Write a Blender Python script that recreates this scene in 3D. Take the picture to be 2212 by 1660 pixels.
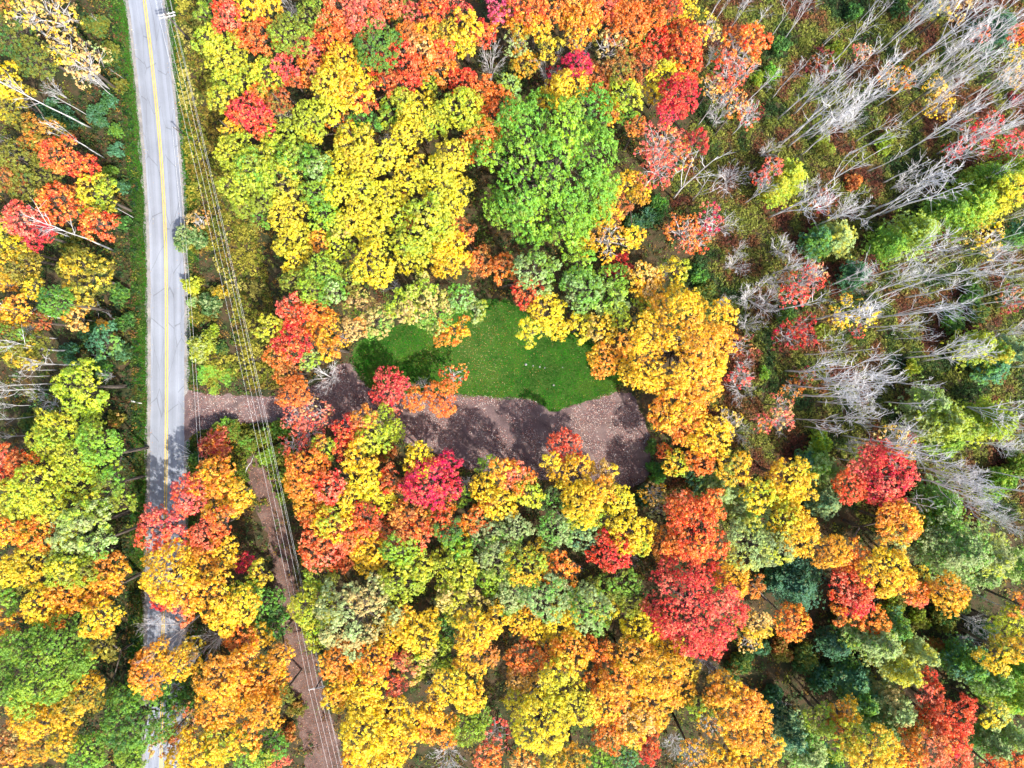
import bpy, math, random
import numpy as np
from mathutils import Vector, Matrix, Euler

scene = bpy.context.scene
for o in list(bpy.data.objects):
    bpy.data.objects.remove(o, do_unlink=True)
col = scene.collection
R_ = math.radians

# ------------------------------------------------------------------ camera
CAM_H = 125.0
HALF_W = 1106.0 / 12.0
cd = bpy.data.cameras.new('camera')
cam = bpy.data.objects.new('camera', cd); col.objects.link(cam)
cam.location = (0, 0, CAM_H); cam.rotation_euler = (0, 0, 0)
cd.sensor_fit = 'HORIZONTAL'; cd.angle = 2 * math.atan(HALF_W / CAM_H)
cd.clip_start = 1.0; cd.clip_end = 3000.0
scene.camera = cam

# ------------------------------------------------------------------ sky and sun
SUN_EL = R_(50.0)
SUN_AZ = math.atan2(0.68, -0.74)           # towards the lower right of the picture
world = bpy.data.worlds.new('World'); scene.world = world; world.use_nodes = True
nt = world.node_tree
for n in list(nt.nodes): nt.nodes.remove(n)
sky = nt.nodes.new('ShaderNodeTexSky'); sky.sky_type = 'NISHITA'; sky.sun_disc = False
sky.sun_elevation = SUN_EL; sky.sun_rotation = SUN_AZ
sky.air_density = 1.0; sky.dust_density = 2.5; sky.ozone_density = 1.0
bgn = nt.nodes.new('ShaderNodeBackground'); bgn.inputs[1].default_value = 0.15
wo = nt.nodes.new('ShaderNodeOutputWorld')
nt.links.new(sky.outputs[0], bgn.inputs[0]); nt.links.new(bgn.outputs[0], wo.inputs[0])
sd = bpy.data.lights.new('sun', 'SUN'); sd.energy = 3.7; sd.angle = R_(1.0); sd.color = (1.0, 0.95, 0.87)
sun = bpy.data.objects.new('sun', sd); col.objects.link(sun)
sv = Vector((math.sin(SUN_AZ) * math.cos(SUN_EL), math.cos(SUN_AZ) * math.cos(SUN_EL), math.sin(SUN_EL)))
sun.rotation_euler = sv.to_track_quat('Z', 'Y').to_euler()
sun.location = sv * 200

vs = scene.view_settings
vs.view_transform = 'Standard'; vs.look = 'None'; vs.gamma = 1.0; vs.use_curve_mapping = False
vs.exposure = 1.06
cy = scene.cycles
cy.max_bounces = 3; cy.diffuse_bounces = 2; cy.glossy_bounces = 1; cy.transmission_bounces = 3; cy.transparent_max_bounces = 4
cy.use_denoising = True; cy.use_adaptive_sampling = True; cy.adaptive_threshold = 0.03

# ------------------------------------------------------------------ data, all in metres on the ground
TREES=[
('d','OL','DG',-80.05,56.23,14.35,((-0.52,-0.14,12.33,3.25,'DG'),(2.42,-3.02,11.52,3.28,'DG'),(-3.82,6.33,9.16,2.32,'B'),),'large olive and dark green tree in the top left corner'),
('d','Y','Y',-82.99,47.69,13.65,((0.58,1.59,11.87,2.89,'Y'),(-0.55,-1.53,9.61,2.95,'OL'),),'yellow tree in the top left corner'),
('d','OL','Y',-78.38,42.95,12.02,((-1.71,4.62,10.52,1.78,'Y'),(-2.41,0.44,8.78,1.81,'O'),(1.31,-1.58,10.09,3.19,'O'),),'olive and yellow tree in the top left corner'),
('d','O','OL',-79.02,39.41,11.75,((0,0,10.59,1.91,'OL'),),'small orange and olive tree left of the upper road'),
('d','RO','O',-71.99,36.39,15.37,((-0.56,0.27,13.51,2.97,'O'),(0.92,-0.45,9.47,2.31,'O'),),'leftmost red orange and orange tree left of the upper road'),
('d','OL','OL',-78.41,34.7,15.01,((1.55,0.44,10.39,2.8,'OL'),(-0.97,-2.53,11.89,2.26,'DG'),(-1.3,1.71,13.54,2.35,'OL'),),'olive tree left of the upper road'),
('d','B','OL',-81.67,33.84,13.98,((0,0,12.2,2.88,'OL'),),'brown and olive tree left of the upper road'),
('d','YG','Y',-68.49,31.2,12,((0,0,9.91,3.45,'Y'),),'yellow green and yellow tree left of the upper road'),
('d','RO','O',-71,27.85,15.34,((-2.74,1.36,11.66,3.27,'O'),(4.82,-2.4,13.79,2.47,'O'),),'rightmost red orange and orange tree left of the upper road'),
('d','B','O',-72.59,31.54,9.75,((0,0,8.66,1.81,'O'),),'small brown and orange tree left of the upper road'),
('d','P','R',-79.02,26.6,14.58,((0,0,13.11,2.36,'R'),),'pink and scarlet tree left of the upper road'),
('d','R','M',-78.43,24.89,12.42,((0,0,10.71,2.79,'M'),),'scarlet and maroon tree left of the upper road'),
('d','OL','Y',-81.61,21.29,12.72,((-2.47,4.61,9.57,2.31,'Y'),(1.04,-1.94,10.55,3.56,'A'),),'olive and yellow tree left of the upper road'),
('d','Y','OL',-81.06,22.12,12.13,((0,0,10.58,2.54,'OL'),),'yellow and olive tree left of the upper road'),
('d','G','YG',-51.27,62.27,9,((0,0,7.76,2.08,'YG'),),'green and yellow green tree along the top edge right of the road'),
('d','RO','P',-43.33,57.55,14.57,((-2.41,1.43,13.02,2.49,'P'),(-0.59,0.22,9.97,2.56,'O'),(2.46,-1.35,12.11,2.76,'B'),),'leftmost red orange and pink tree along the top edge right of the road'),
('d','Y','A',-41.4,61.5,13.34,((-1.51,-0.2,11.95,2.26,'A'),(1.32,0.18,10.78,2.41,'A'),),'yellow and gold tree along the top edge right of the road'),
('d','YG','LY',-48.76,53.75,13.09,((-0.82,2.19,11.62,2.39,'LY'),(1.11,-2.95,8.96,2.06,'LY'),),'yellow green and lime tree along the top edge right of the road'),
('d','LY','YG',-46.19,51.26,13.73,((-0.67,2.79,10.27,3.57,'YG'),(2.06,-0.96,10.09,2.55,'YG'),(-0.86,-5.17,12.26,2.38,'YG'),),'large lime and yellow green tree along the top edge right of the road'),
('d','R','RO',-42.22,43.88,13.83,((-0.74,0.64,11.81,3.27,'RO'),(1.11,-0.96,10.72,2.67,'RO'),),'leftmost scarlet and red orange tree right of the wires in the upper woods'),
('d','A','YG',-45.95,41.46,12.34,((-0,0,11.25,1.77,'YG'),),'small gold and yellow green tree right of the wires in the upper woods'),
('d','YG','LY',-43.52,34.78,14.84,((-1.5,3.23,11.72,3.02,'LY'),(-1.2,-2.41,11.2,3.29,'LY'),(1.55,0.02,13.13,2.73,'G'),(2.94,-0.7,12.24,2.26,'G'),),'leftmost yellow green and lime tree right of the wires in the upper woods'),
('d','YG','OL',-42.34,29.67,12.84,((-1.54,-0.29,10.05,2.3,'OL'),(1.77,0.34,11.53,2.14,'OL'),),'yellow green and olive tree right of the wires in the upper woods'),
('d','OL','YG',-33.92,57.87,16.16,((1.88,2.25,12.28,3.26,'YG'),(-1.8,-2.15,14.07,3.33,'YG'),),'large olive and yellow green tree along the top edge right of the road'),
('d','RO','P',-28.38,58.06,15.09,((1.06,1.84,13.15,3.11,'P'),(-0.95,-1.64,11.14,3.29,'O'),),'rightmost red orange and pink tree along the top edge right of the road'),
('d','P','RO',-20.15,59.35,16.48,((-3.41,-1.13,14.46,3.19,'RO'),(4.81,1.59,9.78,2.69,'RO'),),'pink and red orange tree along the top edge at centre'),
('d','RO','P',-20.65,61.52,13.41,((0,0,11.55,3.03,'P'),),'red orange and pink tree along the top edge at centre'),
('d','RO','O',-10.58,62.2,13.53,((-2.17,-0.83,12.29,2,'O'),(1.63,0.63,9.61,2.31,'P'),),'leftmost red orange and orange tree along the top edge at centre'),
('d','MG','P',-1.24,61.51,13.18,((0,0,11.56,2.65,'P'),),'magenta and pink tree along the top edge at centre'),
('d','OL','G',-14.64,59.71,13.11,((-3.66,2.5,8.85,2.06,'G'),(3.86,-2.64,11.87,2.01,'A'),),'olive and green tree along the top edge at centre'),
('d','O','RO',-29.37,53.66,13.94,((3.16,2.82,12.55,2.25,'RO'),(-3.1,-2.77,11.63,2.27,'P'),),'orange and red orange tree along the top edge right of the road'),
('d','G','DG',-21.62,54.12,16.54,((0,0,14.29,3.57,'DG'),),'green and dark green tree along the top edge right of the road'),
('d','P','RO',-35.17,53.08,13.8,((1.51,2.04,10.17,2.04,'RO'),(-1.11,-1.5,12.33,2.38,'R'),),'pink and red orange tree along the top edge right of the road'),
('d','RO','B',-35.67,49.87,12,((0,0,11.07,1.52,'B'),),'small red orange and brown tree along the top edge right of the road'),
('d','A','Y',-26.24,51.44,14.18,((-1.27,0.9,12.32,3,'Y'),(2.22,-1.56,11.07,2.28,'Y'),),'gold and yellow tree along the top edge right of the road'),
('d','Y','LY',-27.5,47.14,16.37,((-1.06,0.41,14.12,3.57,'LY'),(1.83,-0.71,13.85,2.72,'O'),),'yellow and lime tree in the upper woods at centre left'),
('d','RO','R',-19.25,51.13,14.21,((-3.26,1.55,11.05,2.15,'R'),(1.53,1.87,12.51,2.75,'R'),(1.91,-0.04,10.05,3.32,'R'),(-4.32,-5.18,12.03,2.01,'B'),),'large red orange and scarlet tree along the top edge at centre'),
('d','B','RO',-20.61,48.82,13.01,((0,0,11.77,2.01,'RO'),),'brown and red orange tree along the top edge at centre'),
('d','O','B',-13.84,53.62,14.03,((-3.06,3.13,12.99,1.49,'B'),(-0.86,0.53,12.72,2.12,'T'),(1.65,-1.44,10.47,2.55,'RO'),),'orange and brown tree along the top edge at centre'),
('d','A','O',-13.62,57.36,13.06,((0,0,11.28,2.91,'O'),),'leftmost gold and orange tree along the top edge at centre'),
('d','Y','A',-7.75,57.41,14.23,((0.28,0.33,12.53,2.75,'A'),(-0.49,-0.58,8.77,2.07,'LY'),),'yellow and gold tree along the top edge at centre'),
('d','RO','O',-9.66,52.28,12.49,((-1.7,2.4,11.1,2.28,'O'),(1.49,-2.1,9.8,2.43,'R'),),'rightmost red orange and orange tree along the top edge at centre'),
('d','YG','Y',-17.81,46.45,13.21,((3.92,3.82,9,1.8,'Y'),(-1.95,-1.74,9.38,2.57,'G'),(0.03,-0.3,12.13,1.76,'LY'),),'yellow green and yellow tree in the upper woods at centre left'),
('d','R','RO',-4.86,58.06,10.71,((0,0,9.39,2.18,'RO'),),'scarlet and red orange tree along the top edge at centre'),
('d','A','O',1.54,57.39,14.46,((-3.05,2.37,10.07,2.3,'O'),(-0.02,1.65,10.98,2.53,'O'),(2.69,-0.18,13.06,2.24,'O'),(0.52,-4.15,9.27,2.31,'OL'),),'rightmost gold and orange tree along the top edge at centre'),
('d','O','RO',-3.67,44.46,14.7,((-1.36,3.31,11.26,2.53,'RO'),(1.44,0.42,12.18,3.01,'RO'),(-0.78,-4.47,13.23,2.36,'RO'),),'orange and red orange tree around the huge green tree'),
('d','YG','SG',-3.43,44.68,14.05,((2.95,3.62,12.37,1.75,'SG'),(-2.28,-2.8,12.81,1.99,'Y'),),'yellow green and sage tree around the huge green tree'),
('d','YG','Y',-36.03,46.82,13.39,((-3.79,3.7,10.77,2.92,'Y'),(3.53,-3.45,11.53,3.03,'LY'),),'yellow green and yellow tree right of the wires in the upper woods'),
('d','O','B',-40.65,47.54,12,((0,0,10.6,2.29,'B'),),'orange and brown tree right of the wires in the upper woods'),
('d','B','OL',-37.3,45.29,14.33,((0,0,13.01,2.12,'OL'),),'brown and olive tree right of the wires in the upper woods'),
('d','LY','Y',-30.36,43.1,14.87,((1.39,0.76,13.48,2.23,'Y'),(-2.88,-1.58,8.94,1.55,'Y'),),'rightmost lime and yellow tree right of the wires in the upper woods'),
('d','DG','G',-24.5,43.17,11.68,((0,0,10.06,2.68,'G'),),'dark green and green tree in the upper woods at centre left'),
('d','LY','Y',-15.06,42.96,13.54,((-0.15,1.98,10.76,3.17,'Y'),(2.36,0.07,10.44,2.8,'YG'),(-2.03,-2.44,11.76,2.89,'Y'),),'large lime and yellow tree in the upper woods at centre left'),
('d','LY','YG',-8.19,44.58,15.17,((0,0,12.92,3.61,'YG'),),'lime and yellow green tree in the upper woods at centre left'),
('d','RO','O',-6.1,38.8,11.54,((0,0,10.14,2.3,'O'),),'red orange and orange tree in the upper grove above the lawn'),
('d','YG','LY',-37.85,36.41,14.11,((0.23,3.53,9.78,3.33,'LY'),(-2.19,1.37,10.89,2.28,'LY'),(0.66,-3.48,11.86,3.65,'LY'),),'rightmost yellow green and lime tree right of the wires in the upper woods'),
('d','G','YG',-32.84,33.95,14.66,((-2.03,2.2,12.04,2.76,'YG'),(1.6,1.04,13.34,2.11,'SG'),(1.34,-3.42,12.41,2.5,'YG'),),'green and yellow green tree right of the wires in the upper woods'),
('d','LY','Y',-23.64,37.37,14.81,((-1.82,1.11,12.56,3.62,'Y'),(0.14,-1.33,12.39,2.88,'Y'),(3.63,-0.57,12.35,2.5,'Y'),),'third lime and yellow tree from left in the upper grove above the lawn'),
('d','LY','Y',-27.32,33.98,14.41,((-0.81,2.37,9.8,3.07,'Y'),(2.98,-2.15,13.09,2.11,'Y'),(-1.12,-2.52,12.62,2.25,'Y'),),'leftmost lime and yellow tree in the upper grove above the lawn'),
('d','LY','Y',-10.42,35.83,15.79,((0.81,0.48,13.85,3.09,'Y'),(-1.53,-0.9,12.71,2.25,'Y'),),'fifth lime and yellow tree from left in the upper grove above the lawn'),
('d','LY','Y',-18.85,30.69,12.94,((1.94,2.43,11.2,2.78,'Y'),(-1.85,-0.1,11.24,2.78,'Y'),(-0.1,-2.74,9.6,2.56,'YG'),),'fourth lime and yellow tree from left in the upper grove above the lawn'),
('d','A','LY',-15.11,35.32,12.57,((0,0,11.48,1.77,'LY'),),'small gold and lime tree in the upper grove above the lawn'),
('d','LY','Y',-10.64,31.44,11.7,((-1.1,0.55,9.84,3.07,'Y'),(1.9,1.3,8.98,2.06,'Y'),(0.44,-2.02,9.88,2.3,'Y'),),'rightmost lime and yellow tree in the upper grove above the lawn'),
('d','YG','G',-31.18,27.88,11.43,((0,-0,9.88,2.56,'G'),),'rightmost yellow green and green tree right of the wires in the upper woods'),
('d','LY','Y',-36.37,25.76,12.66,((-0.36,2.37,10.95,2.79,'Y'),(0.29,-1.95,9.79,3.07,'Y'),),'leftmost lime and yellow tree right of the wires in the upper woods'),
('d','OL','G',-42.11,27.66,9.9,((0,0,8.66,2.07,'G'),),'olive and green tree right of the wires in the upper woods'),
('d','RO','B',-17.77,29.32,8,((-0.3,1.36,6.99,1.7,'B'),(0.35,-1.57,6.07,1.59,'M'),),'red orange and brown tree in the upper grove above the lawn'),
('d','LY','Y',-25.88,25.52,12.13,((-0.1,2.02,10.27,3.06,'Y'),(2.94,-0.5,10.14,3.19,'Y'),(-2.36,0.46,10.41,2.04,'T'),(-2.91,-2.36,9.22,2.57,'YG'),),'second lime and yellow tree from left in the upper grove above the lawn'),
('d','YG','LY',-13.04,25.28,15.22,((-0.31,1.73,13.52,2.73,'LY'),(1.75,0.12,11.83,2.26,'LY'),(-1.58,-3.18,9.37,2.06,'LY'),),'yellow green and lime tree in the upper grove above the lawn'),
('d','O','A',-32.05,23.86,10.55,((0,0,9.54,1.67,'A'),),'small orange and gold tree right of the wires in the upper woods'),
('d','LY','YG',-16.53,22.28,13.07,((0.12,1.24,11.21,3.03,'YG'),(-0.22,-2.18,10.63,2.29,'Y'),),'lime and yellow green tree in the upper grove above the lawn'),
('d','A','Y',-10.22,22.55,11.24,((0,0,9.69,2.56,'Y'),),'gold and yellow tree in the upper grove above the lawn'),
('d','B','RO',-6.83,22.91,9,((-1.74,2.88,7.76,2.08,'RO'),(1.37,-2.27,7.61,2.35,'RO'),),'brown and red orange tree in the upper grove above the lawn'),
('d','G','YG',5.66,33.96,19,((0,0,11.79,11.7,'YG'),),'huge round fresh green tree in the upper middle of the photo'),
('d','RO','O',3.81,60.3,15.47,((-1.34,0.1,13.61,2.97,'O'),(2.38,-0.17,13.65,2.23,'O'),),'leftmost red orange and orange tree along the top edge right of centre'),
('d','O','RO',10.92,59.42,14.39,((0.11,1.48,12.22,3.51,'RO'),(-0.13,-1.71,12.08,3.26,'A'),),'leftmost orange and red orange tree along the top edge right of centre'),
('d','P','RO',15.34,62.13,11.81,((0,-0,9.95,3.07,'RO'),),'pink and red orange tree along the top edge right of centre'),
('d','O','RO',20.63,60.32,13.42,((-0.74,1.65,10.25,3.31,'RO'),(-1.44,-2.01,11.4,3.28,'RO'),(3.02,0.45,10.59,2.8,'RO'),),'rightmost orange and red orange tree along the top edge right of centre'),
('d','RO','M',25.22,60.68,13.88,((0,0,12.64,2,'M'),),'red orange and maroon tree along the top edge right of centre'),
('d','Y','LY',28.99,62.35,10.86,((-0,-0,9.54,2.18,'LY'),),'yellow and lime tree along the top edge at right'),
('d','RO','O',27.38,55.59,14.46,((0.5,1.46,9.87,3.33,'O'),(2.17,0.05,13.22,1.99,'O'),(0.78,-2.54,11.86,2.77,'O'),(-3.06,0.47,9.8,2.56,'R'),),'rightmost red orange and orange tree along the top edge right of centre'),
('d','OL','A',6.32,54.59,12.51,((0,0,11.27,2.02,'A'),),'olive and gold tree along the top edge right of centre'),
('d','OL','G',21.69,56.56,10.03,((0,0,8.79,2.07,'G'),),'olive and green tree along the top edge right of centre'),
('d','B','RO',19.32,51.14,15.35,((2.39,0.86,11.41,2.27,'RO'),(-2.02,-0.73,13.8,2.47,'OL'),),'brown and red orange tree along the top edge right of centre'),
('d','C','R',10.72,51.36,14.04,((0,0,12.8,1.99,'R'),),'crimson and scarlet tree along the top edge right of centre'),
('d','A','Y',9.85,47.24,14.74,((-0.38,0.85,12.88,2.99,'Y'),(-2.98,0.31,10.57,2.8,'Y'),(6.45,-2.42,10.42,2.04,'B'),),'gold and yellow tree around the huge green tree'),
('d','O','P',13.79,49.78,11.83,((0,0,10.12,2.81,'P'),),'orange and pink tree along the top edge right of centre'),
('d','G','DG',14.81,44.43,14.73,((-1.87,0.36,13.03,2.74,'DG'),(4.45,-0.86,11,1.77,'YG'),),'green and dark green tree around the huge green tree'),
('d','YG','Y',18.41,46.52,14.76,((0,0,13.06,2.74,'Y'),),'yellow green and yellow tree around the huge green tree'),
('d','Y','LY',24.71,49.56,12.98,((0.35,0.54,11.12,3.04,'LY'),(-0.86,-1.36,9.62,1.92,'A'),),'yellow and lime tree around the huge green tree'),
('d','R','C',27.1,44.53,15.48,((-0.6,1.04,13.55,3.1,'C'),(-1.78,-1.09,13.28,1.86,'C'),(0.31,3.56,12.86,2.12,'RO'),(2.64,-5.54,12.53,2,'M'),),'large scarlet and crimson tree around the huge green tree'),
('d','RO','O',38.82,55.24,14.58,((0,0,13.03,2.49,'O'),),'red orange and orange tree along the top edge at right'),
('d','B','O',20.11,41.98,12.89,((0,0,11.88,1.63,'O'),),'small brown and orange tree around the huge green tree'),
('d','A','O',20.25,30.09,12.01,((-0.57,2.88,9.97,2.3,'O'),(1.04,1.09,10.92,1.77,'B'),(-0.09,-5.85,10.15,1.79,'Y'),),'gold and orange tree around the huge green tree'),
('d','B','A',17.56,29.7,10.04,((0,0,8.8,2.07,'A'),),'brown and gold tree around the huge green tree'),
('d','Y','A',14.18,26.18,10.87,((1.28,2.18,9.01,2.32,'A'),(-2.15,-3.64,9.78,1.79,'LY'),),'yellow and gold tree around the huge green tree'),
('d','RO','O',84.39,58.34,10,((0,0,8.84,1.94,'O'),),'small red orange and orange tree in the top right corner'),
('d','LY','Y',80.29,31.23,15,((0,0,13.45,2.48,'Y'),),'lime and yellow tree by the right edge above middle'),
('d','O','RO',83.52,31.39,12,((0,-0,11.07,1.52,'RO'),),'small orange and red orange tree by the right edge above middle'),
('d','OL','A',-70.47,17.85,13,((0,0,10.44,4.2,'A'),),'olive and gold tree left of road above the driveway'),
('d','A','O',-80.67,13.38,14.87,((-2.82,3.56,9.68,1.79,'O'),(3.12,2.22,11.98,2.01,'OL'),(1.16,-1.45,13.47,2.23,'O'),(-2.26,-3.2,10.81,2.03,'B'),),'gold and orange tree left of road above the driveway'),
('d','B','OL',-75.9,9.99,14.02,((0,0,12.94,1.74,'OL'),),'small brown and olive tree left of road above the driveway'),
('d','G','DG',-72.29,13.06,16.14,((0,0,14.28,2.95,'DG'),),'green and dark green tree left of road above the driveway'),
('d','A','T',-74.14,11.16,7,((0,0,5.76,2.12,'T'),),'gold and tan tree left of road above the driveway'),
('d','OL','G',-79.94,5.99,15.61,((-0.49,1.2,13.9,2.72,'G'),(-0.11,-1.16,11.29,3.03,'A'),(1.09,0.44,9.72,2.05,'OL'),),'olive and green tree left of road above the driveway'),
('d','BG','G',-69.23,7.14,8,((0,0,6.45,2.63,'G'),),'blue green and green tree left of road above the driveway'),
('d','YG','LY',-69.28,-0.48,15,((0,0,12.37,4.26,'LY'),),'rightmost yellow green and lime tree left of the road opposite the driveway'),
('d','LY','YG',-74.78,-8.67,13.61,((1.04,1.11,11.29,3.79,'YG'),(-1.37,-1.47,10.7,3.3,'YG'),),'second lime and yellow green tree from left left of the road opposite the driveway'),
('d','YG','LY',-70.29,-9.24,14.4,((0.38,2.4,10.52,3.05,'LY'),(-0.39,-2.48,12.54,3,'LY'),),'leftmost yellow green and lime tree left of the road opposite the driveway'),
('d','G','YG',-65.5,-11.5,16.1,((-0.26,2.16,14.08,3.2,'YG'),(0.54,-4.41,12.91,2.24,'OL'),),'green and yellow green tree left of the road opposite the driveway'),
('d','YG','G',-66.2,-16.56,14.11,((-0.77,3.23,11.62,2.77,'G'),(2.85,-2.54,11.79,2.01,'OL'),(-1.12,-2.88,12.72,2.25,'A'),),'yellow green and green tree left of the road opposite the driveway'),
('d','LY','YG',-72.03,-18.61,14.2,((0.25,2.59,10.39,3.57,'YG'),(-0.43,-4.35,12.49,2.75,'SG'),),'rightmost lime and yellow green tree left of the road opposite the driveway'),
('d','LY','YG',-76.22,-17.41,16.89,((0.68,1.49,14.57,3.68,'YG'),(2.29,-1.43,13.3,2.98,'YG'),(-3.93,-0.99,12.92,2.74,'YG'),),'leftmost lime and yellow green tree left of the road opposite the driveway'),
('d','RO','P',-83.15,-13.45,12.94,((0.9,1.36,11.39,2.52,'P'),(-1.07,-1.63,9.74,2.31,'P'),),'red orange and pink tree left of the road opposite the driveway'),
('d','O','B',-79.08,-12.96,14.06,((0,0,12.67,2.25,'B'),),'orange and brown tree left of the road opposite the driveway'),
('d','O','A',-49.67,-15.61,12,((-0,0,9.68,3.84,'A'),),'orange and gold tree on the roadside below the driveway'),
('d','P','RO',-55.71,-21.82,12,((2.86,3.69,9.98,3.32,'RO'),(-1.76,-2.27,9.44,4.24,'RO'),),'large pink and red orange tree on the roadside below the driveway'),
('d','A','RO',-47.08,-18.67,12,((-0.72,0.01,9.83,3.58,'RO'),(1.75,-0.03,9.61,2.31,'OL'),),'gold and red orange tree on the roadside below the driveway'),
('d','Y','LY',-35.35,20.64,11.87,((0,0,10.48,2.29,'LY'),),'yellow and lime tree right of the wires in the upper woods'),
('d','YG','G',-30.79,17.1,15.43,((0.59,1.02,13.49,3.1,'G'),(-1.13,-1.96,13.54,2.23,'OL'),),'leftmost yellow green and green tree right of the wires in the upper woods'),
('d','OL','YG',-31.29,16.94,12.93,((-3.32,-0.23,11.22,2.78,'YG'),(4.93,0.34,10.81,2.28,'YG'),),'olive and yellow green tree in the upper grove above the lawn'),
('d','G','SG',-28.93,14.87,15.19,((0,0,13.64,2.47,'SG'),),'green and sage tree in the upper grove above the lawn'),
('d','Y','LY',-22.04,19.11,15.63,((0,0,13.46,3.47,'LY'),),'yellow and lime tree in the upper grove above the lawn'),
('d','Y','A',-10.44,20.19,11.84,((0,0,10.14,2.81,'A'),),'yellow and gold tree in the upper grove above the lawn'),
('d','O','RO',-32.32,10.18,12.38,((-1.28,1.05,10.37,3.31,'RO'),(1.5,-1.23,10.27,3.06,'A'),),'orange and red orange tree right of the wires in the upper woods'),
('d','RO','P',-35.21,11.69,14.81,((0,0,13.33,2.36,'P'),),'red orange and pink tree right of the wires in the upper woods'),
('d','R','RO',-36.11,7.16,14.71,((0.82,-0.67,13.08,2.61,'RO'),(-2,1.63,9.03,1.68,'RO'),),'rightmost scarlet and red orange tree right of the wires in the upper woods'),
('d','LY','YG',-38.89,8.76,14.05,((0,0,12.74,2.12,'YG'),),'lime and yellow green tree right of the wires in the upper woods'),
('d','A','O',-29.25,5.73,14.61,((0,0,13.37,1.98,'O'),),'gold and orange tree in the upper grove above the lawn'),
('d','O','B',-36.71,1.05,13.43,((-1.17,3.49,12.03,2.26,'B'),(0.77,-2.29,11,2.79,'B'),),'orange and brown tree along the driveway'),
('d','YG','SG',-33.17,3.83,11.97,((0,0,10.96,1.65,'SG'),),'small yellow green and sage tree right of the trail below the driveway'),
('d','B','O',-37.15,1.82,11.09,((0,0,9.62,2.44,'O'),),'brown and orange tree right of the trail below the driveway'),
('d','T','YG',-23.95,11.14,14.56,((-1.15,1.71,9.61,3.08,'YG'),(-1.09,-2.18,13.32,1.99,'O'),(2.2,-1.1,12.33,2.63,'G'),),'tan and yellow green tree at the edge of the lawn'),
('d','YG','T',-15.36,13.18,14.94,((0.89,0.34,12.51,3.5,'T'),(-1.96,-0.76,13.47,2.35,'T'),),'yellow green and tan tree at the edge of the lawn'),
('d','G','T',-11.37,12.17,14.27,((-1.44,-0.82,11.73,3.15,'T'),(3.18,1.8,12.95,2.12,'SG'),),'green and tan tree at the edge of the lawn'),
('d','YG','SG',-5.98,12.04,13.49,((0,0,12.41,1.75,'SG'),),'small yellow green and sage tree at the edge of the lawn'),
('d','O','A',-10.11,9.08,9,((0.46,0.35,7.37,2.74,'A'),(-2.01,-1.53,6.22,1.32,'A'),),'orange and gold tree at the edge of the lawn'),
('d','O','B',-1.53,19.43,10,((0,0,8.61,2.33,'B'),),'orange and brown tree in the woods above the golden tree'),
('d','R','P',-20.67,-0.59,9,((-0.5,-0.17,7.22,3.01,'P'),(1.83,0.62,7.07,1.57,'P'),),'scarlet and pink tree at the edge of the lawn'),
('d','O','RO',-13.18,-2.41,9,((1.43,0.08,7.22,3.01,'RO'),(-3.34,-0.19,6.84,1.97,'RO'),),'orange and red orange tree at the edge of the lawn'),
('d','R','RO',-27.43,-9,11.29,((0.34,1.36,9.89,2.3,'RO'),(-0.43,-1.72,9.87,2.05,'RO'),),'scarlet and red orange tree along the driveway'),
('d','O','P',-24.49,-5.85,11.31,((0,0,10.07,2.04,'P'),),'orange and pink tree at the edge of the gravel clearing'),
('d','YG','LY',-21.88,-7.93,12,((-0.84,-0.74,9.98,3.32,'LY'),(0.6,3.01,8.07,1.56,'LY'),(2.42,0.26,9.59,1.8,'LY'),),'yellow green and lime tree at the edge of the gravel clearing'),
('d','O','A',-32.73,-16.85,14.21,((-0.29,3.61,12.35,3,'A'),(0.4,-5.01,10.34,2.55,'RO'),),'orange and gold tree right of the trail below the driveway'),
('d','A','O',-33.63,-18.18,13.04,((-0.95,1.78,11.33,2.78,'O'),(0.93,-1.74,9.95,2.81,'O'),),'gold and orange tree right of the trail below the driveway'),
('d','RO','P',-29.16,-16.3,15.39,((0,0,13.69,2.72,'P'),),'rightmost red orange and pink tree right of the trail below the driveway'),
('d','YG','O',-31.06,-10.42,11.6,((-0,0,10.36,2.04,'O'),),'yellow green and orange tree right of the trail below the driveway'),
('d','Y','A',-23.9,-15.93,14.24,((-0.79,3.85,11.52,2.77,'A'),(-0.16,0.16,12.12,2.76,'A'),(-1.96,-2.46,13,1.99,'A'),(1.95,-2.73,11.34,2.78,'LY'),),'large yellow and gold tree right of the trail below the driveway'),
('d','A','Y',-14.81,-12.09,15.43,((0,0,13.73,2.72,'Y'),),'leftmost gold and yellow tree at the edge of the gravel clearing'),
('d','RO','B',-15.31,-20.75,13.35,((-3.58,5.14,11.51,2.52,'B'),(-0.28,-3.38,11.65,2.52,'P'),(3.51,-1.61,11.72,2.64,'OL'),),'red orange and brown tree in the woods below the gravel clearing'),
('d','C','R',-12.59,-15.47,17,((-0.41,-0.47,14.44,4.05,'R'),(1.78,2.07,8.84,1.94,'R'),),'round vivid crimson tree below the gravel clearing'),
('d','O','B',-7.9,-21.71,12.76,((-3.68,2.14,8.97,2.32,'B'),(2.61,-0.24,11.21,2.53,'RO'),(0.74,-2.36,9.54,2.05,'A'),),'orange and brown tree in the woods below the gravel clearing'),
('d','G','YG',-9.5,-21.65,13.92,((0.98,2.77,8.46,1.81,'YG'),(-0.71,-2.02,12.61,2.12,'DG'),),'green and yellow green tree in the woods below the gravel clearing'),
('d','YG','G',0.46,-16.29,12.92,((-4.55,2.68,9.27,1.8,'G'),(2.31,-1.36,11.37,2.53,'Y'),),'yellow green and green tree at the edge of the gravel clearing'),
('d','O','A',-0.24,-14.7,13.76,((-1.24,0.46,12.36,2.25,'A'),(0.99,-0.37,11.77,2.52,'P'),),'orange and gold tree at the edge of the gravel clearing'),
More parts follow.
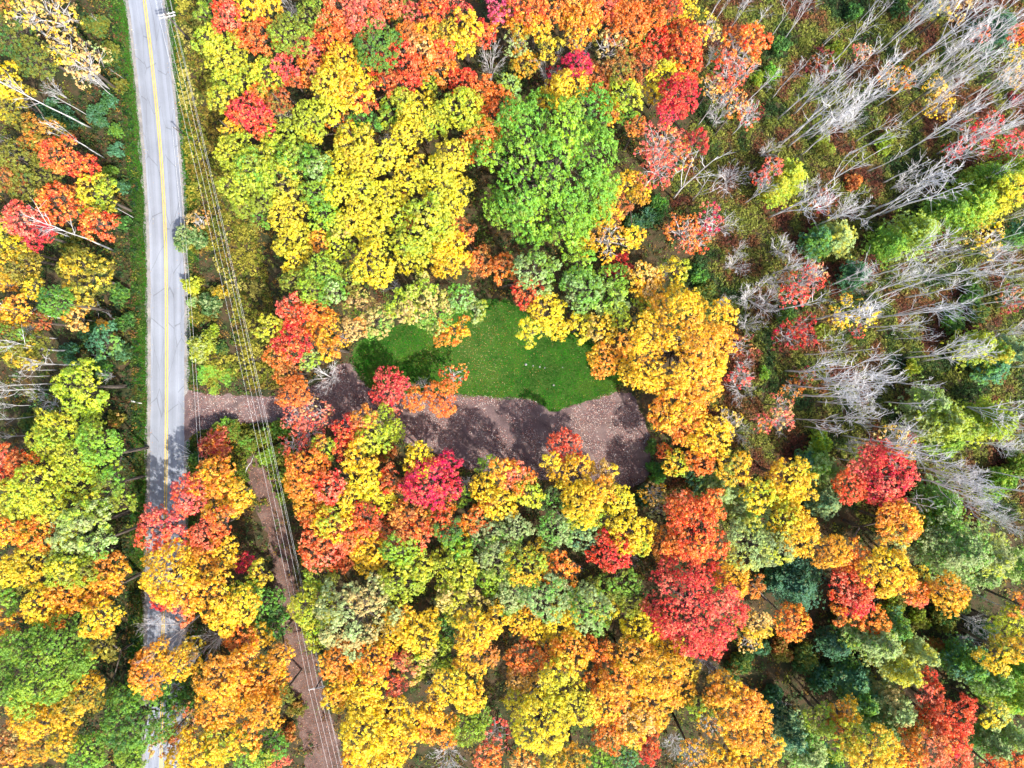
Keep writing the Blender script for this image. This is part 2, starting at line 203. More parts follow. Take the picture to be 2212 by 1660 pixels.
('d','Y','A',-4.55,-17,12.21,((0,0,10.66,2.54,'A'),),'leftmost yellow and gold tree at the edge of the gravel clearing'),
('d','A','Y',-2.23,-19.31,13.89,((0,0,12.03,3.01,'Y'),),'gold and yellow tree in the woods below the gravel clearing'),
('d','G','SG',3.71,18.08,16,((0,0,13.68,3.71,'SG'),),'green and sage tree in the woods above the golden tree'),
('d','G','YG',12.64,16.87,15.54,((-1.82,2.78,11.77,2.52,'YG'),(-1.74,-1.73,13.52,3.22,'SG'),(3.74,0.05,9.83,2.82,'YG'),),'large green and yellow green tree in the woods above the golden tree'),
('d','SG','YG',16.07,13.58,13.71,((0,0,12.01,2.76,'YG'),),'sage and yellow green tree in the woods above the golden tree'),
('d','RO','B',2.55,15.06,11.84,((0,0,10.29,2.55,'B'),),'red orange and brown tree in the woods above the golden tree'),
('d','Y','A',5.39,10.18,13.98,((0.19,1.51,10.87,3.04,'A'),(-2.14,-1.92,12.59,2.25,'LY'),(2.21,-1.05,11.1,2.02,'LY'),),'yellow and gold tree at the edge of the lawn'),
('d','LY','Y',10.84,9.35,12.97,((0,0,11.58,2.27,'Y'),),'lime and yellow tree at the edge of the lawn'),
('d','A','T',15.02,6.02,14.3,((-0.55,2.99,12.75,2.49,'T'),(0.41,-2.2,11.22,2.91,'O'),),'gold and tan tree at the edge of the lawn'),
('d','YG','LY',22.29,14.53,14.28,((-5.12,-3.56,13.04,1.99,'LY'),(-0.2,-1.06,10.79,2.03,'Y'),(4.12,3.6,11.82,2.26,'A'),),'yellow green and lime tree in the woods above the golden tree'),
('d','R','M',18.26,19.33,9,((0,0,7.61,2.35,'M'),),'scarlet and maroon tree in the woods above the golden tree'),
('d','A','T',22.02,16.39,13.08,((-0.58,0.78,11.53,2.52,'T'),(0.72,-0.96,11.34,2.27,'T'),),'gold and tan tree in the woods above the golden tree'),
('d','A','O',26.36,5.42,20,((0,0,14.65,8.46,'O'),),'huge golden orange tree right of the lawn'),
('d','O','A',27,-5.03,16.6,((-0.84,1.35,13.97,4.19,'A'),(1.39,-2.23,11.93,3.27,'A'),),'rightmost orange and gold tree in the lower woods right of centre'),
('d','A','Y',31.8,-10.44,15.17,((-0.12,1.99,12.76,3.74,'Y'),(-4.94,-2.46,10.95,2.03,'YG'),(3.59,-2.9,13.62,2.48,'OL'),),'leftmost gold and yellow tree at the foot of the dead stand'),
('d','O','RO',30.51,-12.23,14.01,((0,0,12.46,2.5,'RO'),),'orange and red orange tree at the foot of the dead stand'),
('d','RO','O',25.67,-11.24,8,((0,0,7.15,1.44,'O'),),'small red orange and orange tree in the lower woods right of centre'),
('d','RO','P',9.26,-10.52,11,((0,0,9.29,2.83,'P'),),'red orange and pink tree at the edge of the gravel clearing'),
('d','A','Y',11.84,-16,15.55,((-5.59,3.53,12.54,1.62,'Y'),(2,-1.26,13.84,2.72,'O'),),'rightmost gold and yellow tree at the edge of the gravel clearing'),
('d','Y','A',10.11,-14.89,13.4,((0,0,11.23,3.54,'A'),),'rightmost yellow and gold tree at the edge of the gravel clearing'),
('d','Y','T',13.89,-18.93,15.81,((1,4.33,11.46,2.14,'T'),(3.22,0.61,13.41,2.23,'LY'),(-2.27,-0.32,13.79,3.21,'A'),(0.47,-3.32,9.65,2.44,'YG'),),'large yellow and tan tree at the edge of the gravel clearing'),
('d','SG','G',8.63,-23.39,13.33,((-2.2,4.12,9.24,2.06,'G'),(-1.83,-0.26,11.55,2.9,'G'),(2.62,-1.63,9.89,3.07,'BG'),),'sage and green tree in the lower woods right of centre'),
('d','O','P',26.69,-23.41,11.81,((1.1,3.54,10.26,2.55,'P'),(-0.83,-2.66,9.78,2.94,'B'),),'orange and pink tree in the lower woods right of centre'),
('d','RO','O',29.96,-23.25,16,((2.34,3.5,12.31,2.5,'O'),(-0.46,-0.69,12.51,5.62,'O'),),'large red orange and orange tree in the lower right woods'),
('d','BG','DG',32.39,-15.9,7,((0,0,5.53,2.52,'DG'),),'blue green and dark green tree at the foot of the dead stand'),
('d','Y','YG',43.4,-17.83,14.79,((-3.85,0.2,13.08,2.74,'YG'),(3.74,1.22,13.3,2.36,'A'),(1.02,-1.05,10.06,2.81,'A'),),'yellow and yellow green tree at the foot of the dead stand'),
('d','A','Y',44.7,-15.13,15.21,((0,-0,13.2,3.23,'Y'),),'rightmost gold and yellow tree at the foot of the dead stand'),
('d','R','P',60.68,-15.12,14,((0.18,-0.4,10.36,5.99,'P'),(-1.56,3.46,10.76,2.03,'P'),),'large scarlet tree at the foot of the dead stand'),
('d','RO','R',55.56,-16.9,13,((0,0,11.29,2.78,'R'),),'red orange and scarlet tree at the foot of the dead stand'),
('d','A','O',62.45,-22.79,13.82,((-0.85,2.27,12.27,2.51,'O'),(1.26,-3.37,9.35,2.06,'SG'),),'rightmost gold and orange tree in the lower right woods'),
('d','RO','P',-49.14,-23.8,14.51,((-1.57,-1.15,10.22,2.93,'P'),(2.7,1.97,13.12,2.24,'B'),),'red orange and pink tree between lower road and wires'),
('d','SG','YG',-68.17,-22.77,16,((0,0,13.37,4.22,'YG'),),'sage and yellow green tree left of the lower road'),
('d','G','SG',-65.96,-25.17,15.29,((0,0,13.74,2.47,'SG'),),'green and sage tree left of the lower road'),
('d','YG','LY',-80.54,-22.32,12.45,((0,0,10.59,3.05,'LY'),),'yellow green and lime tree left of the lower road'),
('d','O','A',-78.78,-24.27,14.85,((-2.72,0.77,13.45,2.23,'A'),(1.26,-0.36,11.67,3.27,'A'),),'leftmost orange and gold tree left of the lower road'),
('d','YG','SG',-70.92,-29.14,15.78,((-0.93,1.04,11.88,3.02,'SG'),(-0.52,-0.63,14.07,2.71,'Y'),(2.44,-0.95,12.88,2.24,'OL'),),'large yellow green and sage tree left of the lower road'),
('d','Y','LY',-79.73,-29.82,13.1,((1.08,0.42,10.76,3.55,'LY'),(-1.77,-0.68,11.39,2.78,'A'),),'yellow and lime tree left of the lower road'),
('d','G','YG',-82.94,-35.37,12.37,((0,0,11.13,2.02,'YG'),),'green and yellow green tree left of the lower road'),
('d','OL','YG',-82.29,-33.34,11.53,((0,0,10.29,2.04,'YG'),),'olive and yellow green tree left of the lower road'),
('d','A','O',-66.68,-34.03,15.62,((0.69,3.1,10.7,3.3,'O'),(-1.36,0.29,11.51,3.53,'O'),(0.79,-3.1,13.45,3.47,'Y'),),'rightmost gold and orange tree left of the lower road'),
('d','A','O',-74.46,-35.07,14.06,((1.36,0.45,10.29,3.82,'O'),(-2.19,-0.73,12.2,3.01,'Y'),),'leftmost gold and orange tree left of the lower road'),
('d','O','A',-79.11,-38.4,12.76,((4.56,1.28,11.21,2.53,'A'),(-5.42,-1.52,8.97,2.32,'A'),),'rightmost orange and gold tree left of the lower road'),
('d','G','YG',-74.84,-44.73,18,((0,0,13.04,7.96,'YG'),),'huge round green tree in the bottom left corner'),
('d','OL','A',-68.19,-46.53,12.24,((0.41,3.91,10.69,2.54,'A'),(-0.6,-5.7,6.76,2.1,'DG'),),'olive and gold tree in the bottom left corner'),
('d','A','OL',-71.9,-53.57,14.63,((2.97,3.39,12.53,3,'OL'),(-0.73,1.24,12.22,3.26,'OL'),(-2.14,-3.3,9.63,2.82,'OL'),(-0.48,-4.42,13.39,1.98,'OL'),),'large gold and olive tree in the bottom left corner'),
('d','A','Y',-78.72,-56.85,15.93,((2.64,3.01,13.76,3.46,'Y'),(-0.39,5.03,13.32,1.99,'B'),(-4.82,-5.41,9.6,2.56,'B'),(0.22,-2.59,10.59,2.8,'OL'),),'large gold and yellow tree in the bottom left corner'),
('d','B','T',-83.1,-59.75,11.22,((0,0,9.51,2.82,'T'),),'brown and tan tree in the bottom left corner'),
('d','G','YG',-66.92,-61.33,12,((-3.58,-0.15,9.14,3.09,'YG'),(3.97,0.17,10.22,2.93,'YG'),),'green and yellow green tree in the bottom left corner'),
('d','G','DG',-61.85,-55.2,13,((0,0,9.9,5.12,'DG'),),'large green and dark green tree between road and wires at bottom'),
('d','DG','G',-57.3,-52.72,9,((1.26,-0.44,7.61,2.35,'G'),(-0.91,0.32,6.37,2.77,'G'),),'dark green and green tree between road and wires at bottom'),
('d','A','O',-57.35,-46.07,14,((-1.61,-1.1,11.98,3.26,'O'),(-0.85,1.74,11.53,2.4,'O'),(2.56,0.2,10.22,2.93,'Y'),),'leftmost gold and orange tree between road and wires at bottom'),
('d','OL','DG',-56.24,-54.06,9,((1.8,2.77,6.53,2.5,'DG'),(-2.59,-3.99,7.76,2.08,'B'),),'leftmost olive and dark green tree between road and wires at bottom'),
('d','B','OL',-55.78,-59.17,9,((0,0,7.61,2.35,'OL'),),'brown and olive tree between road and wires at bottom'),
('d','A','Y',-52.85,-30.33,15,((-2.03,0.03,12.13,4.64,'Y'),(-0.09,-3.45,13.06,2.74,'O'),(2.32,1.4,10.62,2.8,'O'),(4.91,2.66,9.5,2.31,'B'),),'leftmost gold and yellow tree between lower road and wires'),
('d','C','R',-59.55,-36.45,8,((0,0,6.84,1.97,'R'),),'leftmost crimson and scarlet tree between lower road and wires'),
('d','O','P',-55.08,-37.48,10,((0,0,8.53,2.46,'P'),),'orange and pink tree between lower road and wires'),
('d','A','Y',-46.14,-35.29,15.77,((-1.29,1.1,12.56,4.12,'Y'),(2.74,-0.21,13.91,2.96,'Y'),(-0.34,-2.73,13.03,2.49,'Y'),),'rightmost gold and yellow tree between lower road and wires'),
('d','YG','G',-42.78,-33.1,11.7,((-0.78,-1.28,10.23,2.42,'G'),(0.96,1.58,9.49,2.18,'A'),),'yellow green and green tree between lower road and wires'),
('d','C','R',-45.29,-30.35,8,((0,0,7.07,1.57,'R'),),'rightmost crimson and scarlet tree between lower road and wires'),
('d','A','O',-46.76,-48.61,17.5,((0.82,2.43,14.94,4.04,'O'),(-1.1,-3.24,12.72,3.49,'O'),),'second gold and orange tree from left between road and wires at bottom'),
('d','A','O',-42.06,-49.42,14.89,((-1.32,4.29,12.68,2.75,'O'),(-2.54,-1.05,10.19,3.32,'O'),(1.11,0.61,10.48,3.82,'O'),(2.24,-3.07,12.95,3.11,'O'),),'rightmost gold and orange tree between road and wires at bottom'),
('d','O','B',-42.06,-45.26,12.32,((-2.25,3.23,10.92,2.28,'B'),(3.13,-4.49,8.9,1.94,'A'),),'orange and brown tree between road and wires at bottom'),
('d','A','Y',-48.2,-58.21,17.03,((-1.26,-0.32,14.7,3.68,'Y'),(1.63,0.42,12.81,3.24,'YG'),),'large gold and yellow tree between road and wires at bottom'),
('d','O','A',-43.03,-57.22,14.5,((0,0,12.95,2.49,'A'),),'orange and gold tree between road and wires at bottom'),
('d','Y','A',-54.36,-63.04,11.99,((0,0,10.05,3.19,'A'),),'yellow and gold tree between road and wires at bottom'),
('d','G','YG',-41.4,-60.52,14.01,((-1.45,-0.29,12.77,2,'YG'),(0.71,0.14,8.29,2.85,'DG'),),'green and yellow green tree between road and wires at bottom'),
('d','DG','G',-41.53,-38.34,9,((-0.37,1.17,7.06,3.28,'G'),(0.7,-2.21,5.61,2.39,'G'),),'dark green and green tree between lower road and wires'),
('d','A','OL',-39.57,-42.66,14.42,((-2.35,1.02,9.2,2.32,'OL'),(2.52,-1.09,13.02,2.24,'B'),),'gold and olive tree between road and wires at bottom'),
('d','OL','DG',-37.88,-51.34,11.52,((0,0,10.51,1.65,'DG'),),'rightmost olive and dark green tree between road and wires at bottom'),
('d','P','RO',-39.63,-63.39,9,((0,0,7.99,1.69,'RO'),),'small pink and red orange tree between road and wires at bottom'),
('d','YG','G',-41.53,-61.64,11.53,((0,0,10.29,2.04,'G'),),'yellow green and green tree between road and wires at bottom'),
('d','Y','YG',-29.11,-22.55,13.68,((0,0,11.97,2.76,'YG'),),'yellow and yellow green tree right of the trail below the driveway'),
('d','RO','M',-23.62,-23.67,15.1,((0.36,2.42,13.55,2.48,'M'),(-2.74,-0.89,10.83,3.04,'P'),(2.93,-0.83,9.94,2.81,'B'),),'large red orange and maroon tree right of the trail below the driveway'),
('d','B','O',-16.51,-21.99,14.3,((0,0,12.29,3.26,'O'),),'brown and orange tree in the woods below the gravel clearing'),
('d','RO','P',-31.1,-27.03,13.29,((0,-0,11.12,3.54,'P'),),'leftmost red orange and pink tree right of the trail below the driveway'),
('d','B','RO',-28.2,-28.18,10.99,((0,0,9.52,2.44,'RO'),),'brown and red orange tree right of the trail below the driveway'),
('d','A','Y',-23.79,-27.68,12.55,((0.16,0.76,10.53,3.31,'Y'),(-0.46,-2.23,8.79,1.94,'Y'),),'gold and yellow tree right of the trail below the driveway'),
('d','YG','OL',-31.55,-31.27,12.18,((0,-0,10.4,2.93,'OL'),),'yellow green and olive tree right of the trail below the driveway'),
('d','LY','YG',-31.98,-37.83,14.02,((0.03,1.37,11.7,3.78,'YG'),(-0.07,-3.35,10.45,2.42,'YG'),),'lime and yellow green tree right of the trail near the bottom'),
('d','SG','T',-24.77,-36.64,17,((0,0,13.43,5.7,'T'),),'large round sage green tree right of the trail'),
('d','YG','G',-17.76,-30.04,14.67,((-0.39,3.45,12.97,2.74,'G'),(0.18,-1.6,11.81,4.02,'LY'),),'large yellow green and green tree in the woods below the gravel clearing'),
('d','LY','YG',-15.61,-28.96,13.05,((0,0,11.5,2.52,'YG'),),'lime and yellow green tree in the woods below the gravel clearing'),
('d','YG','LY',-8.11,-30.16,13.38,((-1.24,-0.43,11.05,3.8,'LY'),(-1.01,3.3,10.77,2.54,'G'),(4.52,-2.8,8.97,2.32,'G'),),'large yellow green and lime tree in the woods below the gravel clearing'),
('d','LY','T',-8.31,-35.54,13.73,((0,0,11.4,3.79,'T'),),'lime and tan tree along the bottom edge at centre'),
('d','SG','G',-2.44,-25.59,14.42,((-1.62,1.12,10.05,3.58,'G'),(2.94,2.17,12.62,2.5,'G'),(0.22,-2.63,12.41,3.25,'YG'),),'leftmost sage and green tree in the woods below the gravel clearing'),
('d','SG','G',2.63,-34.02,16.82,((-3.37,-1.44,10.01,2.56,'G'),(-1.87,0.52,11.49,2.65,'G'),(2.77,0.45,14.58,3.56,'G'),),'rightmost sage and green tree in the woods below the gravel clearing'),
('d','A','Y',-19.57,-39.83,14.21,((-0.88,-1.58,9.83,2.82,'Y'),(1.39,2.48,12.81,2.24,'OL'),),'rightmost gold and yellow tree right of the trail near the bottom'),
('d','Y','A',-14.65,-40.01,13.85,((-0.42,-0.43,11.83,3.27,'A'),(1.24,1.27,10.93,1.9,'OL'),),'leftmost yellow and gold tree along the bottom edge at centre'),
('d','DG','G',-11.28,-43.3,10,((-0.07,1.97,8.61,2.33,'G'),(0.12,-3.22,7.92,1.82,'G'),),'dark green and green tree along the bottom edge at centre'),
('d','A','Y',-5.83,-41.16,16.53,((-0.05,2.06,14.21,3.69,'Y'),(0.06,-2.62,11.65,3.27,'B'),),'third gold and yellow tree from left along the bottom edge at centre'),
('d','Y','A',-3.01,-38.35,12.71,((0,0,11.31,2.27,'A'),),'rightmost yellow and gold tree along the bottom edge at centre'),
('d','A','O',-27.78,-44.39,15.45,((0,0,13.28,3.48,'O'),),'gold and orange tree right of the trail near the bottom'),
('d','O','A',-22.33,-43.67,16.49,((0,0,14.48,3.19,'A'),),'orange and gold tree right of the trail near the bottom'),
('d','A','Y',-25.27,-49.83,15.02,((-1.26,0.81,11.18,3.04,'Y'),(1.97,1.73,13.31,2.73,'Y'),(1.39,-1.67,12.93,2.99,'Y'),(-3.38,-1.18,11.82,2.14,'O'),),'leftmost gold and yellow tree right of the trail near the bottom'),
('d','YG','P',-14.7,-45.14,12.59,((-1.98,-0.9,11.04,2.53,'P'),(1.8,0.81,10.88,2.66,'T'),),'yellow green and pink tree along the bottom edge at centre'),
('d','P','RO',-18.82,-48.55,10.52,((0.73,2.53,8.53,1.6,'RO'),(-0.44,-1.54,9.28,2.06,'RO'),),'pink and red orange tree along the bottom edge at centre'),
('d','Y','A',-20.62,-54.49,12.49,((-0,-0,10.32,3.57,'A'),),'yellow and gold tree right of the trail near the bottom'),
('d','A','Y',-22.27,-58.82,16.46,((-1.39,3.11,13.98,3.95,'Y'),(-3.79,-3.29,9.89,2.05,'O'),(2.71,0.63,10.54,3.31,'Y'),(0.48,-2.53,10.83,4.06,'Y'),),'second gold and yellow tree from left right of the trail near the bottom'),
('d','A','Y',-8.49,-49.06,15.81,((-0.87,0.67,13.8,3.21,'Y'),(1.8,-1.39,13.06,2.24,'Y'),),'second gold and yellow tree from left along the bottom edge at centre'),
('d','A','Y',-13.39,-54.68,14.24,((0.17,3,12.54,2.75,'Y'),(-2.09,-1.21,10.56,2.67,'Y'),(1.25,-1.29,10.92,3.3,'O'),),'leftmost gold and yellow tree along the bottom edge at centre'),
('d','YG','OL',-7.32,-56.16,13,((0,0,11.06,3.16,'OL'),),'yellow green and olive tree along the bottom edge at centre'),
('d','G','OL',-5.36,-55.04,11,((0,0,9.68,2.18,'OL'),),'green and olive tree along the bottom edge at centre'),
('d','O','P',-0.92,-62.57,11.87,((-3.19,0.03,8.61,2.33,'P'),(2.96,-0.03,10.4,2.42,'T'),),'orange and pink tree along the bottom edge at centre'),
('d','YG','Y',10.89,-21.72,12.48,((0,0,11.09,2.28,'Y'),),'yellow green and yellow tree in the lower woods right of centre'),
('d','RO','R',15.96,-27.57,13,((0,0,10.98,3.29,'R'),),'red orange and scarlet tree in the lower woods right of centre'),
('d','Y','A',19.44,-24.58,13.09,((-0.42,0.54,10.85,3.68,'A'),(1.37,-1.76,10.8,2.03,'YG'),),'yellow and gold tree in the lower woods right of centre'),
('d','SG','LY',39.65,-25.6,16.2,((-1.31,-0.67,12.21,4.51,'LY'),(0.6,2.72,10.36,2.55,'G'),(2.4,-0.43,14.27,3.08,'LY'),),'large sage and lime tree in the lower right woods'),
('d','A','YG',2.22,-29,16.07,((0,0,14.21,2.95,'YG'),),'gold and yellow green tree in the woods below the gravel clearing'),
('d','O','A',7.79,-30.35,13.65,((0,0,11.95,2.76,'A'),),'leftmost orange and gold tree in the lower woods right of centre'),
('d','OL','A',4.6,-27.31,11.26,((0,0,9.94,2.17,'A'),),'olive and gold tree in the woods below the gravel clearing'),
('d','SG','G',11.78,-35.63,16.97,((0.23,-0.35,14.73,3.55,'G'),(-0.79,1.19,10.04,1.92,'YG'),),'sage and green tree along the bottom edge right of centre'),
('d','LY','Y',8.92,-36.88,11.61,((0,0,10.37,2.04,'Y'),),'rightmost lime and yellow tree along the bottom edge right of centre'),
('d','YG','Y',16.22,-36.23,11.99,((-0.75,-1.1,9,2.45,'Y'),(-3.19,2.82,10.05,1.53,'OL'),(3.32,-0,10.83,1.9,'OL'),),'yellow green and yellow tree along the bottom edge right of centre'),
('d','G','OL',17.53,-32.95,11,((0,0,8.98,3.35,'OL'),),'green and olive tree in the lower woods right of centre'),
('d','R','P',29.29,-36.25,17,((0,0,12.35,7.51,'P'),),'huge scarlet and pink tree in the lower right'),
('d','R','P',25.84,-28.32,12,((0,0,10.99,1.65,'P'),),'small scarlet and pink tree in the lower woods right of centre'),
('d','R','P',32.73,-43.33,12,((0,0,10.84,1.9,'P'),),'small scarlet and pink tree along the bottom edge at right'),
('d','A','O',37.8,-35.43,13.63,((-2.09,3.79,11.84,2.89,'O'),(2.22,-4.03,10.28,2.8,'T'),),'leftmost gold and orange tree in the lower right woods'),
('d','O','B',44.88,-38.01,12.32,((-5.39,5.15,11.08,2.03,'B'),(2.24,-2.14,7.14,3.14,'A'),),'orange and brown tree in the lower right woods'),
('d','A','Y',4.91,-43.15,14.07,((-3.12,3.92,9.45,2.95,'Y'),(-0.82,2.03,9.93,2.05,'Y'),(-3.38,-4.94,9.75,2.82,'T'),(4.64,-0.28,11.9,3.52,'O'),),'rightmost gold and yellow tree along the bottom edge at centre'),
('d','Y','A',7.94,-40.16,11.6,((0,0,9.74,3.07,'A'),),'leftmost yellow and gold tree along the bottom edge right of centre'),
('d','Y','A',22.89,-41.25,12.63,((-1.23,1.29,10.31,3.82,'A'),(2.52,-2.65,10.67,2.67,'A'),),'rightmost yellow and gold tree along the bottom edge right of centre'),
('d','O','B',3.75,-44.62,12.71,((-1.46,-0.14,10.44,2.8,'B'),(2.81,0.27,11.47,2.02,'A'),),'orange and brown tree along the bottom edge at centre'),
('d','O','B',14.23,-45.12,13.13,((0.41,1.51,11.42,2.27,'B'),(-0.68,-2.52,12.04,1.76,'B'),),'orange and brown tree along the bottom edge right of centre'),
('d','A','O',18.33,-45.79,15.77,((1.06,2.09,13.14,3.48,'O'),(-0.99,-1.97,13.53,3.59,'O'),),'leftmost gold and orange tree along the bottom edge right of centre'),
('d','A','O',24.24,-49.24,16.93,((-0.67,3.14,14.53,3.81,'O'),(3.05,-0.74,11.3,2.91,'O'),(-1.29,-3.15,11.55,3.53,'O'),),'rightmost gold and orange tree along the bottom edge right of centre'),
('d','LY','Y',7.31,-49.83,16.13,((0.36,2.38,13.68,3.71,'Y'),(3.52,-1.79,14.27,2.95,'Y'),(-6.03,-2.9,9.71,2.43,'Y'),),'leftmost lime and yellow tree along the bottom edge right of centre'),
('d','Y','LY',4.68,-54.19,17,((0,0,14.05,4.68,'LY'),),'large yellow and lime tree along the bottom edge at centre'),
('d','O','A',15.66,-53.38,15.25,((-0.26,2.27,13.24,3.23,'A'),(0.36,-3.12,12.41,2.75,'B'),),'orange and gold tree along the bottom edge right of centre'),
('d','A','T',19.33,-54.9,12.92,((0,0,10.52,3.94,'T'),),'gold and tan tree along the bottom edge right of centre'),
('d','A','O',35.97,-50.84,16.81,((-2.75,1.81,13.44,2.85,'O'),(-0.35,0.3,14.48,3.68,'O'),(3.02,-2.08,12.55,3,'O'),),'leftmost gold and orange tree along the bottom edge at right'),
('d','A','O',37.63,-59.54,15.3,((-0.4,3.49,13.28,3.23,'O'),(4.36,1.07,12.45,1.88,'O'),(0.99,-2.16,10.65,3.56,'Y'),(-3.4,-1.83,11.72,2.64,'O'),),'second gold and orange tree from left along the bottom edge at right'),
('d','OL','A',29.55,-49.56,14.1,((-0.69,3.03,11.08,2.03,'A'),(0.63,-2.76,12.78,2.12,'YG'),),'olive and gold tree along the bottom edge at right'),
('d','RO','M',22.61,-60.72,10,((-0.13,0.8,8.68,2.2,'M'),(0.25,-1.59,8.07,1.56,'M'),),'red orange and maroon tree along the bottom edge right of centre'),
('d','G','BG',16.75,-62.08,11,((1.26,0.38,9.22,2.96,'BG'),(-2.28,-0.68,8.68,2.2,'YG'),),'green and blue green tree along the bottom edge right of centre'),
('d','A','OL',9.97,-60.51,14.32,((0,0,12.85,2.37,'OL'),),'gold and olive tree along the bottom edge right of centre'),
('d','OL','A',6.74,-61.13,13.87,((0,0,12.63,2,'A'),),'olive and gold tree along the bottom edge right of centre'),
('d','A','LY',46.69,-24.27,15.87,((-2.37,1.9,12.89,3.61,'LY'),(-0.81,-0.11,13.94,3.09,'Y'),(4.69,-2.88,12.71,2.87,'O'),),'large gold and lime tree in the lower right woods'),
('d','O','A',59.51,-24.4,15.67,((2.2,2.13,13.42,3.6,'A'),(-3.98,-3.84,10.31,2.68,'A'),),'orange and gold tree in the lower right woods'),
('d','RO','P',55.59,-34.54,12.86,((0.12,1.5,10.46,3.95,'P'),(-0.29,-3.57,9.74,2.56,'O'),),'red orange and pink tree in the lower right woods'),
('d','R','P',56.61,-35.76,12.19,((0,0,10.72,2.41,'P'),),'scarlet and pink tree in the lower right woods'),
('d','O','RO',62.35,-36.97,13.91,((-2.26,-2.29,9.38,2.31,'RO'),(3.02,3.07,12.67,2,'P'),),'orange and red orange tree in the lower right woods by the edge'),
('d','A','Y',61.4,-30.85,15.39,((-0.69,0.78,12.99,3.86,'Y'),(1.48,-1.68,12.22,2.63,'O'),),'large gold and yellow tree in the lower right woods by the edge'),
('d','Y','OL',66.28,-31.46,12.72,((0,0,11.56,1.89,'OL'),),'small yellow and olive tree in the lower right woods by the edge'),
('d','A','O',69.69,-33.69,15.6,((0,0,13.36,3.6,'O'),),'gold and orange tree in the lower right woods by the edge'),
('d','RO','R',70.34,-53.51,14.69,((-1.07,4.87,9.07,1.55,'R'),(-1.73,2.21,10.61,2.29,'P'),(1.17,-0.47,12.44,3.63,'R'),(-0.58,-2.58,9.12,2.58,'O'),),'large red orange and scarlet tree in the bottom right corner'),
('d','R','RO',71.13,-56.68,14.67,((0,0,13.04,2.61,'RO'),),'scarlet and red orange tree in the bottom right corner'),
('d','O','P',66.49,-58.62,15.55,((0.9,0.66,13.46,3.35,'P'),(-0.95,-3.11,11.07,2.03,'A'),(-1.73,1.47,11.12,1.9,'OL'),),'orange and pink tree in the bottom right corner'),
('d','RO','P',71.17,-60.4,14.38,((0,0,12.59,2.87,'P'),),'red orange and pink tree in the bottom right corner'),
('d','A','O',57.77,-58.14,16.62,((-2.52,3.69,9.31,2.44,'O'),(-0.85,0.26,14.07,4.07,'YG'),(4.08,-3.68,10.42,2.67,'Y'),),'rightmost gold and orange tree along the bottom edge at right'),
('d','O','T',54.31,-56.6,10.44,((0,0,9.13,2.19,'T'),),'orange and tan tree along the bottom edge at right'),
('d','YG','OL',52.67,-56.69,14.53,((-2.07,1.51,9.93,2.05,'OL'),(1.15,-0.84,12.82,2.74,'Y'),),'yellow green and olive tree along the bottom edge at right'),
('d','YG','Y',82.24,-40.32,12.76,((0,0,10.75,3.3,'Y'),),'yellow green and yellow tree in the lower right woods by the edge'),
('d','Y','OL',79.22,-43.2,14.77,((-1.17,-0.4,12.76,2.62,'OL'),(1.81,0.61,13.45,2.11,'A'),),'yellow and olive tree in the bottom right corner'),
('d','A','RO',83.3,-36.17,12.27,((0,0,11.03,2.03,'RO'),),'gold and red orange tree in the lower right woods by the edge'),
('d','Y','SG',79.21,-54.3,12.11,((0,0,10.72,2.29,'SG'),),'yellow and sage tree in the bottom right corner'),
('d','RO','O',82.92,-62.35,12.01,((0,0,10.85,1.9,'O'),),'small red orange and orange tree in the bottom right corner'),
('d','O','RO',78.19,-62.32,12.99,((0,0,11.83,1.89,'RO'),),'small orange and red orange tree in the bottom right corner'),
('s','T','Y',-78.06,59.45,14.71,((0,0,13.06,2.74,'Y'),),'leftmost tan and yellow thin-leaved tree in the top left corner'),
('s','T','Y',-73.22,58.61,15.49,((0,0,13.24,3.73,'Y'),),'rightmost tan and yellow thin-leaved tree in the top left corner'),
('s','Y','T',-72.48,54.27,14.11,((0,0,12.46,2.75,'T'),),'yellow and tan thin-leaved tree in the top left corner'),
('s','T','SG',-70.09,52.35,12.9,((0,0,10.65,3.81,'SG'),),'tan and sage thin-leaved tree in the top left corner'),
('b','G','DG',-70.71,45,6,((0,0,0,1.57,'DG'),),'small green and dark green leafy shrub in the top left corner'),
('b','BG','DG',-70.45,41.38,5,((0,0,0,1.58,'DG'),),'small blue green and dark green leafy shrub left of the upper road'),
('b','BG','DG',-73.45,47.64,5,((0,0,0,2.18,'DG'),),'blue green and dark green leafy shrub in the top left corner'),
('b','DG','BG',-69.63,35.12,5,((0,0,0,1.63,'BG'),),'small dark green and blue green leafy shrub left of the upper road'),
('b','G','OL',-71.54,37.57,5,((0,0,0,1.63,'OL'),),'small green and olive leafy shrub left of the upper road'),
('b','DG','BG',-78.89,47.09,5,((0,-0,0,2.45,'BG'),),'second dark green and blue green leafy shrub from left in the top left corner'),
('b','DG','BG',-82.16,48.73,5,((0,0,0,2.45,'BG'),),'leftmost dark green and blue green leafy shrub in the top left corner'),
('b','OL','DG',-73.99,63.7,5,((0,0,0,2.45,'DG'),),'leftmost olive and dark green leafy shrub in the top left corner'),
('b','OL','DG',-71.56,59.04,4,((0,-0,0,2.19,'DG'),),'second olive and dark green leafy shrub from left in the top left corner'),
('b','OL','DG',-70.2,52.97,3,((0,0,0,1.65,'DG'),),'rightmost olive and dark green leafy shrub in the top left corner'),
('b','DG','BG',-71.83,50.57,4,((0,0,0,1.91,'BG'),),'rightmost dark green and blue green leafy shrub in the top left corner'),
('b','OL','DG',-78.89,25.32,5,((0,0,0,2.45,'DG'),),'olive and dark green leafy shrub left of the upper road'),
('b','DG','G',-69.11,28.54,3,((0,0,0,1.65,'G'),),'small dark green and green leafy shrub left of the upper road'),
('b','SG','DG',-57.11,25.59,5,((0,0,0,2.99,'DG'),),'sage and dark green leafy shrub between upper road and wires'),
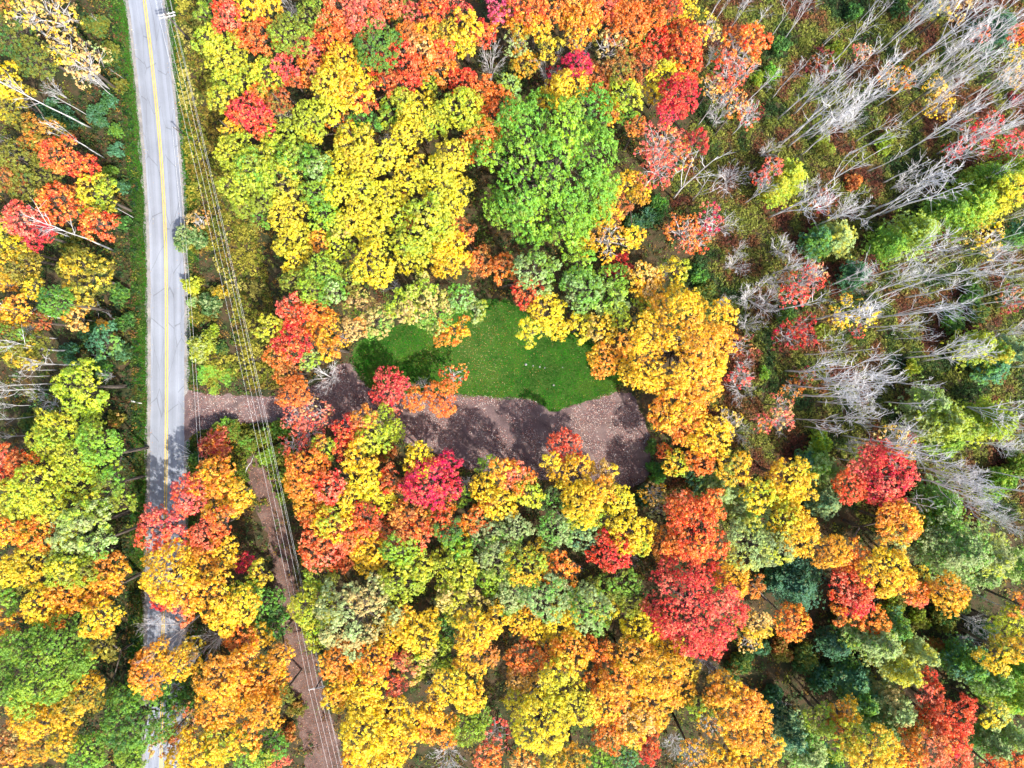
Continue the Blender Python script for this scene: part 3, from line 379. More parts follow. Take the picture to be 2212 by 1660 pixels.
('s','T','B',-55.04,28.77,4,((0,0,2.88,2.04,'B'),),'small tan and brown thin-leaved tree between upper road and wires'),
('s','OL','SG',-37.99,44.44,10.61,((0,0,9.41,2.05,'SG'),),'olive and sage thin-leaved tree right of the wires in the upper woods'),
('s','O','B',-28.05,42.88,11.49,((0,0,10.14,2.3,'B'),),'orange and brown thin-leaved tree in the upper woods at centre left'),
('s','Y','T',31.75,57.25,13.84,((0,0,12.49,2.25,'T'),),'yellow and tan thin-leaved tree along the top edge at right'),
('s','SG','OL',1.02,56.43,12.11,((0,0,10.61,2.54,'OL'),),'sage and olive thin-leaved tree along the top edge at centre'),
('s','OL','T',16.06,54.19,13.75,((0,-0,12.1,2.76,'T'),),'olive and tan thin-leaved tree along the top edge right of centre'),
('s','C','M',7.99,51.56,10.33,((0,0,8.98,2.32,'M'),),'crimson and maroon thin-leaved tree along the top edge right of centre'),
('s','RO','O',37.38,54.93,12.82,((0,0,10.57,3.81,'O'),),'red orange and orange thin-leaved tree along the top edge at right'),
('s','RO','P',35.5,51.22,12.69,((0,0,10.89,3.04,'P'),),'red orange and pink thin-leaved tree along the top edge at right'),
('s','O','T',32.41,48.5,13.13,((0,0,11.93,2.01,'T'),),'leftmost orange and tan thin-leaved tree in the upper right stand'),
('s','P','O',35.15,47.7,13.22,((0,0,12.02,2.01,'O'),),'pink and orange thin-leaved tree in the upper right stand'),
('s','O','T',36.68,45.22,13.14,((0,0,11.94,2.01,'T'),),'rightmost orange and tan thin-leaved tree in the upper right stand'),
('s','P','O',24.18,38.78,13.92,((0,0,11.67,3.78,'O'),),'leftmost pink and orange thin-leaved tree around the huge green tree'),
('s','P','RO',23.29,34.81,14.25,((0,0,12.3,3.26,'RO'),),'pink and red orange thin-leaved tree around the huge green tree'),
('s','P','O',27.02,37.12,12.88,((0,0,11.38,2.52,'O'),),'rightmost pink and orange thin-leaved tree around the huge green tree'),
('s','A','B',15.78,23.29,14.39,((0,0,12.29,3.51,'B'),),'gold and brown thin-leaved tree around the huge green tree'),
('s','C','P',33.7,28.13,7,((0,0,5.58,2.52,'P'),),'crimson and pink thin-leaved tree in the stand above right centre'),
('s','O','P',29,25.84,8,((0,0,6.35,2.9,'P'),),'orange and pink thin-leaved tree around the huge green tree'),
('s','RO','P',42.59,35.19,7,((0,0,5.95,1.85,'P'),),'small red orange and pink thin-leaved tree in the stand above right centre'),
('s','RO','B',32.05,24.57,6,((0,0,4.8,2.14,'B'),),'red orange and brown thin-leaved tree in the stand above right centre'),
('b','DG','BG',24.15,29.91,3,((-0,0,0,2.47,'BG'),),'rightmost dark green and blue green leafy shrub around the huge green tree'),
('b','DG','G',26.35,31.84,3,((0,-0,0,2.2,'G'),),'dark green and green leafy shrub around the huge green tree'),
('b','DG','BG',21.96,28.27,3,((0,0,0,2.2,'BG'),),'leftmost dark green and blue green leafy shrub around the huge green tree'),
('b','YG','G',43.73,54.39,4,((0,0,0,1.64,'G'),),'small yellow green and green leafy shrub along the top edge at right'),
('s','M','R',41.82,47.52,4,((0,0,2.8,2.17,'R'),),'maroon and scarlet thin-leaved tree in the upper right stand'),
('s','O','A',62.86,51.97,9,((0,-0,8.07,1.61,'A'),),'small orange and gold thin-leaved tree along the top edge at right'),
('s','O','A',65.61,51.31,9,((0,0,7.8,2.08,'A'),),'orange and gold thin-leaved tree in the top right corner'),
('s','A','T',70.54,49.71,10,((0,0,9.1,1.55,'T'),),'leftmost gold and tan thin-leaved tree by the upper right edge'),
('s','A','T',71.78,46.66,10,((0,0,8.35,2.85,'T'),),'rightmost gold and tan thin-leaved tree by the upper right edge'),
('s','T','Y',72.24,62.08,12,((0,0,10.5,2.54,'Y'),),'tan and yellow thin-leaved tree in the top right corner'),
('s','R','C',78.1,41.54,9,((0,0,7.42,2.74,'C'),),'second scarlet and crimson thin-leaved tree from left by the upper right edge'),
('s','R','C',80.19,43.49,9,((0,0,7.8,2.08,'C'),),'third scarlet and crimson thin-leaved tree from left by the upper right edge'),
('s','R','C',75.28,39.5,7,((0,0,6.1,1.59,'C'),),'leftmost scarlet and crimson thin-leaved tree by the upper right edge'),
('s','R','P',84.48,39.66,10,((0,0,8.35,2.85,'P'),),'scarlet and pink thin-leaved tree by the upper right edge'),
('s','R','C',82.77,38.51,8,((0,0,7.1,1.57,'C'),),'rightmost scarlet and crimson thin-leaved tree by the upper right edge'),
('b','M','R',89.81,50.91,5,((0,0,0,1.36,'R'),),'small maroon and scarlet leafy shrub by the upper right edge'),
('p','YG','LY',47.89,35.93,9,((0,0,5.22,2.79,'LY'),),'yellow green and lime pine tree in the stand above right centre'),
('p','LY','YG',45.49,33.54,9,((0,0,5.22,2.26,'YG'),),'lime and yellow green pine tree in the stand above right centre'),
('s','P','RO',44.34,36.75,8,((0,0,6.88,1.97,'RO'),),'small pink and red orange thin-leaved tree in the upper right stand'),
('b','DG','G',47.81,59.86,4,((0,0,0,2.05,'G'),),'leftmost dark green and green leafy shrub along the top edge at right'),
('p','BG','DG',84.23,61.52,8,((0,0,4.64,2.81,'DG'),),'blue green and dark green pine tree in the top right corner'),
('s','P','O',78.01,58.21,10,((0,-0,9.1,1.55,'O'),),'small pink and orange thin-leaved tree in the top right corner'),
('b','DG','G',68.57,66.69,5,((0,0,0,1.91,'G'),),'small dark green and green leafy shrub in the top right corner'),
('b','DG','G',60.65,66.42,4,((0,0,0,1.78,'G'),),'rightmost dark green and green leafy shrub along the top edge at right'),
('s','Y','A',83.83,54.13,12,((0,0,10.65,2.29,'A'),),'yellow and gold thin-leaved tree in the top right corner'),
('s','A','T',83.53,51.32,10,((0,0,8.95,1.81,'T'),),'small gold and tan thin-leaved tree in the top right corner'),
('p','G','YG',79.85,34.45,13,((0,0,7.54,3.13,'YG'),),'rightmost green and yellow green pine tree by the right edge above middle'),
('p','YG','G',83.61,35.58,14,((0,0,8.12,3.12,'G'),),'rightmost yellow green and green pine tree by the right edge above middle'),
('p','YG','G',76.86,30.13,14,((0,0,8.12,4.16,'G'),),'leftmost yellow green and green pine tree by the right edge above middle'),
('p','LY','G',80.35,30.75,15,((0,0,8.7,3.62,'G'),),'lime and green pine tree by the right edge above middle'),
('p','G','YG',73.68,29.38,12,((0,0,6.96,2.89,'YG'),),'leftmost green and yellow green pine tree by the right edge above middle'),
('p','YG','SG',68.44,25.71,12,((0,0,6.96,3.67,'SG'),),'yellow green and sage pine tree by the right edge above middle'),
('p','G','YG',64.87,24.1,10,((0,0,5.8,2.78,'YG'),),'green and yellow green pine tree in the stand above right centre'),
('p','SG','LY',56.68,25.41,8,((0,-0,4.64,2.54,'LY'),),'sage and lime pine tree in the stand above right centre'),
('p','G','BG',53.2,24.87,8,((0,0,4.64,2.54,'BG'),),'green and blue green pine tree in the stand above right centre'),
('s','A','T',79.45,24.08,10,((-0,0,8.5,2.59,'T'),),'gold and tan thin-leaved tree by the right edge above middle'),
('p','BG','G',87.39,26.22,10,((0,0,5.8,2.12,'G'),),'blue green and green pine tree by the right edge above middle'),
('s','P','T',59.69,56.81,7,((0,0,6.1,1.59,'T'),),'small pink and tan thin-leaved tree along the top edge at right'),
('s','M','B',54.73,57.22,3,((0,0,1.8,2.19,'B'),),'maroon and brown thin-leaved tree along the top edge at right'),
('b','G','YG',46.35,55.44,3,((0,0,0,1.92,'YG'),),'small green and yellow green leafy shrub along the top edge at right'),
('b','YG','OL',57.33,59.28,3,((0,0,0,1.92,'OL'),),'small yellow green and olive leafy shrub along the top edge at right'),
('b','B','O',60.59,36.1,2,((0,0,0,1.93,'O'),),'small brown and orange leafy shrub in the stand above right centre'),
('s','M','B',55.07,32.35,3,((0,0,1.65,2.47,'B'),),'maroon and brown thin-leaved tree in the stand above right centre'),
('b','YG','OL',66.39,42.81,3,((0,0,0,2.2,'OL'),),'yellow green and olive leafy shrub in the upper right stand'),
('b','OL','YG',55.91,42.71,2,((0,0,0,2.2,'YG'),),'olive and yellow green leafy shrub in the upper right stand'),
('b','A','T',-73.17,10.37,5,((0,0,0,1.36,'T'),),'small gold and tan leafy shrub left of road above the driveway'),
('b','DG','BG',-69.36,5.74,5,((0,0,0,1.91,'BG'),),'rightmost dark green and blue green leafy shrub left of road above the driveway'),
('b','DG','BG',-78.62,5.2,5,((0,0,0,2.18,'BG'),),'leftmost dark green and blue green leafy shrub left of road above the driveway'),
('b','DG','BG',-75.39,9.59,4,((0,0,0,2.19,'BG'),),'second dark green and blue green leafy shrub from left left of road above the driveway'),
('b','DG','G',-69.11,11.28,3,((0,0,0,1.92,'G'),),'rightmost dark green and green leafy shrub left of road above the driveway'),
('b','DG','G',-69.92,15.88,4,((0,0,0,2.19,'G'),),'second dark green and green leafy shrub from left left of road above the driveway'),
('b','DG','G',-73.2,3.03,4,((0,0,0,2.19,'G'),),'leftmost dark green and green leafy shrub left of road above the driveway'),
('s','OL','DG',-79.91,-3.45,6,((0,0,4.65,2.41,'DG'),),'olive and dark green thin-leaved tree left of the road opposite the driveway'),
('b','DG','OL',-85.23,-6.81,4,((0,0,0,2.19,'OL'),),'dark green and olive leafy shrub left of the road opposite the driveway'),
('b','OL','B',-70.19,-5.99,4,((0,0,0,1.91,'B'),),'small olive and brown leafy shrub left of the road opposite the driveway'),
('b','YG','LY',-56.8,17.79,4,((0,0,0,2.05,'LY'),),'small yellow green and lime leafy shrub on the roadside above the driveway'),
('b','SG','G',-57.03,14.57,3,((-0,0,0,1.15,'G'),),'small sage and green leafy shrub on the roadside above the driveway'),
('b','DG','SG',-53.57,13.91,5,((0,0,0,2.45,'SG'),),'dark green and sage leafy shrub on the roadside above the driveway'),
('b','OL','A',-52.15,15.88,4,((0,0,0,1.91,'A'),),'small olive and gold leafy shrub on the roadside above the driveway'),
('b','YG','SG',-54.66,6.56,5,((0,0,0,2.99,'SG'),),'yellow green and sage leafy shrub on the roadside above the driveway'),
('b','YG','OL',-53.79,9.32,4,((0,0,0,1.64,'OL'),),'small yellow green and olive leafy shrub on the roadside above the driveway'),
('b','DG','OL',-51.82,6.61,3,((-0,0,0,1.65,'OL'),),'small dark green and olive leafy shrub on the roadside above the driveway'),
('w','G','YG',-54.72,1.69,1,((0,0,0,2.21,'YG'),),'leftmost green and yellow green weed patch on the roadside above the driveway'),
('w','G','YG',-51.13,1.13,1,((0,0,0,1.94,'YG'),),'rightmost green and yellow green weed patch on the roadside above the driveway'),
('w','G','YG',-53.62,-0.8,1,((0,0,0,1.38,'YG'),),'second green and yellow green weed patch from left on the roadside above the driveway'),
('b','P','O',-52.54,-10.55,6,((0,0,0,3.39,'O'),),'pink and orange leafy shrub on the roadside below the driveway'),
('b','DG','G',-55.38,-13.97,3,((0,0,0,2.47,'G'),),'dark green and green leafy shrub on the roadside below the driveway'),
('b','OL','G',-49.89,-8.48,3,((0,0,0,2.2,'G'),),'leftmost olive and green leafy shrub on the roadside below the driveway'),
('b','OL','G',-47.15,-10.13,3,((0,0,0,2.2,'G'),),'rightmost olive and green leafy shrub on the roadside below the driveway'),
('b','G','OL',-51.54,-7.93,3,((0,0,0,1.92,'OL'),),'small green and olive leafy shrub on the roadside below the driveway'),
('s','A','O',-28.12,7.51,9.72,((0,0,8.82,1.55,'O'),),'small gold and orange thin-leaved tree in the upper grove above the lawn'),
('s','P','RO',-36.31,-5.2,9,((0,0,7.35,2.88,'RO'),),'leftmost pink and red orange thin-leaved tree along the driveway'),
('s','P','RO',-34.48,-7.82,9,((0,-0,7.35,2.88,'RO'),),'rightmost pink and red orange thin-leaved tree along the driveway'),
('s','P','T',-33.44,-4.94,9,((0,0,7.35,2.88,'T'),),'pink and tan thin-leaved tree along the driveway'),
('s','RO','P',-36.48,-9.88,9,((0,0,7.65,2.35,'P'),),'red orange and pink thin-leaved tree right of the trail below the driveway'),
('s','P','RO',-20.7,-3.38,8,((0,-0,6.95,1.84,'RO'),),'small pink and red orange thin-leaved tree at the edge of the gravel clearing'),
('s','RO','O',-10.04,1.35,7,((0,0,5.8,2.12,'O'),),'red orange and orange thin-leaved tree at the edge of the lawn'),
('b','OL','G',-43.88,-8.75,3,((0,0,0,2.06,'G'),),'small olive and green leafy shrub along the driveway'),
('b','G','OL',-41.14,-8.21,3,((0,0,0,2.06,'OL'),),'small green and olive leafy shrub along the driveway'),
('b','OL','G',-40.32,-12.32,3,((0,0,0,2.2,'G'),),'second olive and green leafy shrub from left right of the trail below the driveway'),
('b','G','YG',-44.06,-12.65,2,((0,0,0,1.93,'YG'),),'small green and yellow green leafy shrub on the roadside below the driveway'),
('b','OL','G',-40.32,-16.44,3,((0,0,0,1.78,'G'),),'rightmost olive and green leafy shrub right of the trail below the driveway'),
('b','OL','G',-40.86,-19.73,3,((0,0,0,1.51,'G'),),'leftmost olive and green leafy shrub right of the trail below the driveway'),
('b','B','OL',-22.84,-11.95,5,((0,0,0,2.18,'OL'),),'brown and olive leafy shrub right of the trail below the driveway'),
('s','P','O',42.5,-6.53,8,((0,0,6.95,1.84,'O'),),'small pink and orange thin-leaved tree below right of the golden tree'),
('s','R','P',39.24,1.36,6,((0,0,4.88,2,'P'),),'small scarlet and pink thin-leaved tree below right of the golden tree'),
('s','Y','T',36.51,-6.02,8,((0,0,6.8,2.1,'T'),),'yellow and tan thin-leaved tree below right of the golden tree'),
('s','A','T',23.73,-18.49,9,((0,0,7.65,2.35,'T'),),'gold and tan thin-leaved tree in the lower woods right of centre'),
('p','SG','YG',34.89,-18.34,12,((0,0,6.96,3.41,'YG'),),'leftmost sage and yellow green pine tree at the foot of the dead stand'),
('p','SG','YG',38.04,-20.17,12,((0,0,6.96,2.89,'YG'),),'rightmost sage and yellow green pine tree at the foot of the dead stand'),
('b','DG','G',24.7,-11.22,3,((0,0,0,1.51,'G'),),'leftmost dark green and green leafy shrub at the edge of the gravel clearing'),
('s','SG','T',24.92,-21.22,8,((0,0,6.95,1.84,'T'),),'small sage and tan thin-leaved tree in the lower woods right of centre'),
('b','DG','G',25.52,-15.62,3,((0,0,0,2.2,'G'),),'rightmost dark green and green leafy shrub at the edge of the gravel clearing'),
('b','DG','BG',22.96,-20.2,4,((0,0,0,2.46,'BG'),),'dark green and blue green leafy shrub in the lower woods right of centre'),
('b','DG','G',32.93,19.24,3,((0,0,0,2.2,'G'),),'leftmost dark green and green leafy shrub just right of the golden tree'),
('b','OL','DG',34.58,16.77,3,((0,0,0,1.92,'DG'),),'small olive and dark green leafy shrub just right of the golden tree'),
('b','G','YG',44.83,1.94,4,((0,0,0,1.37,'YG'),),'small green and yellow green leafy shrub below right of the golden tree'),
('s','M','B',40.57,6.61,3,((0,-0,1.65,2.47,'B'),),'maroon and brown thin-leaved tree just right of the golden tree'),
('s','R','P',48.97,16.88,10,((0,0,8.35,2.85,'P'),),'rightmost scarlet and pink thin-leaved tree in the middle of the dead stand'),
('s','R','P',46.77,14.76,10,((0,0,8.65,2.33,'P'),),'leftmost scarlet and pink thin-leaved tree in the middle of the dead stand'),
('s','P','T',51.15,18.73,9,((0,0,8.1,1.56,'T'),),'small pink and tan thin-leaved tree in the middle of the dead stand'),
('s','R','M',49.36,10.01,8,((0,0,6.8,2.1,'M'),),'second scarlet and maroon thin-leaved tree from left in the middle of the dead stand'),
('s','R','M',47.11,8.19,8,((-0,0,6.5,2.63,'M'),),'leftmost scarlet and maroon thin-leaved tree in the middle of the dead stand'),
('s','R','M',50.44,7.95,7,((0,0,6.1,1.59,'M'),),'rightmost scarlet and maroon thin-leaved tree in the middle of the dead stand'),
('p','BG','DG',59.91,18.84,7,((0,0,4.06,2.28,'DG'),),'blue green and dark green pine tree in the middle of the dead stand'),
('s','A','Y',56.09,14.15,9,((0,0,8.37,1.09,'Y'),),'second gold and yellow thin-leaved tree from left in the middle of the dead stand'),
('s','A','Y',54.86,11.21,9,((0,0,7.95,1.82,'Y'),),'leftmost gold and yellow thin-leaved tree in the middle of the dead stand'),
('s','A','Y',58.87,11.49,9,((0,0,7.72,2.22,'Y'),),'rightmost gold and yellow thin-leaved tree in the middle of the dead stand'),
('s','M','R',60.43,9.22,4,((0,0,3.28,1.3,'R'),),'small maroon and scarlet thin-leaved tree in the middle of the dead stand'),
('p','YG','LY',79.71,6.65,10,((0,0,5.8,2.78,'LY'),),'yellow green and lime pine tree by the right edge at middle'),
('p','LY','G',82.88,5.06,10,((0,0,5.8,2.52,'G'),),'lime and green pine tree by the right edge below middle'),
('p','SG','BG',85.53,5.59,10,((0,0,5.8,2.38,'BG'),),'sage and blue green pine tree by the right edge at middle'),
('p','BG','G',83.16,2.97,8,((-0,-0,4.64,2.67,'G'),),'blue green and green pine tree by the right edge below middle'),
('b','YG','LY',71.31,2.76,4,((0,0,0,1.91,'LY'),),'small yellow green and lime leafy shrub by the right edge below middle'),
('p','SG','YG',70.8,-3.38,12,((-0,0,6.96,2.75,'YG'),),'sage and yellow green pine tree by the right edge below middle'),
('p','YG','SG',72.44,-6.47,14,((0,0,8.12,3.9,'SG'),),'leftmost yellow green and sage pine tree by the right edge below middle'),
('p','YG','SG',75.67,-7.54,13,((0,0,7.54,2.87,'SG'),),'rightmost yellow green and sage pine tree by the right edge below middle'),
('p','YG','LY',81.15,-6.24,13,((0,0,7.54,3.65,'LY'),),'yellow green and lime pine tree by the right edge below middle'),
('p','G','YG',74.41,-9.77,10,((0,0,5.8,2.38,'YG'),),'green and yellow green pine tree by the lower right edge'),
('s','P','T',45.29,-3.62,9,((0,0,7.8,2.08,'T'),),'leftmost pink and tan thin-leaved tree below right of the golden tree'),
('s','P','T',45.61,-5.97,9,((0,0,7.65,2.35,'T'),),'rightmost pink and tan thin-leaved tree below right of the golden tree'),
('b','YG','G',54.74,-10,6,((0,0,0,2.44,'G'),),'yellow green and green leafy shrub at the foot of the dead stand'),
('p','G','SG',53.2,-14.15,8,((0,0,4.64,2.41,'SG'),),'green and sage pine tree at the foot of the dead stand'),
('p','SG','G',55.61,-15.75,8,((0,0,4.64,1.87,'G'),),'small sage and green pine tree at the foot of the dead stand'),
('p','BG','G',51.28,-13.48,6,((0,-0,3.48,1.62,'G'),),'small blue green and green pine tree at the foot of the dead stand'),
('s','Y','T',64.43,-9.63,9,((0,0,7.58,2.48,'T'),),'yellow and tan thin-leaved tree at the foot of the dead stand'),
('s','Y','T',66.34,-11.78,8,((0,0,6.95,1.84,'T'),),'small yellow and tan thin-leaved tree by the lower right edge'),
('s','M','R',67.92,-9.47,7,((0,0,6.25,1.32,'R'),),'small maroon and scarlet thin-leaved tree by the lower right edge'),
('p','SG','BG',54.01,-20.47,9,((0,0,5.22,2.4,'BG'),),'sage and blue green pine tree at the foot of the dead stand'),
('p','G','SG',73.25,-20.53,11,((0,0,6.38,3.69,'SG'),),'green and sage pine tree by the lower right edge'),
('b','G','YG',86.46,-17.05,6,((0,0,0,2.98,'YG'),),'green and yellow green leafy shrub by the lower right edge'),
('b','YG','G',85.45,-19.57,5,((0,0,0,2.18,'G'),),'yellow green and green leafy shrub by the lower right edge'),
('b','G','OL',89.08,-14.19,4,((0,0,0,2.73,'OL'),),'green and olive leafy shrub by the lower right edge'),
('b','DG','G',48.82,12.38,3,((0,0,0,2.2,'G'),),'rightmost dark green and green leafy shrub just right of the golden tree'),
('b','OL','YG',55.14,9.08,3,((0,0,0,1.92,'YG'),),'small olive and yellow green leafy shrub in the middle of the dead stand'),
('b','DG','G',77.91,11.28,3,((0,0,0,2.74,'G'),),'leftmost dark green and green leafy shrub by the right edge at middle'),
('b','DG','OL',82.58,12.65,3,((0,0,0,2.47,'OL'),),'dark green and olive leafy shrub by the right edge at middle'),
('b','DG','G',81.43,16.15,4,((0,0,0,2.19,'G'),),'rightmost dark green and green leafy shrub by the right edge at middle'),
('s','M','B',51.65,1.12,3,((0,0,1.95,1.91,'B'),),'small maroon and brown thin-leaved tree in the lower dead stand'),
('s','O','B',49.41,-0.79,3,((-0,0,2.1,1.64,'B'),),'small orange and brown thin-leaved tree in the lower dead stand'),
('s','M','B',87.52,14.71,4,((0,0,2.65,2.45,'B'),),'maroon and brown thin-leaved tree by the right edge at middle'),
('b','DG','G',-68.27,-52.54,6,((0,0,0,1.14,'G'),),'small dark green and green leafy shrub in the bottom left corner'),
('s','Y','T',-53.99,-44.16,10,((0,0,8.65,2.33,'T'),),'yellow and tan thin-leaved tree between road and wires at bottom'),
('s','B','OL',-52.37,-53.61,14.56,((-0,0,13.21,2.24,'OL'),),'brown and olive thin-leaved tree between road and wires at bottom'),
('s','T','B',-58.7,-60.53,9,((0,0,7.5,2.61,'B'),),'tan and brown thin-leaved tree between road and wires at bottom'),
('b','OL','B',-38.51,-57.89,4,((0,0,0,1.91,'B'),),'small olive and brown leafy shrub between road and wires at bottom'),
('b','B','OL',-39.61,-61.72,4,((0,0,0,1.91,'OL'),),'small brown and olive leafy shrub between road and wires at bottom'),
('s','P','R',-2.58,-58.96,9,((0,0,7.5,2.61,'R'),),'pink and scarlet thin-leaved tree along the bottom edge at centre'),
('s','A','T',39.55,-42.84,10.48,((0,0,9.43,1.8,'T'),),'small gold and tan thin-leaved tree along the bottom edge at right'),
('s','A','B',31.68,-54.16,14.97,((0,0,13.62,2.23,'B'),),'gold and brown thin-leaved tree along the bottom edge at right'),
('s','A','O',28.86,-59.16,15.71,((0,0,13.98,2.84,'O'),),'gold and orange thin-leaved tree along the bottom edge at right'),
('b','DG','OL',41,-48.87,4,((0,-0,0,2.46,'OL'),),'leftmost dark green and olive leafy shrub along the bottom edge at right'),
('b','DG','BG',43.73,-46.69,4,((0,0,0,2.19,'BG'),),'leftmost dark green and blue green leafy shrub along the bottom edge at right'),
('b','DG','B',39.79,-50.72,3,((0,0,0,1.92,'B'),),'small dark green and brown leafy shrub along the bottom edge at right'),
('p','BG','DG',48.98,-34.38,10,((0,0,5.8,4.37,'DG'),),'rightmost blue green and dark green pine tree in the lower right woods'),
('p','BG','DG',45.18,-34.18,8,((0,0,4.64,1.74,'DG'),),'leftmost blue green and dark green pine tree in the lower right woods'),
('p','SG','G',73.15,-27.07,17,((0,0,9.86,5.63,'G'),),'leftmost sage and green pine tree in the lower right woods by the edge'),
('p','SG','LY',78.15,-28.24,16,((0,-0,9.28,4.37,'LY'),),'sage and lime pine tree in the lower right woods by the edge'),
('p','G','SG',84.28,-30.49,13,((0,0,7.54,3.13,'SG'),),'green and sage pine tree in the lower right woods by the edge'),
('p','G','YG',71.85,-23.29,12,((0,0,6.96,3.41,'YG'),),'green and yellow green pine tree in the lower right woods by the edge'),
('p','SG','G',78.28,-32.05,13,((-0,0,7.54,2.61,'G'),),'rightmost sage and green pine tree in the lower right woods by the edge'),
('b','OL','YG',67.21,-38.44,6,((0,0,0,2.71,'YG'),),'leftmost olive and yellow green leafy shrub in the lower right woods by the edge'),
('p','SG','YG',60.97,-42.59,15,((0,0,8.7,3.88,'YG'),),'sage and yellow green pine tree in the lower right woods'),
('p','LY','SG',64.59,-47.24,15,((0,0,8.7,3.1,'SG'),),'lime and sage pine tree in the bottom right corner'),
('p','SG','G',58.96,-42.49,13,((0,0,7.54,2.74,'G'),),'sage and green pine tree in the lower right woods'),
('p','SG','LY',68.62,-45.1,13,((0,0,7.54,2.35,'LY'),),'rightmost sage and lime pine tree in the bottom right corner'),
('p','G','BG',64.76,-40.87,12,((0,0,6.96,2.23,'BG'),),'green and blue green pine tree in the lower right woods'),
('p','BG','DG',55.87,-44.93,9,((0,0,5.22,2.26,'DG'),),'blue green and dark green pine tree along the bottom edge at right'),
('p','BG','G',59.06,-51.05,9,((-0,0,5.22,3.06,'G'),),'blue green and green pine tree along the bottom edge at right'),
('p','G','BG',59.81,-53.72,11,((0,0,6.38,2.77,'BG'),),'rightmost green and blue green pine tree along the bottom edge at right'),
('p','SG','T',63.87,-54.23,14,((0,0,8.12,3.38,'T'),),'sage and tan pine tree along the bottom edge at right'),
('p','SG','G',62.1,-57.37,13,((0,0,7.54,2.74,'G'),),'rightmost sage and green pine tree along the bottom edge at right'),
('p','SG','LY',65.75,-56.59,13,((0,0,7.54,2.48,'LY'),),'leftmost sage and lime pine tree in the bottom right corner'),
('b','BG','DG',46.6,-56.34,6,((0,0,0,2.85,'DG'),),'blue green and dark green leafy shrub along the bottom edge at right'),
('p','BG','SG',47.69,-59.78,11,((0,-0,6.38,3.03,'SG'),),'blue green and sage pine tree along the bottom edge at right'),
('p','SG','G',50.08,-62.38,12,((0,0,6.96,3.54,'G'),),'leftmost sage and green pine tree along the bottom edge at right'),
('p','G','BG',54.28,-64.84,10,((0,0,5.8,1.99,'BG'),),'leftmost green and blue green pine tree along the bottom edge at right'),
('p','G','BG',77.74,-47.66,11,((0,0,6.38,3.29,'BG'),),'green and blue green pine tree in the bottom right corner'),
('p','G','SG',80.63,-49.54,13,((0,0,7.54,3.26,'SG'),),'green and sage pine tree in the bottom right corner'),
('p','YG','G',83.87,-52.15,14,((0,0,8.12,3.77,'G'),),'yellow green and green pine tree in the bottom right corner'),
('p','G','YG',85.33,-47.98,13,((0,0,7.54,2.74,'YG'),),'green and yellow green pine tree in the bottom right corner'),
('p','SG','G',81.03,-60.8,12,((0,0,6.96,3.28,'G'),),'sage and green pine tree in the bottom right corner'),
('p','SG','YG',84.7,-59.49,12,((0,0,6.96,2.75,'YG'),),'sage and yellow green pine tree in the bottom right corner'),
('b','DG','OL',52.18,-48.6,4,((0,0,0,2.73,'OL'),),'rightmost dark green and olive leafy shrub along the bottom edge at right'),
('b','DG','BG',54.37,-52.43,4,((0,0,0,2.73,'BG'),),'rightmost dark green and blue green leafy shrub along the bottom edge at right'),
('b','OL','B',48.27,-47.42,3,((0,0,0,2.47,'B'),),'olive and brown leafy shrub along the bottom edge at right'),
('b','OL','DG',76.78,-41.22,4,((0,0,0,2.73,'DG'),),'olive and dark green leafy shrub in the lower right woods by the edge'),
('b','DG','OL',79.51,-39.03,4,((0,0,0,2.46,'OL'),),'dark green and olive leafy shrub in the lower right woods by the edge'),
('b','OL','YG',72.68,-41.77,4,((0,0,0,2.19,'YG'),),'rightmost olive and yellow green leafy shrub in the lower right woods by the edge'),
('b','B','OL',74.87,-46.69,4,((0,0,0,2.19,'OL'),),'brown and olive leafy shrub in the bottom right corner'),
('b','DG','BG',83.61,-43.95,4,((0,0,0,2.46,'BG'),),'dark green and blue green leafy shrub in the lower right woods by the edge'),
('D','m','',-75.5,45.97,19.25,(),'leftmost bare grey tree in the top left corner'),
('D','m','',-73.28,40.56,13.41,(),'rightmost bare grey tree left of the upper road'),
('D','m','',-71.61,24.17,20,(),'fifth bare grey tree from left left of the upper road'),
('D','m','',-87.17,42.5,6.41,(),'leftmost bare grey tree left of the upper road'),
('D','m','',-74.11,59.17,8.22,(),'third bare grey tree from left in the top left corner'),
('D','m','',-75.78,48.06,8.66,(),'second bare grey tree from left in the top left corner'),
('D','n','',-73,63.89,4.17,(),'leftmost broken grey snag in the top left corner'),
('D','n','',-68,29.86,5.7,(),'single broken grey snag left of the upper road'),
('D','n','',-69.39,54.58,4,(),'rightmost broken grey snag in the top left corner'),
('D','m','',-71.06,51.11,7.18,(),'rightmost bare grey tree in the top left corner'),
('D','m','',-78.83,38.61,7.16,(),'fourth bare grey tree from left left of the upper road'),
('D','m','',-78.28,25.83,10.7,(),'third bare grey tree from left left of the upper road'),
('D','m','',-87.17,40,5.75,(),'second bare grey tree from left left of the upper road'),
('D','m','',-78.56,5.86,16.27,(),'sixth bare grey tree from left left of road above the driveway'),
('D','m','',-76.61,3.5,14.43,(),'rightmost bare grey tree left of road above the driveway'),
('D','m','',-80.22,11.83,16.41,(),'third bare grey tree from left left of road above the driveway'),
('D','m','',-81.61,8.22,11.09,(),'fifth bare grey tree from left left of road above the driveway'),
('D','m','',-86.61,17.11,7.37,(),'leftmost bare grey tree left of road above the driveway'),
('D','m','',-82.72,0.03,12.21,(),'second bare grey tree from left left of road above the driveway'),
('D','m','',-83,-0.94,12.43,(),'rightmost bare grey tree left of the road opposite the driveway'),
('D','m','',-85.22,-5.81,8.7,(),'third bare grey tree from left left of the road opposite the driveway'),
('D','m','',-85.78,-3.86,7.95,(),'leftmost bare grey tree left of the road opposite the driveway'),
('D','m','',-85.5,-9.14,8.29,(),'second bare grey tree from left left of the road opposite the driveway'),
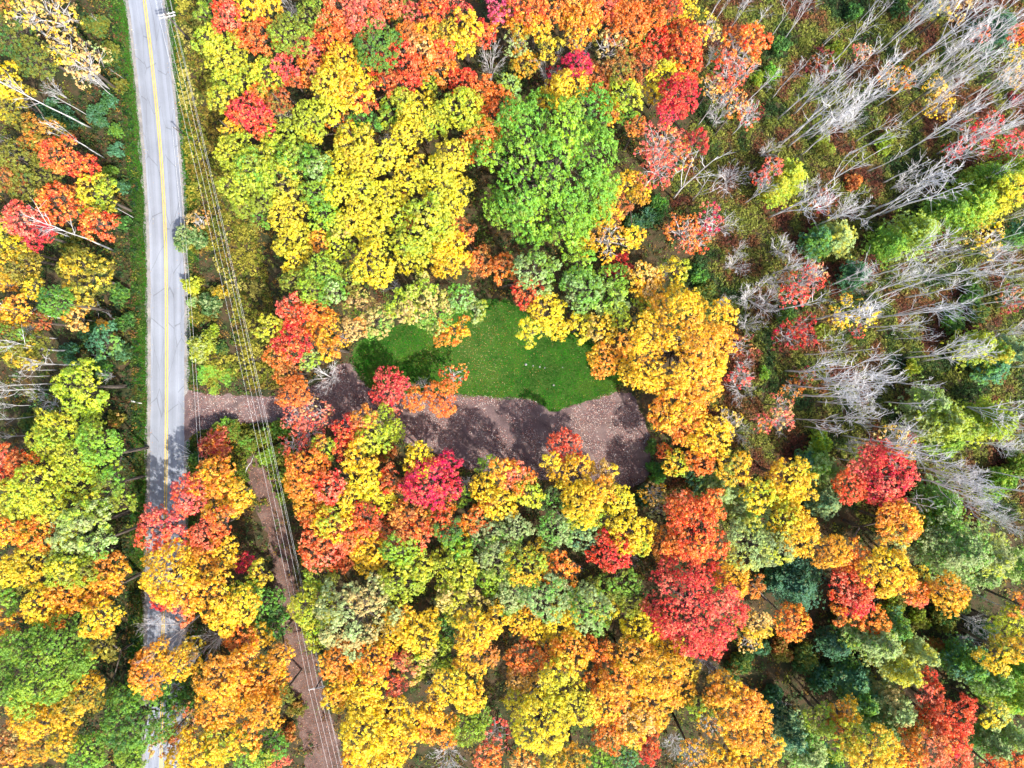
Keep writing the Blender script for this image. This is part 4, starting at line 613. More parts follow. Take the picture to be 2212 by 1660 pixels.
('D','n','',-81.89,2.53,6.81,(),'leftmost broken grey snag left of road above the driveway'),
('D','m','',-80.22,15.58,9.44,(),'seventh bare grey tree from left left of road above the driveway'),
('D','m','',-82.72,1.42,8.73,(),'fourth bare grey tree from left left of road above the driveway'),
('D','n','',-72.17,4.89,4.63,(),'rightmost broken grey snag left of road above the driveway'),
('D','m','',28.89,33.33,20,(),'leftmost bare grey tree in the upper right stand'),
('D','m','',32.36,33.06,12.74,(),'leftmost bare grey tree in the stand above right centre'),
('D','f','',38.89,63.61,9.17,(),'leftmost bare twiggy white tree along the top edge at right'),
('D','m','',36.11,64.72,8.26,(),'second bare grey tree from left along the top edge at right'),
('D','m','',41.67,60.83,10.53,(),'third bare grey tree from left along the top edge at right'),
('D','f','',33.33,46.39,12.99,(),'leftmost bare twiggy white tree in the upper right stand'),
('D','f','',38.33,50.83,12.5,(),'second bare twiggy white tree from left in the upper right stand'),
('D','n','',55.53,60.28,8.65,(),'rightmost broken grey snag along the top edge at right'),
('D','n','',55.67,61.11,5.04,(),'leftmost broken grey snag along the top edge at right'),
('D','m','',64.14,64.58,7.33,(),'tenth bare grey tree from left along the top edge at right'),
('D','m','',62.19,64.86,7.14,(),'ninth bare grey tree from left along the top edge at right'),
('D','m','',56.64,56.81,14.49,(),'seventh bare grey tree from left along the top edge at right'),
('D','f','',51.64,41.11,20,(),'sixth bare twiggy white tree from left in the upper right stand'),
('D','f','',49.42,42.5,19.68,(),'fifth bare twiggy white tree from left in the upper right stand'),
('D','m','',48.03,43.06,18.85,(),'third bare grey tree from left in the upper right stand'),
('D','f','',54.97,44.72,20,(),'seventh bare twiggy white tree from left in the upper right stand'),
('D','m','',53.03,43.89,19.05,(),'sixth bare grey tree from left in the upper right stand'),
('D','f','',67.75,61.81,11.34,(),'leftmost bare twiggy white tree in the top right corner'),
('D','f','',68.03,60,15.24,(),'second bare twiggy white tree from left in the top right corner'),
('D','f','',70.81,56.67,17.53,(),'fourth bare twiggy white tree from left in the top right corner'),
('D','f','',65.53,50,13.93,(),'leftmost bare twiggy white tree by the upper right edge'),
('D','f','',70.25,46.39,16.49,(),'second bare twiggy white tree from left by the upper right edge'),
('D','m','',61.64,43.61,11.26,(),'rightmost bare grey tree in the upper right stand'),
('D','m','',59.42,40.56,15.17,(),'eighth bare grey tree from left in the upper right stand'),
('D','f','',68.86,40.42,19.74,(),'third bare twiggy white tree from left by the upper right edge'),
('D','n','',63.72,38.19,10.4,(),'single broken grey snag in the upper right stand'),
('D','f','',46.08,29.86,20,(),'second bare twiggy white tree from left in the stand above right centre'),
('D','m','',55.53,35.14,16.97,(),'second bare grey tree from left in the stand above right centre'),
('D','f','',64.69,30.83,20,(),'leftmost bare twiggy white tree by the right edge above middle'),
('D','f','',54.69,28.47,16.13,(),'rightmost bare twiggy white tree in the stand above right centre'),
('D','n','',59.42,33.06,7.16,(),'single broken grey snag in the stand above right centre'),
('D','f','',78.86,48.06,16.96,(),'sixth bare twiggy white tree from left by the upper right edge'),
('D','m','',76.36,41.39,13.86,(),'second bare grey tree from left by the upper right edge'),
('D','m','',79.42,34.44,13.9,(),'fifth bare grey tree from left by the right edge above middle'),
('D','m','',66.08,30.56,20,(),'second bare grey tree from left by the right edge above middle'),
('D','f','',68.31,23.06,16.75,(),'second bare twiggy white tree from left by the right edge above middle'),
('D','m','',85.81,57.22,8.3,(),'eighth bare grey tree from left in the top right corner'),
('D','f','',77.47,40.56,18.66,(),'fifth bare twiggy white tree from left by the upper right edge'),
('D','f','',73.86,51.94,16.49,(),'sixth bare twiggy white tree from left in the top right corner'),
('D','f','',72.47,53.61,14.38,(),'fifth bare twiggy white tree from left in the top right corner'),
('D','f','',69.97,62.22,11.66,(),'third bare twiggy white tree from left in the top right corner'),
('D','f','',48.86,61.94,11.66,(),'rightmost bare twiggy white tree along the top edge at right'),
('D','m','',46.64,62.5,9.16,(),'fourth bare grey tree from left along the top edge at right'),
('D','m','',81.64,51.39,12.9,(),'seventh bare grey tree from left in the top right corner'),
('D','m','',58.58,53.61,13.8,(),'eighth bare grey tree from left along the top edge at right'),
('D','f','',75.25,57.5,12.3,(),'seventh bare twiggy white tree from left in the top right corner'),
('D','m','',80.81,49.72,11.58,(),'third bare grey tree from left by the upper right edge'),
('D','n','',56.08,15.72,9.11,(),'leftmost broken grey snag in the middle of the dead stand'),
('D','f','',63.86,16,17.56,(),'leftmost bare twiggy white tree by the right edge at middle'),
('D','m','',67.47,21,12.3,(),'second bare grey tree from left by the right edge at middle'),
('D','m','',65.53,21.42,8.88,(),'rightmost bare grey tree in the middle of the dead stand'),
('D','m','',73.17,20.31,8.68,(),'seventh bare grey tree from left by the right edge at middle'),
('D','f','',74.97,19.33,19.43,(),'fifth bare twiggy white tree from left by the right edge at middle'),
('D','m','',70.53,15.44,16.29,(),'sixth bare grey tree from left by the right edge at middle'),
('D','f','',64.69,11.97,20,(),'third bare twiggy white tree from left by the right edge at middle'),
('D','m','',63.03,10.17,14.9,(),'fourth bare grey tree from left in the middle of the dead stand'),
('D','f','',53.58,11.69,20,(),'second bare twiggy white tree from left in the middle of the dead stand'),
('D','m','',82.47,14.06,12.45,(),'ninth bare grey tree from left by the right edge at middle'),
('D','m','',80.53,14.75,12.96,(),'eighth bare grey tree from left by the right edge at middle'),
('D','n','',87.47,17.67,4.2,(),'single broken grey snag by the right edge at middle'),
('D','m','',52.47,5.17,14.13,(),'third bare grey tree from left in the middle of the dead stand'),
('D','n','',59.69,5.72,11.22,(),'rightmost broken grey snag in the middle of the dead stand'),
('D','n','',63.86,5.17,9.53,(),'single broken grey snag in the lower dead stand'),
('D','f','',70.53,4.75,20,(),'fourth bare twiggy white tree from left by the right edge at middle'),
('D','m','',71.08,5.72,8.84,(),'fifth bare grey tree from left by the right edge at middle'),
('D','f','',73.58,3.92,16.73,(),'leftmost bare twiggy white tree by the right edge below middle'),
('D','m','',84.14,9.19,10.4,(),'tenth bare grey tree from left by the right edge at middle'),
('D','f','',84.97,8.08,9.17,(),'rightmost bare twiggy white tree by the right edge at middle'),
('D','f','',49.14,2.53,20,(),'leftmost bare twiggy white tree in the lower dead stand'),
('D','f','',53.31,0.86,20,(),'fourth bare twiggy white tree from left in the lower dead stand'),
('D','f','',55.53,-0.25,20,(),'sixth bare twiggy white tree from left in the lower dead stand'),
('D','f','',51.64,-2.19,20,(),'second bare twiggy white tree from left in the lower dead stand'),
('D','f','',78.86,-3.86,17.44,(),'second bare twiggy white tree from left by the right edge below middle'),
('D','f','',80.81,-9.97,14.71,(),'rightmost bare twiggy white tree by the lower right edge'),
('D','m','',59.42,-9.28,14.03,(),'single bare grey tree at the foot of the dead stand'),
('D','f','',60.53,-10.25,20,(),'single bare twiggy white tree at the foot of the dead stand'),
('D','n','',58.31,-11.64,9.86,(),'leftmost broken grey snag at the foot of the dead stand'),
('D','n','',58.31,-13.31,9.64,(),'rightmost broken grey snag at the foot of the dead stand'),
('D','f','',69.14,-14.69,20,(),'leftmost bare twiggy white tree by the lower right edge'),
('D','f','',70.25,-16.64,20,(),'fifth bare twiggy white tree from left by the lower right edge'),
('D','f','',74.14,-19.14,15.5,(),'fourth bare twiggy white tree from left by the lower right edge'),
('D','f','',81.36,-21.64,12.32,(),'sixth bare twiggy white tree from left by the lower right edge'),
('D','n','',58.86,20.86,6.28,(),'second broken grey snag from left in the middle of the dead stand'),
('D','f','',66.92,18.92,10.52,(),'second bare twiggy white tree from left by the right edge at middle'),
('D','m','',87.75,-11.36,5.46,(),'sixth bare grey tree from left by the lower right edge'),
('D','m','',82.47,-37.44,12.92,(),'rightmost bare grey tree in the lower right woods by the edge'),
('D','m','',83.03,-61.19,5.65,(),'rightmost bare grey tree in the bottom right corner'),
('D','m','',81.36,-64.39,6.54,(),'leftmost bare grey tree in the bottom right corner'),
('D','m','',78.03,-40.78,10.72,(),'leftmost bare grey tree in the lower right woods by the edge'),
('D','f','',83.31,-23.83,10.51,(),'single bare twiggy white tree in the lower right woods by the edge'),
('D','m','',-39.69,66.11,4.47,(),'single bare grey tree along the top edge right of the road'),
('D','n','',-22.47,64.44,6.07,(),'single broken grey snag along the top edge right of the road'),
('D','n','',34.17,-61.89,4,(),'leftmost broken grey snag along the bottom edge at right'),
('D','n','',36.67,-61.89,5.17,(),'rightmost broken grey snag along the bottom edge at right'),
('D','f','',46.52,19.81,13.59,(),'single bare twiggy white tree just right of the golden tree'),
('D','f','',47.75,47.44,17.97,(),'fourth bare twiggy white tree from left in the upper right stand'),
('D','m','',63.94,19.32,13.78,(),'fifth bare grey tree from left in the middle of the dead stand'),
('D','m','',86.07,33.56,11.11,(),'seventh bare grey tree from left by the right edge above middle'),
('D','f','',80.19,44.31,15.16,(),'rightmost bare twiggy white tree by the upper right edge'),
('D','f','',73.9,-13.8,13.76,(),'third bare twiggy white tree from left by the lower right edge'),
('D','m','',88.27,56.37,13.56,(),'rightmost bare grey tree in the top right corner'),
('D','m','',40.65,48.99,14.05,(),'second bare grey tree from left in the upper right stand'),
('D','f','',57.05,-5.99,15.02,(),'fifth bare twiggy white tree from left in the lower dead stand'),
('D','m','',66.43,-12.29,15.77,(),'second bare grey tree from left by the lower right edge'),
('D','m','',82.32,-17.68,17.33,(),'fifth bare grey tree from left by the lower right edge'),
('D','m','',73.88,49.51,16.82,(),'leftmost bare grey tree by the upper right edge'),
('D','m','',49.73,-0.22,17.11,(),'leftmost bare grey tree in the lower dead stand'),
('D','m','',67.62,0.42,13.64,(),'second bare grey tree from left by the right edge below middle'),
('D','m','',88.69,42.33,12.84,(),'fourth bare grey tree from left by the upper right edge'),
('D','m','',89.18,38.03,13.52,(),'rightmost bare grey tree by the upper right edge'),
('D','m','',86.92,23.12,14.02,(),'rightmost bare grey tree by the right edge above middle'),
('D','m','',86.68,29.33,12.81,(),'eighth bare grey tree from left by the right edge above middle'),
('D','m','',64.37,67.31,13.91,(),'rightmost bare grey tree along the top edge at right'),
('D','f','',71.89,36.9,15.95,(),'fourth bare twiggy white tree from left by the upper right edge'),
('D','m','',34.11,62.93,17.74,(),'leftmost bare grey tree along the top edge at right'),
('D','m','',67.42,52.51,12.3,(),'second bare grey tree from left in the top right corner'),
('D','m','',78.1,58.98,16.69,(),'sixth bare grey tree from left in the top right corner'),
('D','m','',50.66,48.49,16.63,(),'fifth bare grey tree from left in the upper right stand'),
('D','m','',51.68,7.87,15.55,(),'second bare grey tree from left in the middle of the dead stand'),
('D','m','',83.71,28.11,12.58,(),'sixth bare grey tree from left by the right edge above middle'),
('D','m','',50.95,-6.23,15.02,(),'second bare grey tree from left in the lower dead stand'),
('D','f','',62.64,-7.46,14.25,(),'rightmost bare twiggy white tree in the lower dead stand'),
('D','f','',49.53,17.66,11.25,(),'leftmost bare twiggy white tree in the middle of the dead stand'),
('D','f','',41.8,67.92,17.16,(),'second bare twiggy white tree from left along the top edge at right'),
('D','m','',64.97,-19.56,16.02,(),'leftmost bare grey tree by the lower right edge'),
('D','m','',70.96,22.05,13.02,(),'third bare grey tree from left by the right edge above middle'),
('D','m','',83.99,-8.49,17.01,(),'rightmost bare grey tree by the lower right edge'),
('D','f','',79,22.65,12.39,(),'third bare twiggy white tree from left by the right edge above middle'),
('D','m','',75.69,53.01,13.1,(),'fourth bare grey tree from left in the top right corner'),
('D','m','',86.83,13.75,13.39,(),'eleventh bare grey tree from left by the right edge at middle'),
('D','m','',88.72,20.1,16.68,(),'rightmost bare grey tree by the right edge at middle'),
('D','m','',53.06,50.74,14.74,(),'sixth bare grey tree from left along the top edge at right'),
('D','m','',85.83,-3.54,16.76,(),'rightmost bare grey tree by the right edge below middle'),
('D','m','',47.11,13.22,14.64,(),'leftmost bare grey tree in the middle of the dead stand'),
('D','m','',60.03,-0.9,11.01,(),'rightmost bare grey tree in the lower dead stand'),
('D','f','',77.41,64.22,11.35,(),'eighth bare twiggy white tree from left in the top right corner'),
('D','f','',88.88,-7.86,11.6,(),'third bare twiggy white tree from left by the right edge below middle'),
('D','m','',66.56,36.16,12.34,(),'leftmost bare grey tree by the right edge above middle'),
('D','f','',78.56,17.8,11.3,(),'sixth bare twiggy white tree from left by the right edge at middle'),
('D','f','',54.7,-3.1,15.36,(),'third bare twiggy white tree from left in the lower dead stand'),
('D','m','',66.75,-3.28,12.57,(),'leftmost bare grey tree by the right edge below middle'),
('D','m','',83.41,-15.17,13.62,(),'fourth bare grey tree from left by the lower right edge'),
('D','f','',86.83,3.11,16.95,(),'rightmost bare twiggy white tree by the right edge below middle'),
('D','m','',65.25,59.14,15.11,(),'leftmost bare grey tree in the top right corner'),
('D','m','',60.06,47.29,13.72,(),'seventh bare grey tree from left in the upper right stand'),
('D','m','',65.28,9.55,13.63,(),'leftmost bare grey tree by the right edge at middle'),
('D','m','',52.47,-7.66,11.18,(),'third bare grey tree from left in the lower dead stand'),
('D','m','',76.96,22.74,16.01,(),'fourth bare grey tree from left by the right edge above middle'),
('D','f','',73.09,-15.72,12.77,(),'second bare twiggy white tree from left by the lower right edge'),
('D','f','',88.4,34.87,12.65,(),'rightmost bare twiggy white tree by the right edge above middle'),
('D','f','',56.71,17.65,15.06,(),'rightmost bare twiggy white tree in the middle of the dead stand'),
('D','f','',41.81,32.57,12.14,(),'leftmost bare twiggy white tree in the stand above right centre'),
('D','m','',62.58,28.83,16.03,(),'rightmost bare grey tree in the stand above right centre'),
('D','m','',86.58,-7.59,14.77,(),'third bare grey tree from left by the right edge below middle'),
('D','m','',67.06,16.21,17.89,(),'fourth bare grey tree from left by the right edge at middle'),
('D','m','',50.5,44.43,16.63,(),'fourth bare grey tree from left in the upper right stand'),
('D','f','',77.35,55.53,17.94,(),'rightmost bare twiggy white tree in the top right corner'),
('D','m','',70.35,65.86,17.95,(),'third bare grey tree from left in the top right corner'),
('D','m','',75.01,-17.29,14.27,(),'third bare grey tree from left by the lower right edge'),
('D','m','',77.53,62.16,12.52,(),'fifth bare grey tree from left in the top right corner'),
('D','m','',46.75,51.43,12.81,(),'fifth bare grey tree from left along the top edge at right'),
('D','m','',68.59,8.13,11.26,(),'third bare grey tree from left by the right edge at middle'),
('D','f','',39.62,44.78,11.25,(),'third bare twiggy white tree from left in the upper right stand'),
('D','f','',60.77,49.6,15.1,(),'rightmost bare twiggy white tree in the upper right stand'),
('V','v','v',-3.86,54.15,12,((0,0,0,3.24,'v'),),'single bare bushy tree along the top edge at centre'),
('V','v','v',-21.47,42.19,8,((0,0,0,1.72,'v'),),'single bare bushy tree in the upper woods at centre left'),
('V','v','v',-37.69,64.1,9,((0,0,0,1.71,'v'),),'single bare bushy tree along the top edge right of the road'),
('V','v','v',5.92,53.06,13,((0,0,0,2.83,'v'),),'leftmost bare bushy tree along the top edge right of centre'),
('V','v','v',11.92,56.75,12,((0,0,0,2.85,'v'),),'rightmost bare bushy tree along the top edge right of centre'),
('V','v','v',38.17,36.03,7,((0,0,0,3.6,'v'),),'second bare bushy tree from left in the stand above right centre'),
('V','v','v',35.76,27.49,7,((0,0,0,3.74,'v'),),'leftmost bare bushy tree in the stand above right centre'),
('V','v','v',39.96,23.49,5,((0,0,0,1.75,'v'),),'third bare bushy tree from left in the stand above right centre'),
('V','v','v',25.47,39.27,8,((0,0,0,2.92,'v'),),'single bare bushy tree around the huge green tree'),
('V','v','v',34.82,56.98,9,((0,0,0,2.11,'v'),),'single bare bushy tree along the top edge at right'),
('V','v','v',36.09,46.43,8,((0,0,0,2.65,'v'),),'leftmost bare bushy tree in the upper right stand'),
('V','v','v',25.32,18.49,9,((0,0,0,1.98,'v'),),'single bare bushy tree in the woods above the golden tree'),
('V','v','v',39.19,20.97,6,((0,0,0,2.55,'v'),),'second bare bushy tree from left just right of the golden tree'),
('V','v','v',41.63,15.24,7,((0,0,0,4,'v'),),'fourth bare bushy tree from left just right of the golden tree'),
('V','v','v',41.07,10.5,6,((0,0,0,2.82,'v'),),'third bare bushy tree from left just right of the golden tree'),
('V','v','v',39.5,-8.51,7,((0,0,0,3.07,'v'),),'leftmost bare bushy tree at the foot of the dead stand'),
('V','v','v',40,-0.51,6,((0,0,0,3.49,'v'),),'leftmost bare bushy tree below right of the golden tree'),
('V','v','v',37.26,14.61,5,((0,0,0,1.89,'v'),),'leftmost bare bushy tree just right of the golden tree'),
('V','v','v',40.73,3.01,4,((0,0,0,1.9,'v'),),'second bare bushy tree from left below right of the golden tree'),
('V','v','v',46.41,17.91,7,((0,0,0,2.67,'v'),),'rightmost bare bushy tree just right of the golden tree'),
('V','v','v',45.08,14.44,7,((0,0,0,3.2,'v'),),'fifth bare bushy tree from left just right of the golden tree'),
('V','v','v',60.99,17.04,5,((0,0,0,2.16,'v'),),'single bare bushy tree in the middle of the dead stand'),
('V','v','v',46.41,-6.65,7,((0,0,0,2.14,'v'),),'rightmost bare bushy tree below right of the golden tree'),
('V','v','v',59.84,-10.71,6,((0,0,0,2.15,'v'),),'rightmost bare bushy tree at the foot of the dead stand'),
('V','v','v',67.76,-10.38,7,((0,0,0,2.4,'v'),),'single bare bushy tree by the lower right edge'),
('V','v','v',-20.67,17.27,8,((0,0,0,2.12,'v'),),'single bare bushy tree in the upper grove above the lawn'),
('V','v','v',-32.19,1.1,6,((0,0,0,3.36,'v'),),'rightmost bare bushy tree along the driveway'),
('V','v','v',-15.19,-0.51,7,((0,0,0,2.8,'v'),),'single bare bushy tree at the edge of the lawn'),
('V','v','v',-7.62,-16.86,9,((0,0,0,1.98,'v'),),'single bare bushy tree in the woods below the gravel clearing'),
('V','v','v',-36.27,-6.65,7,((0,0,0,2.4,'v'),),'leftmost bare bushy tree along the driveway'),
('V','v','v',-56.01,-41.42,14,((0,0,0,3.71,'v'),),'rightmost bare bushy tree between lower road and wires'),
('V','v','v',-59.8,-39.59,12,((0,0,0,2.2,'v'),),'leftmost bare bushy tree between lower road and wires'),
('V','v','v',-50.12,-43.21,14,((0,0,0,2.69,'v'),),'rightmost bare bushy tree between road and wires at bottom'),
('V','v','v',-56.06,-48.72,10,((0,0,0,2.23,'v'),),'second bare bushy tree from left between road and wires at bottom'),
('V','v','v',-59.65,-61.77,8,((0,0,0,2.39,'v'),),'leftmost bare bushy tree between road and wires at bottom'),
('V','v','v',-11.58,-64.05,9,((0,0,0,3.56,'v'),),'rightmost bare bushy tree along the bottom edge at centre'),
('V','v','v',-14.04,-51.95,8,((0,0,0,1.59,'v'),),'leftmost bare bushy tree along the bottom edge at centre'),
('V','v','v',10.81,-31.6,9,((0,0,0,1.71,'v'),),'leftmost bare bushy tree in the lower woods right of centre'),
('V','v','v',28.02,-62.93,7,((0,0,0,2.94,'v'),),'single bare bushy tree along the bottom edge right of centre'),
('V','v','v',20.67,-30.55,6,((0,0,0,1.34,'v'),),'rightmost bare bushy tree in the lower woods right of centre'),
('V','v','v',34.02,-49.09,5,((0,0,0,2.16,'v'),),'leftmost bare bushy tree along the bottom edge at right'),
('V','v','v',79.89,-45.04,5,((0,0,0,2.83,'v'),),'single bare bushy tree in the bottom right corner'),
('V','v','v',80.57,-41.31,7,((0,0,0,2.4,'v'),),'single bare bushy tree in the lower right woods by the edge'),
('V','v','v',46.68,-57.19,5,((0,0,0,2.16,'v'),),'rightmost bare bushy tree along the bottom edge at right'),
('V','v','v',51.22,33.63,7,((0,0,0,2.4,'v'),),'fifth bare bushy tree from left in the stand above right centre'),
('V','v','v',67.9,35.02,8,((0,0,0,2.65,'v'),),'single bare bushy tree by the right edge above middle'),
('V','v','v',58.08,29.72,8,((0,0,0,2.39,'v'),),'rightmost bare bushy tree in the stand above right centre'),
('V','v','v',47.49,23.49,5,((0,0,0,2.97,'v'),),'fourth bare bushy tree from left in the stand above right centre'),
('V','v','v',74.52,52.92,11,((0,0,0,3.13,'v'),),'single bare bushy tree in the top right corner'),
('V','v','v',44.55,40.86,8,((0,0,0,2.39,'v'),),'second bare bushy tree from left in the upper right stand'),
('V','v','v',59.57,45.37,6,((0,0,0,1.61,'v'),),'rightmost bare bushy tree in the upper right stand'),
('V','v','v',-72.32,52.97,10,((0,0,0,2.88,'v'),),'rightmost bare bushy tree in the top left corner'),
('V','v','v',-83.3,62.25,9,((0,0,0,2.11,'v'),),'leftmost bare bushy tree in the top left corner'),
('V','v','v',-79.75,51.24,7,((0,0,0,1.87,'v'),),'second bare bushy tree from left in the top left corner'),
('V','v','v',-71.36,1.38,4,((0,0,0,1.63,'v'),),'rightmost bare bushy tree left of road above the driveway'),
('V','v','v',-84.59,10.11,8,((0,0,0,1.86,'v'),),'leftmost bare bushy tree left of road above the driveway'),
('V','v','v',-83.16,-1.85,6,((0,0,0,2.15,'v'),),'single bare bushy tree left of the road opposite the driveway')
]
LAWN=[(-29.25,4.58),(-28,7.08),(-25.5,9.58),(-19.67,10.83),(-12.17,11.67),(-8,14.17),(-5.5,15.17),(0,15),(3.67,11.67),(12,9.17),(17.83,5.83),(19.92,-1.33),(15.58,-2.17),(12.5,-3.58),(8.33,-4.42),(6.42,-4.83),(4.17,-2.83),(0,-2.5),(-10,-1.92),(-17.17,-1.67),(-23,-1.25),(-26.67,-0.17)]
GRAVEL=[(-59.17,-0.67),(-56.33,-1.67),(-46.33,-2.17),(-40.5,-2.17),(-33.83,0.83),(-30.5,4.17),(-26.33,2.5),(-26.67,-0.33),(-23,-1.33),(-17.17,-1.67),(-10,-1.83),(0,-2.33),(4.17,-2.67),(6.42,-4.5),(8.33,-4.25),(12.5,-3.42),(15.58,-2),(19.92,-1.17),(21.58,-1.67),(24.42,-7.5),(25.08,-13),(24.42,-17.17),(21.08,-19),(16.17,-18.17),(6.17,-17),(-0.5,-17),(-7.17,-15.67),(-9.67,-13.83),(-17.17,-11.67),(-20.5,-9.58),(-25.5,-7.92),(-32.17,-7.67),(-40.5,-6.83),(-48.83,-7),(-55.5,-8),(-57.83,-9.58),(-59.17,-11.25)]
TRAIL=[(-46.75,-12.08),(-42.17,-12.92),(-41.75,-20.83),(-40.08,-29.17),(-38.83,-36.67),(-36.75,-45),(-34.67,-51.67),(-32.83,-59.17),(-30.08,-67.5),(-28.42,-77.5),(-35.5,-77.5),(-37.17,-69.17),(-38.42,-60.83),(-40.33,-51.67),(-41.67,-43.33),(-42.5,-35),(-44.25,-26.67),(-46.75,-19.17),(-48,-14.17)]
ROADC=[(-72.58,127.5),(-69.25,94.17),(-67.42,79.17),(-66.17,69.17),(-65.46,63.58),(-64.83,58.08),(-63.67,46.92),(-62.83,35.83),(-62.33,24.75),(-62.17,10.83),(-62.17,0),(-62.25,-14.17),(-62.38,-23),(-62.67,-36.67),(-63,-55.83),(-63.17,-69.17),(-63.42,-89.17),(-64,-139.17)]

rng = np.random.default_rng(11)
rnd = random.Random(5)

# ------------------------------------------------------------------ small helpers
def lin(c):
    return tuple(((v / 255.0) / 12.92 if v <= 10 else ((v / 255.0 + 0.055) / 1.055) ** 2.4) for v in c)

LEAF = {k: lin(v) for k, v in dict(
    Y=(246, 214, 38), LY=(212, 208, 56), YG=(170, 194, 56), G=(122, 172, 58), DG=(74, 118, 58), SG=(172, 192, 124), BG=(92, 144, 108),
    O=(245, 150, 46), A=(252, 196, 30), RO=(242, 112, 50), R=(236, 72, 56), C=(216, 26, 58), P=(238, 126, 102), B=(190, 118, 58),
    T=(224, 188, 118), OL=(136, 138, 50), M=(148, 52, 54), MG=(226, 90, 120)).items()}

def tag(o, label=None, cat=None, group=None, kind=None):
    if label: o['label'] = label
    if cat: o['category'] = cat
    if group: o['group'] = group
    if kind: o['kind'] = kind
    return o

def mesh_np(name, verts, faces, nper, attrs=None, smooth=False):
    """verts (N,3), faces (M,nper) int"""
    me = bpy.data.meshes.new(name)
    nv, nf = len(verts), len(faces)
    me.vertices.add(nv); me.vertices.foreach_set('co', np.ascontiguousarray(verts, dtype=np.float32).ravel())
    me.loops.add(nf * nper); me.loops.foreach_set('vertex_index', np.ascontiguousarray(faces, dtype=np.int32).ravel())
    me.polygons.add(nf)
    me.polygons.foreach_set('loop_start', np.arange(0, nf * nper, nper, dtype=np.int32))
    if smooth: me.polygons.foreach_set('use_smooth', np.ones(nf, dtype=bool))
    for an, av in (attrs or {}).items():
        at = me.attributes.new(an, 'FLOAT_COLOR', 'POINT')
        at.data.foreach_set('color', np.ascontiguousarray(av, dtype=np.float32).ravel())
    me.update(calc_edges=True)
    return me

def mesh_py(name, v, f, smooth=False):
    me = bpy.data.meshes.new(name); me.from_pydata([tuple(p) for p in v], [], [tuple(q) for q in f]); me.update()
    if smooth: me.polygons.foreach_set('use_smooth', [True] * len(me.polygons))
    return me

def obj(name, me, mat=None, parent=None, loc=(0, 0, 0)):
    o = bpy.data.objects.new(name, me); col.objects.link(o); o.location = loc
    if mat is not None and me is not None and not me.materials: me.materials.append(mat)
    if parent is not None: o.parent = parent
    return o

def empty(name, loc):
    o = bpy.data.objects.new(name, None); col.objects.link(o); o.location = loc; o.empty_display_size = 0.3
    return o

def unit(a):
    return a / np.maximum(np.linalg.norm(a, axis=-1, keepdims=True), 1e-6)

class Tubes:
    """collects tapered tubes"""
    def __init__(self): self.v = []; self.f = []
    def tube(self, pts, rads, n=5, cap=True):
        pts = [Vector(p) for p in pts]; base = len(self.v)
        for i, p in enumerate(pts):
            d = (pts[min(i + 1, len(pts) - 1)] - pts[max(i - 1, 0)])
            if d.length < 1e-6: d = Vector((0, 0, 1))
            d.normalize()
            a = d.orthogonal().normalized() if i == 0 else (a - d * a.dot(d)).normalized()
            b = d.cross(a)
            for k in range(n):
                t = 2 * math.pi * k / n
                self.v.append(p + (a * math.cos(t) + b * math.sin(t)) * rads[i])
        for i in range(len(pts) - 1):
            for k in range(n):
                k2 = (k + 1) % n
                self.f.append((base + i * n + k, base + i * n + k2, base + (i + 1) * n + k2, base + (i + 1) * n + k))
        if cap:
            self.f.append(tuple(base + (len(pts) - 1) * n + k for k in range(n)))
            self.f.append(tuple(base + n - 1 - k for k in range(n)))
    def mesh(self, name, smooth=True): return mesh_py(name, self.v, self.f, smooth)

def leaves(cent, nrm, length, width, attr_name, attr, rg, fold=0.18):
    """folded rhombus for each leaf"""
    n = len(cent)
    t = unit(np.cross(nrm, unit(rg.normal(size=(n, 3)))))
    b = np.cross(nrm, t)
    L = length[:, None] * 0.5; W = width[:, None] * 0.5
    V = np.empty((n, 4, 3))
    V[:, 0] = cent - t * L; V[:, 2] = cent + t * L
    V[:, 1] = cent + b * W + nrm * W * fold * 2; V[:, 3] = cent - b * W + nrm * W * fold * 2
    F = np.arange(n * 4).reshape(n, 4)
    A = np.repeat(attr[:, None, :], 4, axis=1).reshape(-1, 4)
    return V.reshape(-1, 3), F, {attr_name: A}

# value noise on the ground plane
_ng = rng.random((256, 256))
def vnoise(x, y, s, seed=0):
    u = np.asarray(x) / s + 37.3 * (seed + 1); v = np.asarray(y) / s + 91.7 * (seed + 1)
    i = np.floor(u).astype(int); j = np.floor(v).astype(int); fu = u - i; fv = v - j
    fu = fu * fu * (3 - 2 * fu); fv = fv * fv * (3 - 2 * fv)
    g = lambda a, b: _ng[a % 256, b % 256]
    return (g(i, j) * (1 - fu) + g(i + 1, j) * fu) * (1 - fv) + (g(i, j + 1) * (1 - fu) + g(i + 1, j + 1) * fu) * fv

def inside(poly, x, y):
    P = np.array(poly); res = np.zeros(len(x), bool)
    for k in range(len(P)):
        x1, y1 = P[k - 1]; x2, y2 = P[k]
        c = ((y1 > y) != (y2 > y))
        with np.errstate(divide='ignore', invalid='ignore'):
            res ^= c & (x < (x2 - x1) * (y - y1) / (y2 - y1 + 1e-12) + x1)
    return res

# ------------------------------------------------------------------ materials
def newmat(name):
    m = bpy.data.materials.new(name); m.use_nodes = True
    n = m.node_tree; n.nodes.clear()
    out = n.nodes.new('ShaderNodeOutputMaterial')
    return m, n, out

def N(n, t, **kw):
    nd = n.nodes.new(t)
    for k, v in kw.items(): setattr(nd, k, v)
    return nd

